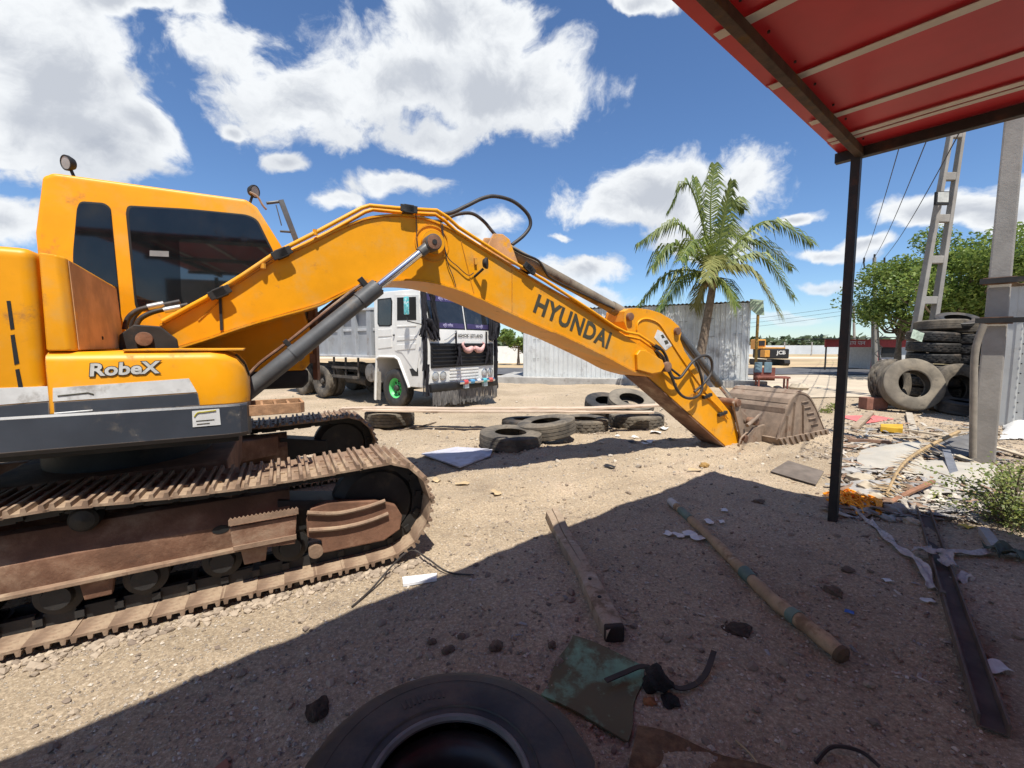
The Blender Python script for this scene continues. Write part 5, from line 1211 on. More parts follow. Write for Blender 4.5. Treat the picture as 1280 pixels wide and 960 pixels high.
def leafy(mb, c, rad, n, size, rnd, squash=0.8):
    for _ in range(n):
        u = Vector((rnd.gauss(0, 1), rnd.gauss(0, 1), rnd.gauss(0, 1))).normalized()*rad*(rnd.random()**0.45)
        u.z *= squash; p = c+u
        a = Vector((rnd.gauss(0, 1), rnd.gauss(0, 1), rnd.gauss(0, .6))).normalized(); b = a.orthogonal().normalized(); b = (b*math.cos(rnd.uniform(0, 6))+a.cross(b)*math.sin(rnd.uniform(0, 6))).normalized()
        s = size*rnd.uniform(0.6, 1.3)
        mb.add([p-a*s, p+b*s*0.45, p+a*s, p-b*s*0.45], [(0, 1, 2, 3)])
def tree(base, h, rad, label, seed, nblob=26, leaves=240, size=0.16, trunk_h=0.35, mat=None, group=None, cx=0.0, name='broadleaf_tree', squash=0.8):
    rnd = random.Random(seed); base = Vector(base)
    t = thing(name, base, label, 'tree', group); top = base+Vector((cx, 0, h*trunk_h))
    tm = MB().tube(smooth_path([base-Vector((0, 0, .1)), base+Vector((cx*.4, 0, h*trunk_h*0.5)), top, base+Vector((cx, 0, h*0.7))], 4), [0.045*h*(1-0.06*i) if i < 12 else 0.01*h for i in range(13)], 9)
    mb = MB(); cc = base+Vector((cx, 0, h-rad*squash*0.95))
    for k in range(nblob):
        u = Vector((rnd.gauss(0, 1), rnd.gauss(0, 1), rnd.gauss(0, 1))).normalized()*rad*(0.35+0.6*rnd.random()); u.z *= squash
        c = cc+u; br = rad*rnd.uniform(0.16, 0.34)
        leafy(mb, c, br, int(leaves*rnd.uniform(.6, 1.3)), size, rnd, 0.75)
        tm.tube(smooth_path([top.lerp(base+Vector((cx, 0, h*.7)), rnd.random()), (top+c)/2+Vector((0, 0, -0.1*rad)), c], 3), [0.012*h*(1-0.12*i) for i in range(7)], 5)
    tm.build('trunk', M_bark, t, smooth=40); mb.build('crown', mat or M_leaf, t, smooth=0, normals=False); return t
d1 = 21.0
b = D(1205, 476, d1); b.z = gz(b.x, b.y)
tree(b, 6.9, 4.3, 'large green tree rising behind the stacked tyres', 4, 56, 720, 0.095, cx=-0.3, squash=0.55)
b = D(1290, 470, 19.0); b.z = gz(b.x, b.y)
tree(b, 6.2, 3.0, 'green tree rising over the grey sheet store', 14, 32, 700, 0.095)
b = D(1120, 474, 24.0); b.z = gz(b.x, b.y)
tree(b, 5.0, 2.1, 'lower tree with a thin crown beside the red roadside stall', 9, 20, 550, 0.09)
b = D(648, 452, 36.0); b.z = gz(b.x, b.y)
tree(b, 3.4, 1.7, 'round bushy tree beyond the left end of the grey sheet shed', 6, 14, 200, 0.16, trunk_h=0.25)
# the far wood along the horizon
def far_wood():
    rnd = random.Random(2); mb = MB()
    for k in range(420):
        x = rnd.uniform(-430, 560); y = rnd.uniform(260, 330); h = rnd.uniform(3, 8)
        leafy(mb, Vector((x, y, h*0.5-0.4)), h*1.1, 26, h*0.42, rnd, 0.5)
    o = mb.build('far_wood', leaf_material('far_leaf', (0.035, 0.06, 0.025), (0.09, 0.115, 0.05), 0.1), None, smooth=0, normals=False)
    tag(o, 'low dark line of trees along the horizon', 'wood', kind='stuff')
far_wood()

# ================================================================ plinth and grey sheet shed
M_zinc = P('galvanised_sheet', (0.62, 0.64, 0.63), 0.45, metal=0.25, var=0.10, scale=1.5, dirt=((0.35, 0.34, 0.32), 0.50, 0.75, 1.8), dirt2=((0.30, 0.22, 0.16), 0.68, 0.8, 4))
M_conc = P('grey_concrete', (0.34, 0.33, 0.31), 0.9, var=0.2, scale=2, bump=0.3, bscale=30, dirt=((0.22, 0.20, 0.18), 0.5, 0.7, 3))
def corrugated(p0, p1, z0, z1, pitch=0.2, depth=0.04, rib=0.4):
    """upright sheet with trapezoid ribs between two ground points"""
    d = (p1-p0); L = d.length; d.normalize(); n = Vector((d.y, -d.x, 0)); mb = MB(); xs = []
    k = max(1, int(round(L/pitch))); pt = L/k
    for i in range(k): xs += [(i*pt, 0), (i*pt+pt*0.5, 0), (i*pt+pt*0.60, depth), (i*pt+pt*0.90, depth)]
    xs.append((L, 0)); v = []
    for x, o in xs:
        q = p0+d*x+n*o; v += [Vector((q.x, q.y, z0)), Vector((q.x, q.y, z1))]
    return mb.add(v, [(2*i, 2*i+2, 2*i+3, 2*i+1) for i in range(len(xs)-1)])
def build_shed():
    zb = 0.25
    A = G(655, 470.5, zb); Bp = G(934, 475.3, zb); d = (Bp-A).normalized(); nb = Vector((-d.y, d.x, 0)); L = (Bp-A).length
    SH = thing('sheet_shed', (A.x, A.y, 0), 'long grey corrugated sheet shed on a concrete plinth behind the palm', 'shed')
    def S(a, b, z): return Vector((A.x, A.y, 0))+d*a+nb*b+Vector((0, 0, z))
    MB().box((L/2-0.3, 1.3, 0.06), (L+1.8, 3.6, 0.38), S).build('plinth', M_conc, SH, smooth=0, bevel=0.02)
    zl, zr = 3.12, 3.34; n = 9
    for k in range(n):
        p0 = S(L*k/n, 0.0+0.006*(k % 2), 0); p1 = S(L*(k+1)/n+0.02, 0.0+0.006*(k % 2), 0)
        corrugated(p0, p1, zb-0.0, zl+(zr-zl)*(k+0.5)/n).build('wall_sheet', M_zinc, SH, smooth=0, thick=0.002)
        z = zl+(zr-zl)*(k+0.5)/n
        if k > 3 or k in (0, 2):
            for zz, ww in ((1.05, 0.28), (1.9, 0.34), (2.62, 0.3)):
                c = S(L*(k+0.4)/n, -0.032, zz+0.1*(k % 3))
                MB().bar(c, c+d*ww, 0.005, 0.012).build('sheet_print', M_ink, SH, smooth=0)
                MB().bar(c+Vector((0, 0, -.05)), c+d*ww*0.8+Vector((0, 0, -.05)), 0.005, 0.006).build('sheet_print', M_ink, SH, smooth=0)
    for k in range(3):
        corrugated(S(L, 2.6*k/3, 0), S(L, 2.6*(k+1)/3, 0), zb, zr).build('wall_sheet', M_zinc, SH, smooth=0, thick=0.002)
        corrugated(S(0, 2.6*(k+1)/3, 0), S(0, 2.6*k/3, 0), zb, zl).build('wall_sheet', M_zinc, SH, smooth=0, thick=0.002)
    corrugated(S(L, 2.62, 0), S(0, 2.62, 0), zb, zl).build('wall_sheet', M_zinc, SH, smooth=0, thick=0.002)
    m = 9
    for k in range(m):
        a0, a1 = -0.15+(L+0.6)*k/m, -0.15+(L+0.6)*(k+1)/m+0.03
        def fn(u, v):
            a = a0+(a1-a0)*u; z = zl+(zr-zl)*min(a, L+1.2)/L+0.05-v*0.25+0.02*math.sin(a*2*math.pi/0.16)
            return S(a, -0.14+3.0*v, z)
        MB().grid(fn, 40, 2).build('roof_sheet', P('roof_sheet_grey', (0.30, 0.29, 0.27), 0.6, metal=0.2, var=0.2, dirt=((0.2, 0.13, 0.09), 0.5, 0.7, 2)), SH, smooth=60, thick=0.002)
    # porch at the right end: yellow post, hanging green board, beam
    MB().bar(S(L+0.32, 0.15, 0.25), S(L+0.32, 0.15, zr), 0.08, 0.08).build('porch_post', P('ochre_post', (0.30, 0.18, 0.04), 0.6, var=0.2), SH, smooth=0)
    MB().bar(S(L-0.1, 0.12, zr-0.06), S(L+0.45, 0.12, zr-0.02), 0.08, 0.12).build('porch_beam', M_rust, SH, smooth=0)
    q = [S(L-0.08, -0.17, zr+0.12), S(L+0.40, -0.17, zr+0.06), S(L+0.46, -0.17, zr-0.52), S(L+0.2, -0.17, zr-0.50), S(L-0.05, -0.17, zr-0.28)]
    MB().add(q+[p+nb*0.02 for p in q], [(0, 1, 2, 3, 4), (9, 8, 7, 6, 5)]+[(i, (i+1) % 5, (i+1) % 5+5, i+5) for i in range(5)]).build('green_board', P('faded_green_board', (0.30, 0.38, 0.27), 0.7, var=0.15, scale=3, dirt=((0.5, 0.5, 0.42), 0.5, 0.7, 3)), SH, smooth=0)
    # red bench on the porch with blue backs
    bn = thing('bench', S(L+0.35, -0.9, 0.0), 'red brown bench with pale blue back rests outside the shed porch', 'bench')
    M_rb = P('red_brown_paint', (0.20, 0.07, 0.05), 0.7, var=0.3)
    def N2(a, b, z): return S(L+0.35+a*0.75, -0.9+b, z)
    MB().box((0.35, 0, 0.45), (1.5, 0.5, 0.07), N2).build('seat', M_rb, bn, smooth=0, bevel=0.01)
    for a in (-0.3, 1.0):
        for b in (-0.18, 0.18): MB().box((a, b, 0.21), (0.07, 0.07, 0.42), N2).build('leg', M_rb, bn, smooth=0)
    for a in (-0.2, 0.25): MB().box((a, 0.24, 0.80), (0.36, 0.05, 0.40), N2).build('back_rest', P('pale_blue_plastic', (0.14, 0.22, 0.26), 0.5), bn, smooth=0, bevel=0.03)
    MB().box((0.1, 0.27, 0.55), (1.0, 0.04, 0.5), N2).build('back_frame', M_rb, bn, smooth=0)
    rk = MB().lathe([(0.0, 0), (0.28, 0.02), (0.34, 0.12), (0.24, 0.24), (0.0, 0.28)], S(L+1.45, -1.2, 0), (0, 0, 1), 10, False).build('boulder', P('pale_stone', (0.42, 0.36, 0.27), 0.9, var=0.2, bump=0.4, bscale=10), None, smooth=30)
    tag(rk, 'pale rounded boulder beside the red brown bench', 'stone')
    # cement dust and broken concrete along the plinth
    for k in range(6):
        c = S(L-0.5+k*0.35, -0.75+0.1*(k % 2), 0.0)
        o = MB().lathe([(0.0, 0), (0.16, 0.0), (0.18, 0.05), (0.09, 0.10), (0.0, 0.11)], c, (0.1*k % 1, 0.2, 1), 7, False).build('concrete_lump', M_conc, None, smooth=0)
        tag(o, 'broken grey lump of concrete fallen beside the shed plinth', 'rubble', 'lumps beside the plinth')
build_shed()
b0 = G(640, 463); 
wb = MB().box((0.0, 40, 0.75), (5.5, 0.2, 1.5)).build('white_boundary_wall', P('whitewash', (0.75, 0.74, 0.70), 0.8, var=0.08, dirt=((0.5, 0.45, 0.38), 0.55, 0.8, 1)), None, smooth=0)
tag(wb, 'low whitewashed wall behind the truck and bushy tree', 'wall')

# ================================================================ road, field, far fence
M_road = P('dusty_concrete_road', (0.46, 0.38, 0.28), 0.92, var=0.14, scale=0.5, bump=0.2, bscale=40, dirt=((0.28, 0.24, 0.19), 0.48, 0.72, 0.6), dirt2=((0.50, 0.44, 0.35), 0.5, 0.8, 1.4))
M_asph = P('grey_asphalt', (0.085, 0.085, 0.09), 0.85, var=0.2, scale=1.0, bump=0.3, bscale=60, dirt=((0.20, 0.18, 0.15), 0.52, 0.75, 0.5))
M_field = P('dry_field', (0.42, 0.31, 0.18), 0.95, var=0.25, scale=0.12, dirt=((0.26, 0.24, 0.11), 0.52, 0.7, 0.08))
def sheet(name, x0, x1, y0, y1, z, mat, sk=0.0, nx=60, ny=6):
    rnd = random.Random(name)
    def fn(u, v):
        x = x0+(x1-x0)*u; e = 0.25*math.sin(x*1.3)+0.15*math.sin(x*3.7+1) if v in (0, 1) else 0
        return Vector((x, y0+(y1-y0)*v+sk*x+e*0.6, z))
    return tag(MB().grid(fn, nx, ny).build(name, mat, None, smooth=60, normals=False), kind='structure')
sheet('field', -300, 400, 31.5, 255, 0.012, M_field)
sheet('concrete_yard', 9.0, 60, 14.2, 24.6, 0.030, M_road, -0.02)
sheet('road', -60, 120, 24.6, 31.2, 0.045, M_asph, -0.005)
sheet('field_path', -200, 300, 52, 58, 0.020, P('pale_path', (0.55, 0.48, 0.37), 0.95, var=0.1))
def far_fence():
    F = thing('far_fence', (45, 66, 0), 'long pale fence of panels and posts across the dry field', 'fence')
    mw = P('pale_blue_panel', (0.50, 0.54, 0.57), 0.7, var=0.1, scale=0.5)
    for k in range(34):
        x = 24+k*4.0
        MB().box((x+2, 66, 0.85), (3.86, 0.06, 1.3)).build('fence_panel', mw, F, smooth=0)
        MB().box((x, 66, 1.0), (0.14, 0.16, 2.0)).build('fence_post', M_conc, F, smooth=0)
far_fence()

# ================================================================ poles, wires, lamp
M_pole = P('pole_concrete', (0.28, 0.262, 0.235), 0.85, var=0.15, scale=2, bump=0.2, bscale=25, dirt=((0.24, 0.22, 0.19), 0.5, 0.75, 3))
def build_poles():
    # the heavy concrete pole by the store, with steel arms
    b = G(1228, 578); b.z = gz(b.x, b.y)
    po = thing('concrete_pole', b, 'thick square concrete pole standing in the rubble before the store', 'pole')
    d = Vector((b.x, b.y, 0)).normalized(); sd = Vector((d.y, -d.x, 0))
    v = []
    for z, w in ((-0.1, 0.125), (9.0, 0.08)):
        c = Vector((b.x, b.y, b.z+z))
        v += [c+sd*i*w+d*j*w*0.8 for i, j in ((-1, -1), (1, -1), (1, 1), (-1, 1))]
    MB().add(v, [(0, 1, 2, 3), (7, 6, 5, 4), (0, 4, 5, 1), (1, 5, 6, 2), (2, 6, 7, 3), (3, 7, 4, 0)]).build('shaft', M_pole, po, smooth=0, bevel=0.02)
    for py, o in ((352, 0.04), (401, 0.05)):
        z = D(1240, py, b.y).z; c = Vector((b.x, b.y, z))
        MB().bar(c-sd*(0.15+o)-d*0.17, c+sd*2.4-d*0.17, 0.05, 0.07).build('steel_arm', M_black, po, smooth=0)
        MB().bar(c-sd*0.16-d*0.13, c+sd*0.16-d*0.13, 0.02, 0.10).build('clamp', M_rust, po, smooth=0)
    MB().tube(smooth_path([D(1230, 405, b.y-0.25), D(1219, 440, b.y-0.22), D(1217, 500, b.y-0.22), D(1216, 572, b.y-0.22)], 6), 0.04, 8).build('cable_duct', P('dusty_duct', (0.24, 0.21, 0.17), 0.8, var=0.2), po, smooth=50)
    # the ladder pole with a floodlight
    dp = 13.2; b = D(1155, 506, dp); b.z = gz(b.x, b.y)
    lp = thing('ladder_pole', b, 'tall grey concrete pole with open slots like a ladder', 'pole')
    tp = D(1203, 120, dp); bt = D(1157, 400, dp)
    ax = (tp-bt).normalized(); base = bt-ax*((bt.z-b.z)/ax.z); hh = 9.4
    def LP(x, y, h): f = h/hh; return base+ax*h+Vector((x*(1-0.52*f), y*(1-0.4*f), 0))
    w = 0.36; legs = []
    for sx in (-1, 1):
        m = MB(); v = []
        for h in (-0.1, hh): v += [LP(sx*(w-0.075)+i*0.075, j*0.11, h) for i, j in ((-1, -1), (1, -1), (1, 1), (-1, 1))]
        m.add(v, [(0, 1, 2, 3), (7, 6, 5, 4), (0, 4, 5, 1), (1, 5, 6, 2), (2, 6, 7, 3), (3, 7, 4, 0)]).build('upright', M_pole, lp, smooth=0, bevel=0.015)
    for k in range(8):
        h = 0.6+k*1.16; v = []
        for hz in (h, h+0.22): v += [LP(i*(w-0.14), j*0.10, hz) for i, j in ((-1, -1), (1, -1), (1, 1), (-1, 1))]
        MB().add(v, [(0, 1, 2, 3), (7, 6, 5, 4), (0, 4, 5, 1), (1, 5, 6, 2), (2, 6, 7, 3), (3, 7, 4, 0)]).build('rung', M_pole, lp, smooth=0, bevel=0.02)
    fl = thing('floodlight', D(1180, 252, dp-0.3), 'square floodlight fixed to the ladder pole', 'lamp')
    c = D(1177, 248, dp-0.35)
    MB().box(tuple(c), (0.36, 0.08, 0.36)).build('housing', M_black, fl, smooth=0, bevel=0.01)
    MB().box((c.x, c.y-0.045, c.z+0.02), (0.30, 0.01, 0.27)).build('glass', P('lamp_glass', (0.5, 0.5, 0.45), 0.15), fl, smooth=0)
    MB().bar(c+Vector((0.15, 0.05, 0.12)), c+Vector((0.42, 0.25, 0.2)), 0.04, 0.06).build('arm', M_black, fl, smooth=0)
    # far poles with cross arms
    def tpole(px, ytop, dep, label, h_arm=0.5, yb=462, vee=True):
        b = D(px, yb, dep); b.z = gz(b.x, b.y); t = D(px-1, ytop, dep)
        o = thing('power_pole', b, label, 'pole')
        MB().tube([b, t], [0.14, 0.09], 8).build('shaft', M_pole, o, smooth=40)
        z = t.z-0.75
        if vee:
            for s in (-1, 1): MB().tube([Vector((t.x, t.y, z)), Vector((t.x+s*0.55, t.y, z+0.15)), Vector((t.x+s*0.62, t.y, z+0.55))], 0.045, 6).build('cross_arm', M_black, o, smooth=0)
        else:
            MB().bar(Vector((t.x-0.8, t.y, z)), Vector((t.x+0.8, t.y, z)), 0.08, 0.08).build('cross_arm', M_black, o, smooth=0)
        for s in (-1, 0, 1): MB().cyl(Vector((t.x+s*0.6, t.y, t.z-(0.25 if s else 0))), Vector((t.x+s*0.6, t.y, t.z+(0.0 if s else .2))), 0.05, 8).build('insulator', M_black, o, smooth=0)
        return t
    t1 = tpole(1094, 322, 27, 'slim grey power pole with a forked cross arm near the red stall')
    t2 = tpole(1068, 382, 44, 'dark power pole with straight cross arm beyond the red stall', vee=False, yb=458)
    M_wire = P('wire', (0.03, 0.03, 0.035), 0.6)
    for k, (x, y) in enumerate(((1128, 160), (1160, 160), (1196, 160))):
        a = t1+Vector(((k-1)*0.6, 0, 0)); e = D(x, y, 9.0); e = a+(e-a)*1.25
        pts = [a.lerp(e, i/12)-Vector((0, 0, 0.35*math.sin(math.pi*i/12))) for i in range(13)]
        tag(MB().tube(pts, 0.012, 4).build('power_wire', M_wire, None, smooth=0), 'thin power wire running from the forked pole towards the canopy', 'wire', 'power wires')
        f = t2+Vector(((k-1)*0.6, 0, 0)); pts = [a.lerp(f, i/8)-Vector((0, 0, 0.3*math.sin(math.pi*i/8))) for i in range(9)]
        tag(MB().tube(pts, 0.012, 4).build('power_wire', M_wire, None, smooth=0), 'thin power wire between the forked pole and the dark pole beyond', 'wire', 'power wires beyond')
    for k in range(3):
        f = t2+Vector((0, 0, -0.4*k)); e = D(700, 409+k*5, 60)
        pts = [f.lerp(e, i/12)-Vector((0, 0, 0.8*math.sin(math.pi*i/12))) for i in range(13)]
        tag(MB().tube(pts, 0.018, 4).build('power_wire', M_wire, None, smooth=0), 'thin power wire running from the dark pole across the field', 'wire', 'power wires over the field')
    # slender steel lattice mast by the stall
    b = D(1096, 463, 24); t = D(1093, 390, 24); b.z = gz(b.x, b.y)
    o = thing('lattice_mast', b, 'short pale steel lattice mast beside the red stall', 'mast')
    for s in (-1, 1): MB().bar(Vector((b.x+s*0.22, b.y, b.z)), Vector((t.x+s*0.12, b.y, t.z)), 0.07, 0.07).build('leg', M_pole, o, smooth=0)
    for k in range(9):
        z = 0.2+k*0.33; s = 1 if k % 2 else -1
        MB().bar(Vector((b.x-s*0.2, b.y, z)), Vector((b.x+s*0.19, b.y, z+0.33)), 0.03, 0.03).build('lacing', M_pole, o, smooth=0)
build_poles()

def build_stall():
    dp = 29.0; a = D(1031, 462, dp); a.z = 0
    st = thing('roadside_stall', a, 'red roofed roadside stall with a lettered red fascia', 'stall')
    M_r = P('stall_red', (0.35, 0.035, 0.03), 0.6, var=0.15); M_g = P('stall_grey', (0.55, 0.56, 0.55), 0.6, var=0.1); x = a.x
    def S(i, j, z): return Vector((x+i, dp+j, z))
    for i in (0.0,): MB().bar(S(i, 0, 0), S(i, 0, 1.95), 0.07, 0.07).build('post', M_black, st, smooth=0)
    MB().bar(S(3.2, 0, 0), S(3.2, 0, 1.95), 0.35, 0.2).build('post', M_r, st, smooth=0)
    MB().box((2.5, 0, 1.75), (5.2, 0.08, 0.50), S).build('fascia', M_r, st, smooth=0)
    MB().prism([(-0.15, 2.0), (5.6, 2.12), (5.6, 2.18), (-0.15, 2.06)], -0.3, 3.2, lambda p, w, q: S(p, w, q)).build('roof', M_black, st, smooth=0)
    def fr(u, v, h): return S(1.9+u, -0.045-h, 1.76+v)
    lettering('\u091a\u093e\u092f \u092a\u093e\u0928', 0.36, fr, M_white, 'fascia_writing', st, 0.01)
    MB().box((4.6, 1.5, 0.95), (2.2, 2.6, 1.9), S).build('back_room', M_g, st, smooth=0, bevel=0.02)
    MB().box((4.2, 0.17, 1.2), (0.9, 0.06, 0.7), S).build('hatch', M_black, st, smooth=0)
    MB().box((4.6, 0.18, 0.35), (2.2, 0.05, 0.6), S).build('red_base', M_r, st, smooth=0)
build_stall()
def build_far_digger():
    dp = 36.0; c = D(961, 457, dp); x, z0 = c.x, 0.0
    ex = thing('far_excavator', (x, dp, 0), 'orange and black excavator parked beyond the shed porch, seen from behind', 'excavator')
    M_o = P('far_orange', (0.62, 0.30, 0.06), 0.5, var=0.12); M_k = P('far_black', (0.02, 0.02, 0.022), 0.6)
    def S(i, j, z): return Vector((x+i*0.8, dp+j*0.8, z0+z*0.8))
    for i in (-0.9, 0.9): MB().prism([(-1.6, 0.25), (-1.35, 0), (1.35, 0), (1.6, 0.25), (1.5, 0.6), (-1.5, 0.6)], i-0.28, i+0.28, lambda p, w, q: S(w, p, q)).build('track', M_k, ex, smooth=0, bevel=0.04)
    MB().box((0.1, 0, 1.18), (2.3, 2.4, 0.95), S).build('counterweight', M_k, ex, smooth=0, bevel=0.08)
    MB().box((0.0, 0.2, 1.72), (2.2, 2.0, 0.16), S).build('hood', M_o, ex, smooth=0, bevel=0.04)
    MB().box((-0.8, 0.7, 2.1), (0.9, 1.3, 1.0), S).build('cab', M_o, ex, smooth=0, bevel=0.08)
    MB().box((-0.8, 0.02, 2.2), (0.6, 0.04, 0.5), S).build('cab_window', M_k, ex, smooth=0)
    MB().box((-0.95, -0.9, 1.2), (0.5, 0.8, 0.7), S).build('side_panel', M_o, ex, smooth=0, bevel=0.03)
    def fr(u, v, h): return S(0.45+u, -1.21-h, 1.28+v)
    lettering('JCB', 0.48, fr, M_white, 'jcb_lettering', ex, 0.012, weight=0.02, sx=1.15)
build_far_digger()

# ================================================================ tyre stacks and store on the right
def build_right():
    g = 'tyres heaped beside the store'
    def T_(px, py, dep, ax, lab, mat, **k):
        return tyre(D(px, py, dep), ax, lab, mat, g, **k)
    T_(1139, 481, 11.3, (-0.25, -1, 0.30), 'pale old tyre leaning against the heap with its round hole showing', M_tyre_pale, Rr=0.66, w=0.33, rin=0.34, tread=0.0, n=60)
    T_(1112, 478, 11.9, (0.30, -1, 0.12), 'dark knobbly tyre standing behind the pale leaning tyre', M_tyre_dust, Rr=0.62, w=0.34, rin=0.32, tread=0.03, n=48)
    T_(1196, 485, 11.5, (-0.1, -1, 0.18), 'dusty brown tyre leaning beside the pale one under the stacks', M_tyre_dust, Rr=0.62, w=0.32, rin=0.32, tread=0.0, n=60)
    for k in range(3):
        T_(1166, 447-k*13.0, 12.2, (0.03*k, -0.04, 1), ('lowest', 'middle', 'upper')[k]+' black tyre of the stack nearer the ladder pole', M_tyre_blk, Rr=0.56, w=0.27, tread=0.012, spin=k)
        T_(1212, 450-k*13.0, 12.0, (0.05-0.03*k, 0.02, 1), ('lowest', 'middle', 'upper')[k]+' black tyre of the stack nearer the concrete pole', M_tyre_blk, Rr=0.56, w=0.27, tread=0.012, spin=k)
    T_(1166, 462, 12.2, (0, 0, 1), 'buried bottom tyre of the stack behind the pale tyre', M_tyre_blk, Rr=0.56, w=0.27, spin=2)
    T_(1166, 476, 12.2, (0, 0, 1), 'tyre under the buried one in the stack behind the pale tyre', M_tyre_blk, Rr=0.56, w=0.27, spin=2)
    for y in (464, 477): T_(1212, y, 12.2, (0, 0, 1), 'tyre under the buried one in the stack behind the brown tyre' if y > 470 else 'buried lower tyre of the stack behind the brown tyre', M_tyre_blk, Rr=0.56, w=0.27, spin=1)
    for y, w in ((489, 'second'), (501, 'first')):
        T_(1166, y, 12.3, (0, 0, 1), w+' tyre from the ground in the stack behind the pale tyre', M_tyre_blk, Rr=0.56, w=0.27, spin=1)
        T_(1212, y, 12.4, (0, 0, 1), w+' tyre from the ground in the stack behind the brown tyre', M_tyre_blk, Rr=0.56, w=0.27, spin=1)
    T_(1196, 401, 12.0, (-0.15, -0.35, 0.9), 'thin tyre tipped on top of the heap', M_tyre_blk, Rr=0.45, w=0.2, tread=0.0, n=60)
    T_(1176, 407, 12.2, (0, 0.05, 1), 'dusty tyre lying as the cap of the heap', M_tyre_dust, Rr=0.56, w=0.27, tread=0.0, n=60)
    T_(1212, 411, 12.0, (0, 0.06, 1), 'grey tyre at the very top of the heap by the concrete pole', M_tyre_dust, Rr=0.55, w=0.27, tread=0.0, n=60)
    # cut half tyre lying below
    T_(1203, 509, 10.9, (0.05, -0.12, 1), 'black cut tyre lying on the ground before the heap', M_tyre_blk, Rr=0.5, w=0.33, tread=0.0, n=60)
    c = D(1092, 492, 11.7); c.z = gz(c.x, c.y)+0.15
    tag(MB().box(tuple(c), (0.55, 0.3, 0.32)).build('brick_block', P('red_brick', (0.22, 0.10, 0.07), 0.9, var=0.2), None, smooth=0, bevel=0.02), 'red brown block on the ground beside the knobbly tyre', 'block')
    c = D(1146, 417, 11.5)
    tag(MB().grid(lambda u, v: c+Vector(((u-.5)*0.3+v*.05, -0.02*math.sin(u*6), (v-.5)*0.22-0.1*u)), 6, 4).build('packet', P('pale_green_packet', (0.45, 0.55, 0.45), 0.4, var=0.3, scale=12), None, smooth=60, thick=0.004), 'crumpled pale green packet stuck on the tyre stack', 'packet')
    # corrugated store at the edge
    A = G(1246, 531); nb = Vector((0.78, 0.62, 0)).normalized(); L = Vector((nb.y, -nb.x, 0)); A.z = 0
    S = thing('sheet_store', A, 'grey sheet metal store beside the thick concrete pole', 'shed')
    M_st = P('store_sheet', (0.42, 0.43, 0.42), 0.5, metal=0.2, var=0.1, scale=1.2, dirt=((0.3, 0.28, 0.25), 0.5, 0.75, 1.5))
    zt = 1.7+(430-360)/560*A.y
    for k in range(4):
        p0 = A+L*(k*0.95); p1 = A+L*((k+1)*0.95+0.02)
        corrugated(p0, p1, -0.03, zt, 0.24, 0.02).build('wall_sheet', M_st, S, smooth=0, thick=0.003)
        corrugated(A+nb*((k+1)*0.95), A+nb*(k*0.95), -0.03, zt, 0.24, 0.02).build('wall_sheet', M_st, S, smooth=0, thick=0.003)
    for k in range(14):
        q = A+L*0.26+Vector((0, 0, 0.3+k*0.2))-nb*0.03
        MB().cyl(q, q-nb*0.012, 0.014, 8).build('rivet', M_black, S, smooth=0)
    def fn(u, v): p = A+L*(-0.12+4.1*u)+nb*(-0.18+4.2*v); return Vector((p.x, p.y, zt+0.06+0.02*math.sin(u*4.1*2*math.pi/0.16)))
    MB().grid(fn, 120, 2).build('roof_sheet', P('rusty_roof', (0.28, 0.2, 0.14), 0.8, var=0.25), S, smooth=60, thick=0.003)
build_right()

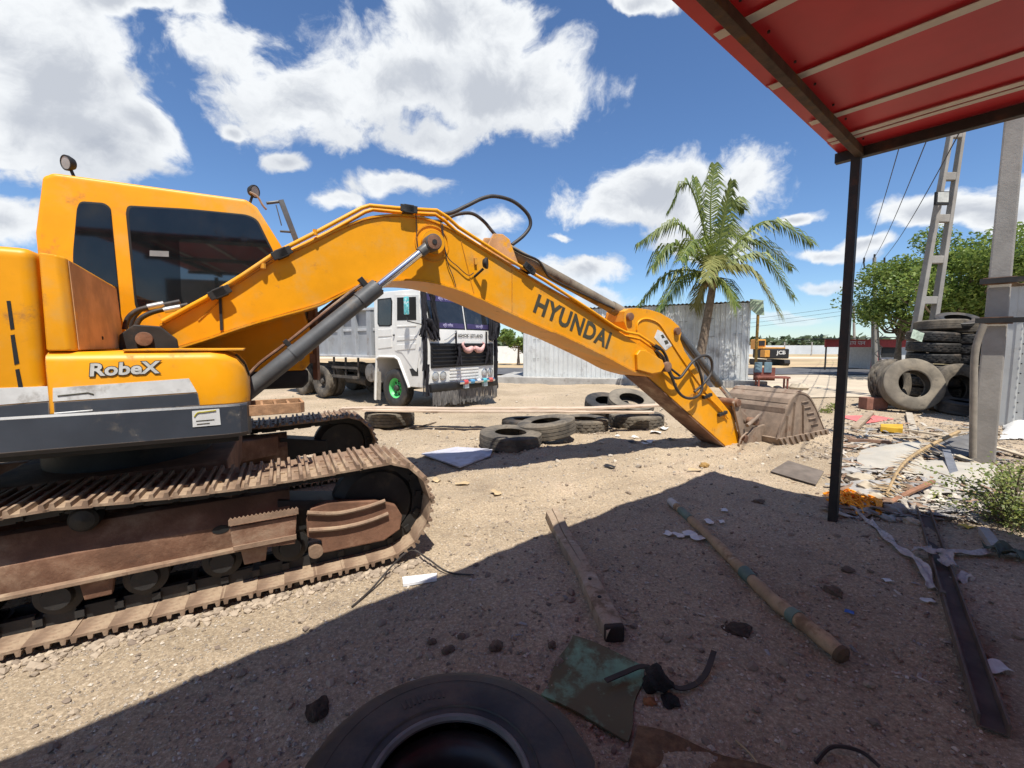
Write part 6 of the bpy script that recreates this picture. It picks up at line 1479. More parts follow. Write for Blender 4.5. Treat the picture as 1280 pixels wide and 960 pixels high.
# ================================================================ loose things on the ground
M_stone = P('pale_stone', (0.42, 0.36, 0.27), 0.9, var=0.2, bump=0.4, bscale=10)
def ico(c, r, rnd, flat=0.7, amp=0.3):
    bm = bmesh.new(); bmesh.ops.create_icosphere(bm, subdivisions=1, radius=1.0)
    rot = Matrix.Rotation(rnd.uniform(0, 6), 3, 'Z') @ Matrix.Rotation(rnd.uniform(-.4, .4), 3, 'X'); sc = Vector((rnd.uniform(.75, 1.35), rnd.uniform(.65, 1.1), flat*rnd.uniform(.7, 1.1)))
    v = []
    for p in bm.verts:
        q = p.co*(1+rnd.uniform(-amp, amp)); q = Vector((q.x*sc.x, q.y*sc.y, q.z*sc.z)); v.append(c+rot @ q*r)
    f = [tuple(x.index for x in fa.verts) for fa in bm.faces]; bm.free(); return v, f
def gravel():
    rnd = random.Random(21); tmpl = []
    for _ in range(12): tmpl.append(ico(Vector((0, 0, 0)), 1.0, rnd))
    t6 = []
    for _ in range(12):
        v = [Vector(q)*rnd.uniform(.7, 1.3) for q in ((1, 0, 0), (-1, 0.2, 0), (0, 1, 0.1), (0.1, -1, 0), (0, 0, .8), (0, 0.1, -.6))]
        t6.append((v, [(0, 2, 4), (2, 1, 4), (1, 3, 4), (3, 0, 4), (2, 0, 5), (1, 2, 5), (3, 1, 5), (0, 3, 5)]))
    def scatter(name, n, region, sizes, mat, label, tm):
        pts = [region(rnd) for _ in range(n)]; z = gzv([p[0] for p in pts], [p[1] for p in pts]); V = []; F = []
        for (x, y), zz in zip(pts, z):
            v, f = tm[rnd.randrange(len(tm))]; r = sizes(rnd); a = rnd.uniform(0, 6.28); ca, sa = math.cos(a), math.sin(a); o = len(V)
            V += [Vector((x+(p.x*ca-p.y*sa)*r, y+(p.x*sa+p.y*ca)*r, zz+r*0.25+p.z*r)) for p in v]; F += [tuple(o+i for i in q) for q in f]
        mb = MB(); mb.v = V; mb.f = F; o = mb.build(name, mat, None, smooth=0, normals=False); tag(o, label, 'gravel', kind='stuff')
    def stone_mat(name, c0, c1):
        m = bpy.data.materials.new(name); m.use_nodes = True; nt = m.node_tree; bs = nt.nodes['Principled BSDF']; ge = nt.nodes.new('ShaderNodeNewGeometry'); x = nt.nodes.new('ShaderNodeMix'); x.data_type = 'RGBA'
        nt.links.new(ge.outputs['Random Per Island'], x.inputs[0]); x.inputs[6].default_value = (*c0, 1); x.inputs[7].default_value = (*c1, 1); nt.links.new(x.outputs[2], bs.inputs['Base Color']); bs.inputs['Roughness'].default_value = 0.95; return m
    def near(r):
        y = 0.9+7.5*r.random()**1.4; return (r.uniform(-1.15, 1.2)*y, y)
    def mid(r):
        y = 6+9*r.random(); return (r.uniform(-1.0, 1.2)*y, y)
    def right(r):
        py = 500+r.random()**0.8*150; p = G(r.uniform(1005 if py < 575 else 1060+(py-575)*0.4, 1300), py); return (p.x, p.y)
    scatter('soil_gravel', 24000, near, lambda r: 0.0035+0.010*r.random()**3, stone_mat('soil_stones', (0.14, 0.11, 0.085), (0.55, 0.48, 0.39)), 'loose sandy gravel spread over the yard', t6)
    scatter('soil_clods', 2400, near, lambda r: 0.010+0.02*r.random()**4, stone_mat('soil_clods', (0.17, 0.13, 0.10), (0.36, 0.29, 0.21)), 'small clods of earth and stones in the yard', tmpl)
    def spill(r):
        if r.random() < 0.6:
            p = T(r.uniform(-1.0, 2.15), 1.50+abs(r.gauss(0, 0.06)), 0); return (p.x, p.y)
        c, R_ = ((fp, 0.53), (p1, 0.54), (p4, 0.58), (p3, 0.52))[r.randrange(4)]; a = r.uniform(0, 6.28); q = R_+abs(r.gauss(0, 0.05)); return (c.x+q*math.cos(a), c.y+q*math.sin(a))
    scatter('soil_spill', 2600, spill, lambda r: 0.006+0.028*r.random()**4, stone_mat('spilt_soil', (0.20, 0.155, 0.115), (0.42, 0.34, 0.25)), 'crumbled soil pushed up against the track and tyres', tmpl)
    scatter('yard_stones', 2200, mid, lambda r: 0.012+0.03*r.random()**4, stone_mat('yard_stones', (0.22, 0.18, 0.14), (0.52, 0.46, 0.37)), 'scattered stones on the sandy yard beyond the excavator', tmpl)
    scatter('rubble_gravel', 9000, right, lambda r: 0.008+0.028*r.random()**5, stone_mat('rubble', (0.14, 0.11, 0.085), (0.37, 0.31, 0.24)), 'grey crushed gravel and rubble by the posts', tmpl)
gravel()
def lump(px, py, r, label, cat, mat, seed, flat=0.6, name=None):
    c = GG(px, py); rnd = random.Random(seed); bm = bmesh.new(); bmesh.ops.create_icosphere(bm, subdivisions=3, radius=1.0); ph = [rnd.uniform(0, 6) for _ in range(9)]
    sx, sy = rnd.uniform(.8, 1.4), rnd.uniform(.7, 1.1); v = []
    for p in bm.verts:
        q = p.co; k = 1+0.22*math.sin(q.x*3.1+ph[0])*math.sin(q.y*2.7+ph[1])+0.14*math.sin(q.z*5+q.x*6+ph[2])+0.09*math.sin(q.y*11+ph[3])*math.sin(q.x*9+ph[4])+rnd.uniform(-.04, .04)
        v.append(c+Vector((q.x*sx*r*k, q.y*sy*r*k, (q.z*flat*k+flat*0.55)*r)))
    f = [tuple(x.index for x in fa.verts) for fa in bm.faces]; bm.free()
    return tag(MB().add(v, f).build(name or cat.replace(' ', '_'), mat, None, smooth=50, normals=False), label, cat)
M_dung = P('dark_dry_dung', (0.055, 0.036, 0.024), 0.95, var=0.4, scale=30, bump=0.8, bscale=60)
M_clod = P('earth_clod', (0.14, 0.10, 0.07), 0.95, var=0.3, scale=20, bump=0.6, bscale=40)
lump(397, 880, 0.055, 'dark crumbly dung lump on shaded soil beside the big black tyre', 'dung', M_dung, 1)
lump(922, 785, 0.075, 'flat dark dung patch between the taped pole and the timber', 'dung', M_dung, 2, 0.25)
lump(1042, 735, 0.055, 'brown earth clod near the taped pole', 'clod', M_clod, 3)
lump(820, 858, 0.075, 'black dirty rag bunched by the green sheet corner', 'rag', P('black_rag', (0.02, 0.018, 0.016), 0.95, var=0.4, scale=20, bump=0.8), 4, 0.7, 'rag')
lump(838, 876, 0.04, 'small black rag scrap below the bunched rag', 'rag', MATS['black_rag'], 5, 0.5, 'rag')
lump(812, 876, 0.028, 'rust orange crumb of leather next to the rag', 'scrap', P('rust_scrap', (0.30, 0.13, 0.05), 0.8, var=0.3), 6, 0.5, 'leather_scrap')
lump(700, 650, 0.05, 'brown stone by the sunlit end of the split timber', 'stone', M_clod, 7)
lump(880, 582, 0.055, 'round ochre stone on the sand before the bucket', 'stone', P('ochre', (0.30, 0.18, 0.06), 0.9, var=0.3), 8, 0.8)
lump(948, 628, 0.06, 'long dark clod in the shade of the canopy corner', 'clod', M_clod, 9, 0.4)
lump(1060, 708, 0.05, 'dark flat clod half way down the shaded soil', 'clod', M_clod, 10, 0.3)
for k, (x, y) in enumerate(((577, 798), (560, 812), (620, 812), (540, 800), (690, 812))):
    lump(x, y, 0.022+0.006*(k % 3), 'small grey stone on the shaded soil beyond the big tyre', 'stone', M_clod, 30+k, 0.7)['group'] = 'small stones beyond the big tyre'
# white and grey scraps on the sand near the plank
M_paper = P('scrap_paper', (0.72, 0.72, 0.72), 0.7, var=0.1)
def scrap(px, py, w, h, label, mat, seed, cat='scrap', name='paper_scrap', lift=0.015, curl=0.3):
    c = GG(px, py, lift); r = random.Random(seed); a = r.uniform(0, 6); ph = r.uniform(0, 6)
    ex = Vector((math.cos(a), math.sin(a), 0)); ey = Vector((-math.sin(a), math.cos(a), 0))
    def fn(u, v):
        j = 0.08*math.sin(7*u+5*v+ph)
        return c+ex*(u-.5+j*0.3)*w+ey*(v-.5+0.12*math.sin(5*u+ph))*h+Vector((0, 0, curl*w*(0.25*math.sin(u*4+ph)*math.cos(v*5+ph)+0.25)))
    return tag(MB().grid(fn, 7, 6).build(name, mat, None, smooth=60, thick=0.002), label, cat)
M_wp = P('white_plastic', (0.66, 0.65, 0.62), 0.5, var=0.15, scale=10, dirt=((0.4, 0.35, 0.28), 0.5, 0.75, 9))
for k, (x, y, w) in enumerate(((793, 547, .16), (812, 550, .22), (820, 541, .2), (806, 556, .12), (772, 546, .12), (830, 538, .2))):
    scrap(x, y, w, w*0.7, 'scrap of white plastic on the sand below the pale leaning tyre', M_wp, k)['group'] = 'white scraps below the pale tyre'
for k, (x, y) in enumerate(((791, 552), (762, 587), (838, 551))):
    scrap(x, y, 0.16, 0.09, 'scrap of black plastic on the sand before the tyres', P('black_plastic', (0.02, 0.02, 0.022), 0.5), 40+k, name='plastic_scrap')['group'] = 'black scraps before the tyres'
for k, (x, y) in enumerate(((620, 618), (578, 603), (545, 600), (868, 590))):
    scrap(x, y, 0.16, 0.08, 'dry leaf coloured scrap lying on the sand', P('dry_leaf', (0.45, 0.34, 0.2), 0.8), 60+k, name='leaf_scrap')['group'] = 'dry scraps on the sand'
for k, (x, y, w) in enumerate(((848, 668, .10), (862, 668, .12), (835, 667, .09), (872, 672, .12), (905, 640, .08), (886, 655, .10), (902, 652, .07))):
    scrap(x, y, w, w*0.7, 'torn white plastic scrap on shaded soil beside the taped pole', M_wp, 80+k)['group'] = 'plastic scraps on the shaded soil'
for k, (x, y, w) in enumerate(((1110, 720, .06), (1215, 800, .10), (1245, 828, .12), (1160, 745, .07))):
    scrap(x, y, w, w*0.7, ('small white scrap between the cloth strip and taped pole', 'white plastic scrap lying right against the steel channel', 'larger white plastic scrap out past the steel channel', 'torn white scrap at the end of the cloth strip')[k], M_wp, 120+k)
scrap(1062, 760, 0.05, 0.04, 'tiny blue wrapper on the shaded soil by the taped pole end', P('blue_wrapper', (0.05, 0.12, 0.4), 0.5), 99, name='wrapper')
def slab(corners, h, label, cat, name, mat, lift=0.0, bev=0.0, thickdir=None):
    top = []
    for c in corners: p = G(*c[:2]); p.z = gz(p.x, p.y)+h+lift+(c[2] if len(c) > 2 else 0); top.append(p)
    n = len(top); bot = [p-Vector((0, 0, h)) for p in top]
    return tag(MB().add(top+bot, [tuple(range(n)), tuple(range(2*n-1, n-1, -1))]+[(i, (i+1) % n, (i+1) % n+n, i+n) for i in range(n)]).build(name, mat, None, smooth=0, bevel=bev), label, cat)
slab(((503, 724), (546, 720), (546, 728), (504, 733)), 0.02, 'white folded paper box on the sunlit sand by the track tip', 'paper', 'paper_box', M_paper, 0.005)
slab(((527, 571), (570, 560), (616, 563), (613, 570), (575, 587)), 0.02, 'pale blue white board lying by the flat bald tyre', 'board', 'pale_board', P('pale_blue_board', (0.46, 0.46, 0.52), 0.5, var=0.12, scale=3, dirt=((0.36, 0.33, 0.33), 0.5, 0.7, 4)), 0.03)
slab(((258, 948), (282, 931), (287, 938), (266, 955)), 0.015, 'chip of red brick tile at the shadow edge', 'tile chip', 'tile_chip', P('brick_tile', (0.30, 0.13, 0.085), 0.9, var=0.2), 0.005, 0.004)
slab(((985, 578), (1030, 588), (1020, 603), (963, 586)), 0.01, 'grey rubber mat lying on gravel before the bucket', 'mat', 'rubber_mat', P('grey_mat', (0.14, 0.115, 0.095), 0.9, var=0.2), 0.02)
# timber with bolt holes, taped pole
def timber():
    a = GG(690, 648, 0.05); b = GG(768, 798, 0.05); t = thing('timber', a.lerp(b, 0.5)-Vector((0, 0, .05)), 'split squared timber with bolt holes crossing the shadow edge', 'timber')
    pth = [a, a.lerp(b, 0.12), a.lerp(b, 0.3)+Vector((-0.01, 0, .0)), a.lerp(b, 0.62)+Vector((0.012, 0, 0)), a.lerp(b, 0.85), b]; mb = MB(); v = []; rnd = random.Random(4); n = len(pth)
    for i, p in enumerate(pth):
        d = (b-a).normalized(); s = d.cross(Vector((0, 0, 1))); w = (0.062, 0.066, 0.06, 0.058, 0.06, 0.056)[i]
        for x, y in ((-1, -1), (0, -1), (1, -1), (1, 0.7), (0.2, 1), (0.1, 0.6 if i < 3 else 1), (0, 1), (-1, 0.9)):
            v.append(p+s*x*w+Vector((0, 0, y*w*0.85))+d*(rnd.uniform(-.04, .04) if i in (0, n-1) else 0)+s*rnd.uniform(-.004, .004))
    m = 8; mb.add(v, [(i*m+j, i*m+(j+1) % m, (i+1)*m+(j+1) % m, (i+1)*m+j) for i in range(n-1) for j in range(m)]+[tuple(range(m)), tuple(range(n*m-1, (n-1)*m-1, -1))])
    mb.build('beam', M_wood_pale, t, smooth=30, bevel=0.004)
    for f in (0.72, 0.84):
        p = a.lerp(b, f)+Vector((0, 0, 0.052)); MB().cyl(p, p+Vector((0, 0, .004)), 0.013, 12).build('bolt_hole', M_gasket, t, smooth=0)
    p = a.lerp(b, 0.66)+Vector((0, 0, 0.0525)); d = (b-a).normalized()
    MB().bar(b-d*0.03, b+d*0.012, 0.115, 0.10).build('charred_end', P('charred', (0.035, 0.025, 0.02), 0.9), t, smooth=0, bevel=0.012)
timber()
def taped_pole():
    pts = [GG(x, y, 0.045) for x, y in ((838, 629), (884, 672), (930, 715), (968, 752), (1010, 788), (1058, 822))]; t = thing('taped_pole', pts[2]-Vector((0, 0, .045)), 'bent peeled wooden pole with green tape bands lying in the shade', 'pole')
    p = smooth_path(pts, 8); n = len(p); r = [0.034+0.012*math.sin(i/n*2.2)+0.003*math.sin(i*1.3) for i in range(n)]
    MB().tube(p[:-2], r[:-2], 12).build('shaft', P('peeled_wood', (0.36, 0.245, 0.14), 0.8, var=0.3, scale=4, bump=0.4, bscale=12, dirt=((0.20, 0.125, 0.07), 0.5, 0.68, 5), dirt2=((0.46, 0.37, 0.27), 0.58, 0.72, 6)), t, smooth=50)
    for i0, i1 in ((3, 5), (16, 18), (28, 30)):
        MB().tube(p[i0:i1+1], [q+0.004 for q in r[i0:i1+1]], 12).build('tape_band', P('green_tape', (0.10, 0.15, 0.12), 0.6, var=0.2), t, smooth=50)
    MB().tube(p[0:3], [q+0.003 for q in r[0:3]], 12).build('white_tip', P('white_dusty_tip', (0.5, 0.48, 0.44), 0.8), t, smooth=50)
    MB().tube(p[-3:], [r[-1]+0.003, r[-1]+0.002, 0.022], 12).build('broken_end', P('broken_wood', (0.13, 0.08, 0.045), 0.9, bump=0.5), t, smooth=30)
taped_pole()
def green_sheet():
    c = [GG(716, 797, .02), GG(805, 836, .03), GG(784, 928, .02), GG(675, 867, .015)]
    def fn(u, v):
        p = c[0].lerp(c[1], u).lerp(c[3].lerp(c[2], u), v); return p+Vector((0, 0, 0.006*math.sin(u*5)+0.008*math.sin(v*6+u*3)))+Vector((0.01*math.sin(v*9) if u in (0, 1) else 0, 0, 0))
    o = MB().grid(fn, 16, 16).build('green_sheet', P('muddy_green_sheet', (0.17, 0.31, 0.19), 0.6, var=0.15, scale=6, dirt=((0.115, 0.10, 0.055), 0.40, 0.53, 2.6), dirt2=((0.19, 0.31, 0.19), 0.6, 0.72, 8)), None, smooth=60, thick=0.012)
    tag(o, 'mud stained green sheet lying by the big black tyre', 'sheet')
    pts = [GG(x, y, z) for x, y, z in ((757, 861, .05), (780, 852, .06), (803, 846, .06), (822, 852, .04), (845, 862, .02), (868, 858, .015), (883, 845, .02), (892, 824, .05))]
    p = smooth_path(pts, 5); n = len(p); mb = MB(); v = []
    for i, q in enumerate(p):
        d = (p[min(i+1, n-1)]-p[max(i-1, 0)]).normalized(); s = d.cross(Vector((0, 0, 1))).normalized()*0.014; v += [q-s, q+s, q+s+Vector((0, 0, .006)), q-s+Vector((0, 0, .006))]
    mb.add(v, [(i*4+j, i*4+(j+1) % 4, (i+1)*4+(j+1) % 4, (i+1)*4+j) for i in range(n-1) for j in range(4)]+[(3, 2, 1, 0), (4*n-4, 4*n-3, 4*n-2, 4*n-1)])
    tag(mb.build('rubber_strap', P('brown_rubber_strap', (0.04, 0.028, 0.02), 0.7, var=0.3, dirt=((0.22, 0.13, 0.05), 0.62, 0.7, 9)), None, smooth=30), 'curved brown rubber strap lying over the green sheet and rag', 'strap')
    c2 = [GG(797, 908, .015), GG(965, 958, .02), GG(1000, 1010, .01), GG(782, 985, .01)]
    def f2(u, v): p = c2[0].lerp(c2[1], u).lerp(c2[3].lerp(c2[2], u), v); return p+Vector((0, 0, 0.012*math.sin(u*8+v*3)+0.006*math.sin(v*13+u*5)))
    tag(MB().grid(f2, 24, 16).build('sacking', P('brown_jute', (0.17, 0.10, 0.05), 0.95, var=0.35, scale=30, bump=0.5, bscale=140, dirt=((0.10, 0.065, 0.04), 0.5, 0.7, 6)), None, smooth=60, thick=0.008), 'brown jute sacking on the soil below the green sheet', 'sacking')
green_sheet()
def wire_loop(pts, r, label, mat, name='wire', cat='wire'):
    return tag(MB().tube(smooth_path([GG(x, y, z) for x, y, z in pts], 6), r, 7).build(name, mat, None, smooth=50), label, cat)
wire_loop(((440, 760, .01), (465, 738, .02), (495, 712, .07), (515, 700, .09), (535, 705, .05), (560, 718, .02), (592, 722, .01)), 0.007, 'thin bent wire arching over sand at the track tip', M_rubber)
wire_loop(((1020, 946, .01), (1040, 935, .03), (1075, 940, .03), (1100, 955, .01)), 0.008, 'dark wire half buried in the shaded soil beside the sacking', M_rubber)
wire_loop(((920, 918, .01), (940, 940, .015), (955, 962, .01)), 0.004, 'dry straw beside the brown sacking', P('straw', (0.45, 0.36, 0.2), 0.8), 'straw', 'straw')
wire_loop(((500, 540, .01), (528, 534, .03), (545, 528, .01)), 0.015, 'dry twig on the sand near the ribbed tyre', M_bark, 'twig', 'twig')
def channel():
    A = GG(1153, 640, .02); Bq = GG(1242, 908, .02); d = (Bq-A).normalized(); s = d.cross(Vector((0, 0, 1))).normalized(); o = thing('steel_channel', A.lerp(Bq, .5)-Vector((0, 0, .02)), 'long rusty steel channel lying in the shaded soil', 'channel')
    M_cs = P('rusty_channel', (0.11, 0.08, 0.062), 0.75, var=0.3, scale=6, dirt=((0.17, 0.11, 0.08), 0.5, 0.7, 5))
    w = 0.048
    MB().bar(A, Bq, 2*w, 0.008).build('web', M_cs, o, smooth=0)
    for sg in (-1, 1): MB().bar(A+s*sg*w+Vector((0, 0, .025)), Bq+s*sg*w+Vector((0, 0, .025)), 0.010, 0.06).build('flange', M_cs, o, smooth=0)
    p = A.lerp(Bq, 0.62)+s*w+Vector((0, 0, .05)); MB().bar(p-d*0.02, p+d*0.02, 0.03, 0.03).build('weld_lug', M_cs, o, smooth=0)
channel()
# rubble heap on the right: sheets, strips, rope, palm leaf, sack, tarp
M_fib = P('broken_fibre_sheet', (0.42, 0.39, 0.33), 0.6, var=0.15, scale=3, dirt=((0.38, 0.33, 0.26), 0.48, 0.7, 3), dirt2=((0.3, 0.2, 0.12), 0.66, 0.78, 6))
def curved_sheet(corners, bulge, label, name, mat, cat='sheet', n=12, thick=0.006, rag=0.02):
    c = [G(*q[:2]) for q in corners]
    for p, q in zip(c, corners): p.z = gz(p.x, p.y)+q[2]
    r = random.Random(label)
    jit = [[r.uniform(-1, 1) for _ in range(n+1)] for _ in range(4)]
    def fn(u, v):
        p = c[0].lerp(c[1], u).lerp(c[3].lerp(c[2], u), v); i, j = round(u*n), round(v*n)
        e = Vector((0, 0, 0))
        if j in (0, n): e += Vector((0, jit[0][i], 0))*rag
        if i in (0, n): e += Vector((jit[1][j], 0, 0))*rag
        return p+e+Vector((0, 0, bulge*math.sin(math.pi*u)*math.sin(math.pi*min(1, v+0.1))))
    return tag(MB().grid(fn, n, n).build(name, mat, None, smooth=60, thick=thick), label, cat)
curved_sheet(((1075, 568, .10), (1148, 562, .14), (1158, 596, .05), (1068, 590, .03)), 0.05, 'broken white fibre sheet curving up from the rubble', 'fibre_sheet', M_fib)
curved_sheet(((1150, 580, .08), (1245, 590, .10), (1240, 622, .04), (1160, 618, .05)), 0.03, 'larger broken white sheet beside the concrete pole', 'fibre_sheet', M_fib)
curved_sheet(((1150, 562, .05), (1212, 556, .20), (1215, 574, .04), (1165, 578, .03)), 0.03, 'bent grey sheet propped against the concrete pole', 'metal_sheet', P('grey_bent_sheet', (0.13, 0.125, 0.12), 0.7, var=0.2))
curved_sheet(((1047, 519, .03), (1095, 519, .03), (1118, 524, .02), (1080, 531, .02)), 0.02, 'pink red tarpaulin scrap spread on the gravel', 'tarpaulin', P('pink_tarp', (0.62, 0.16, 0.15), 0.6, var=0.12), 'tarpaulin')
curved_sheet(((1255, 530, .05), (1290, 525, .22), (1290, 548, .05), (1250, 546, .02)), 0.08, 'crumpled white plastic sack by the sheet store', 'plastic_sack', M_wp, 'sack', rag=0.05)
curved_sheet(((1065, 600, .05), (1105, 605, .06), (1098, 622, .04), (1060, 614, .03)), 0.05, 'small pale curved sheet lying in front of the fibre sheet', 'fibre_sheet', P('grey_fibre', (0.38, 0.36, 0.33), 0.7, var=0.2))
curved_sheet(((1130, 628, .02), (1190, 632, .02), (1180, 650, .02), (1128, 645, .02)), 0.01, 'thin pale sheet half covered with rubble and dirt', 'fibre_sheet', P('dirty_sheet', (0.42, 0.37, 0.30), 0.8, var=0.25, dirt=((0.28, 0.23, 0.17), 0.45, 0.7, 5)))
def stick(x0, y0, z0, x1, y1, z1, w, h, label, mat=None, cat='strip', name='wood_strip'):
    a = GG(x0, y0, z0); b = GG(x1, y1, z1); return plank([a, a.lerp(b, .5)+Vector((0, 0, .01)), b], w, h, label, cat, mat or M_wood, name)
stick(1058, 553, .05, 1112, 556, .08, 0.07, 0.05, 'brown wooden strip lying behind the fibre sheets', P('brown_strip', (0.2, 0.12, 0.08), 0.8, var=0.3))
stick(1130, 545, .10, 1200, 556, .10, 0.06, 0.03, 'pale lath laid across the rubble towards the concrete pole', P('pale_lath', (0.46, 0.38, 0.27), 0.8, var=0.2))
stick(1118, 553, .12, 1175, 574, .08, 0.05, 0.03, 'grey lath slanting across the broken sheet', P('grey_lath', (0.30, 0.27, 0.23), 0.8, var=0.2))
stick(1196, 577, .10, 1236, 590, .04, 0.08, 0.04, 'notched pale board leaning at the foot of the pole', P('notched', (0.36, 0.31, 0.22), 0.8, var=0.2))
stick(1182, 575, .15, 1200, 618, .03, 0.09, 0.02, 'grey metal strip resting on the large white sheet', P('strip_metal', (0.33, 0.33, 0.34), 0.4, metal=0.6, var=0.2))
stick(1105, 633, .02, 1165, 612, .12, 0.05, 0.03, 'reddish brown stick rising over the white sheets', P('red_stick', (0.28, 0.14, 0.08), 0.8, var=0.3))
stick(1136, 518, .06, 1142, 542, .02, 0.12, 0.05, 'pale bent plank standing in the gravel by the red tarpaulin', P('bent_pale', (0.38, 0.33, 0.26), 0.8, var=0.2))
stick(1068, 538, .06, 1088, 524, .14, 0.12, 0.06, 'split grey log propped on the pink tarpaulin', M_wood_pale, 'log', 'log')
stick(1230, 560, .05, 1290, 575, .03, 0.10, 0.03, 'pale plank on the ground behind the bush', P('pale_lath', (0.46, 0.38, 0.27), 0.8))
stick(1228, 668, .03, 1245, 690, .02, 0.07, 0.06, 'short grey pipe stub beside the bush', M_conc, 'pipe', 'pipe_stub')
slab(((1100, 537), (1128, 538), (1128, 545), (1100, 543)), 0.10, 'yellow plastic box lying in the rubble', 'box', 'yellow_box', P('yellow_box', (0.55, 0.33, 0.03), 0.6, var=0.2), 0.02, 0.01)
lump(1163, 512, 0.19, 'brown broken stone before the pale leaning tyre', 'stone', P('brown_rock', (0.20, 0.14, 0.10), 0.9, var=0.3, bump=0.4), 12, 0.7)
for k, (x, y, r) in enumerate(((1085, 612, .13), (1105, 610, .15), (1092, 625, .10), (1120, 640, .11), (1075, 600, .12), (1062, 592, .09), (1140, 655, .07), (1110, 650, .06), (1215, 560, .12))):
    lump(x, y, r, 'grey rounded stone in the rubble beside the orange rope', 'stone', M_conc if k % 2 else M_stone, 50+k, 0.6)['group'] = 'rubble stones'
def dry_frond():
    pts = [GG(1108, 622, .06), GG(1125, 600, .16), GG(1150, 578, .22), GG(1196, 563, .30)]; p = smooth_path(pts, 8); rnd = random.Random(3); mb = MB().tube(p, [0.012+0.02*i/len(p) for i in range(len(p))], 6)
    for i, q in enumerate(p):
        if i > 20: continue
        t = (p[min(i+1, len(p)-1)]-p[max(i-1, 0)]).normalized(); s = t.cross(Vector((0, 0, 1))).normalized()
        for sg in (-1, 1):
            for j in range(3):
                d = (s*sg-t*rnd.uniform(.2, .9)+Vector((0, 0, rnd.uniform(-.7, .3)))).normalized()*rnd.uniform(.08, .24); b = t*0.012; o = t*rnd.uniform(-.03, .03)
                mb.add([q+o-b, q+o+b, q+o+d*0.6+b, q+o+d], [(0, 1, 2, 3)])
    tag(mb.build('dry_frond', P('dry_frond', (0.33, 0.23, 0.12), 0.85, var=0.3, scale=12), None, smooth=0, normals=False), 'dry brown palm frond lying over the white sheets', 'frond')
dry_frond()
def rope():
    rnd = random.Random(9); mb = MB()
    for k in range(44):
        x0, y0 = 1034+rnd.uniform(-3, 25), 614+rnd.uniform(-3, 12); x1, y1 = 1096+rnd.uniform(-25, 5), 641+rnd.uniform(-12, 4); z = rnd.uniform(.012, .085); m = 6
        pts = []
        for i in range(m+1):
            f = i/m; pts.append(GG(x0+(x1-x0)*f+rnd.uniform(-3, 3), y0+(y1-y0)*f+rnd.uniform(-3.5, 3.5), max(.01, z*(0.6+0.8*math.sin(math.pi*f))*rnd.uniform(.5, 1.2))))
        mb.tube(smooth_path(pts, 4), 0.0085, 5)
    for k in range(7): mb.tube(smooth_path([GG(1086+rnd.uniform(-3, 4), 630+rnd.uniform(-4, 3), .08), GG(1096+rnd.uniform(-3, 5), 634, .09), GG(1097+rnd.uniform(-4, 4), 644, .03), GG(1086+rnd.uniform(-4, 4), 643, .03), GG(1085, 633, .07)], 6), 0.008, 6)
    tag(mb.build('rope', P('orange_rope', (0.90, 0.33, 0.01), 0.6, var=0.15, scale=20), None, smooth=50), 'tangled bundle of bright orange rope at the post foot', 'rope')
rope()
def litter():
    """chips, slivers and shreds too small to count in the rubble and on the yard"""
    rnd = random.Random(31); mats = [('pale_litter', (0.40, 0.36, 0.30)), ('brown_litter', (0.22, 0.14, 0.09)), ('grey_litter', (0.24, 0.23, 0.22))]
    for mi, (nm, col) in enumerate(mats):
        mb = MB()
        for k in range(420):
            if k < 300: x, y = rnd.uniform(1045, 1250), 530+118*rnd.random()
            else: x, y = rnd.uniform(560, 1240), 545+300*rnd.random()**1.5
            c = GG(x, y, rnd.uniform(.008, .05) if k < 300 else .006); a = rnd.uniform(0, 6.28); l = rnd.uniform(.03, .2)*(0.16 if k >= 300 else 1); w = rnd.uniform(.01, .045)*(0.3 if k >= 300 else 1)
            d = Vector((math.cos(a), math.sin(a), rnd.uniform(-.25, .25))); s = Vector((-math.sin(a), math.cos(a), rnd.uniform(-.2, .2)))
            mb.add([c-d*l-s*w, c+d*l-s*w*.4, c+d*l*.8+s*w, c-d*l*.9+s*w*.8, c-d*l*.2+s*w*.3+Vector((0, 0, w*.5))], [(0, 1, 4), (1, 2, 4), (2, 3, 4), (3, 0, 4)])
        tag(mb.build('litter', P(nm, col, 0.8, var=0.4, scale=3), None, smooth=0, normals=False), ('pale', 'brown', 'grey')[mi]+' chips and shreds littering the rubble and yard', 'litter', kind='stuff')
litter()
# strips of dirty white cloth trailing across the channel
def cloth_strip(pts, w, label, seed, mat):
    p = smooth_path([GG(*q) for q in pts], 7); n = len(p); rnd = random.Random(seed); mb = MB(); v = []
    for i, q in enumerate(p):
        d = (p[min(i+1, n-1)]-p[max(i-1, 0)]).normalized(); s = d.cross(Vector((0, 0, 1))).normalized(); ww = w*(0.6+0.6*abs(math.sin(i*0.45+seed)))
        v += [q+s*ww*k+Vector((0, 0, 0.35*ww*math.sin(k*4+i*0.8)+rnd.uniform(0, .006))) for k in (-1, -.5, 0, .5, 1)]
    mb.add(v, [(i*5+j, i*5+j+1, (i+1)*5+j+1, (i+1)*5+j) for i in range(n-1) for j in range(4)])
    return tag(mb.build('cloth_strip', mat, None, smooth=60, thick=0.004), label, 'cloth')
M_clo = P('dirty_white_cloth', (0.48, 0.45, 0.42), 0.9, var=0.2, scale=12, bump=0.3, dirt=((0.26, 0.23, 0.2), 0.5, 0.7, 10))
cloth_strip(((1085, 650, .02), (1105, 672, .03), (1125, 690, .03), (1150, 708, .05), (1165, 733, .02)), 0.03, 'long dirty white cloth strip leading from the rope to the channel', 1, M_clo)
cloth_strip(((1145, 694, .05), (1160, 700, .09), (1180, 705, .09), (1184, 713, .06)), 0.05, 'crumpled white cloth bunched over the channel', 2, M_clo)
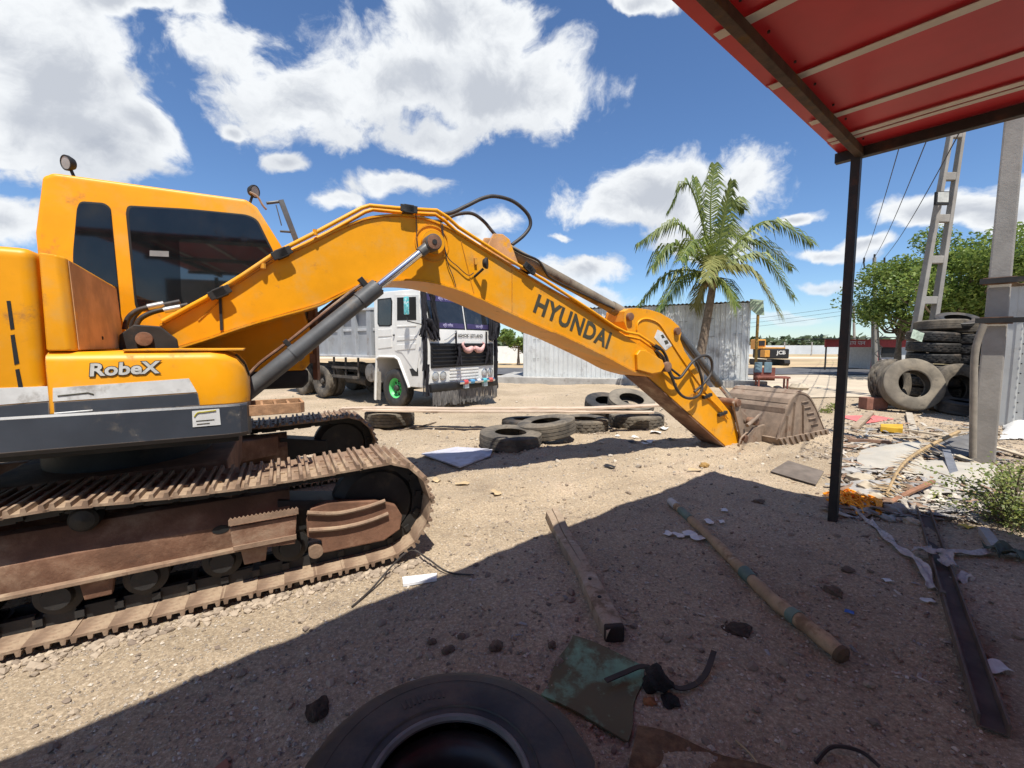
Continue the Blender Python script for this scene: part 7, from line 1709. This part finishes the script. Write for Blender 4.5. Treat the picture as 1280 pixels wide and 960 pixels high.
cloth_strip(((1178, 692, .04), (1205, 696, .03), (1238, 694, .03)), 0.035, 'white cloth strip running from the channel to the green bag', 3, M_clo)
cloth_strip(((1195, 725, .01), (1208, 722, .03), (1215, 724, .01)), 0.04, 'small white cloth scrap lying beside the channel', 4, M_clo)
cloth_strip(((1236, 695, .05), (1262, 698, .06), (1300, 704, .05)), 0.09, 'dark green folded bag on the soil below the bush', 5, P('dark_green_bag', (0.07, 0.085, 0.055), 0.7, var=0.3))
scrap(1208, 660, 0.10, 0.08, 'yellow plastic scrap beside the bush', P('yellow_scrap', (0.55, 0.38, 0.03), 0.5), 101, name='yellow_scrap')
scrap(1046, 637, 0.16, 0.08, 'blue plastic scrap under the orange rope at the post foot', P('blue_scrap', (0.08, 0.16, 0.36), 0.5), 102, name='blue_scrap')
def bush():
    b = GG(1262, 655); t = thing('bush', b, 'leafy green bush growing at the rubble edge', 'bush'); rnd = random.Random(17); lf = MB(); st = MB()
    for k in range(60):
        a = rnd.uniform(0, 6.28); r = rnd.uniform(0.1, 0.75); h = rnd.uniform(0.12, 0.62)*(1.1-r*0.5); e = b+Vector((math.cos(a)*r, math.sin(a)*r*0.8, h)); m = b+Vector((math.cos(a)*r*0.45, math.sin(a)*r*0.35, h*0.75))
        p = smooth_path([b+Vector((rnd.uniform(-.05, .05), rnd.uniform(-.05, .05), -.02)), m, e], 5); st.tube(p, 0.004, 4)
        for q in p[3:]:
            for j in range(7):
                d = Vector((rnd.gauss(0, 1), rnd.gauss(0, 1), rnd.gauss(0.3, .6))).normalized(); s = d.orthogonal().normalized(); l = rnd.uniform(.02, .042); o = q+Vector((rnd.gauss(0, .035), rnd.gauss(0, .035), rnd.gauss(0, .03)))
                lf.add([o, o+d*l*.5+s*l*.3, o+d*l, o+d*l*.5-s*l*.3], [(0, 1, 2, 3)])
    st.build('stems', M_bark, t, smooth=0, normals=False); lf.build('foliage', M_bush, t, smooth=0, normals=False)
bush()
# plants on the gravel
for k, (x, y) in enumerate(((1032, 514), (1040, 512), (1255, 600))):
    b = GG(x, y); rnd = random.Random(k); mb = MB(); leafy(mb, b+Vector((0, 0, .08)), 0.16, 90, 0.035, rnd, 0.6)
    tag(mb.build('weed', M_bush, None, smooth=0, normals=False), 'small green weed growing on the gravel', 'weed', 'weeds on the gravel')
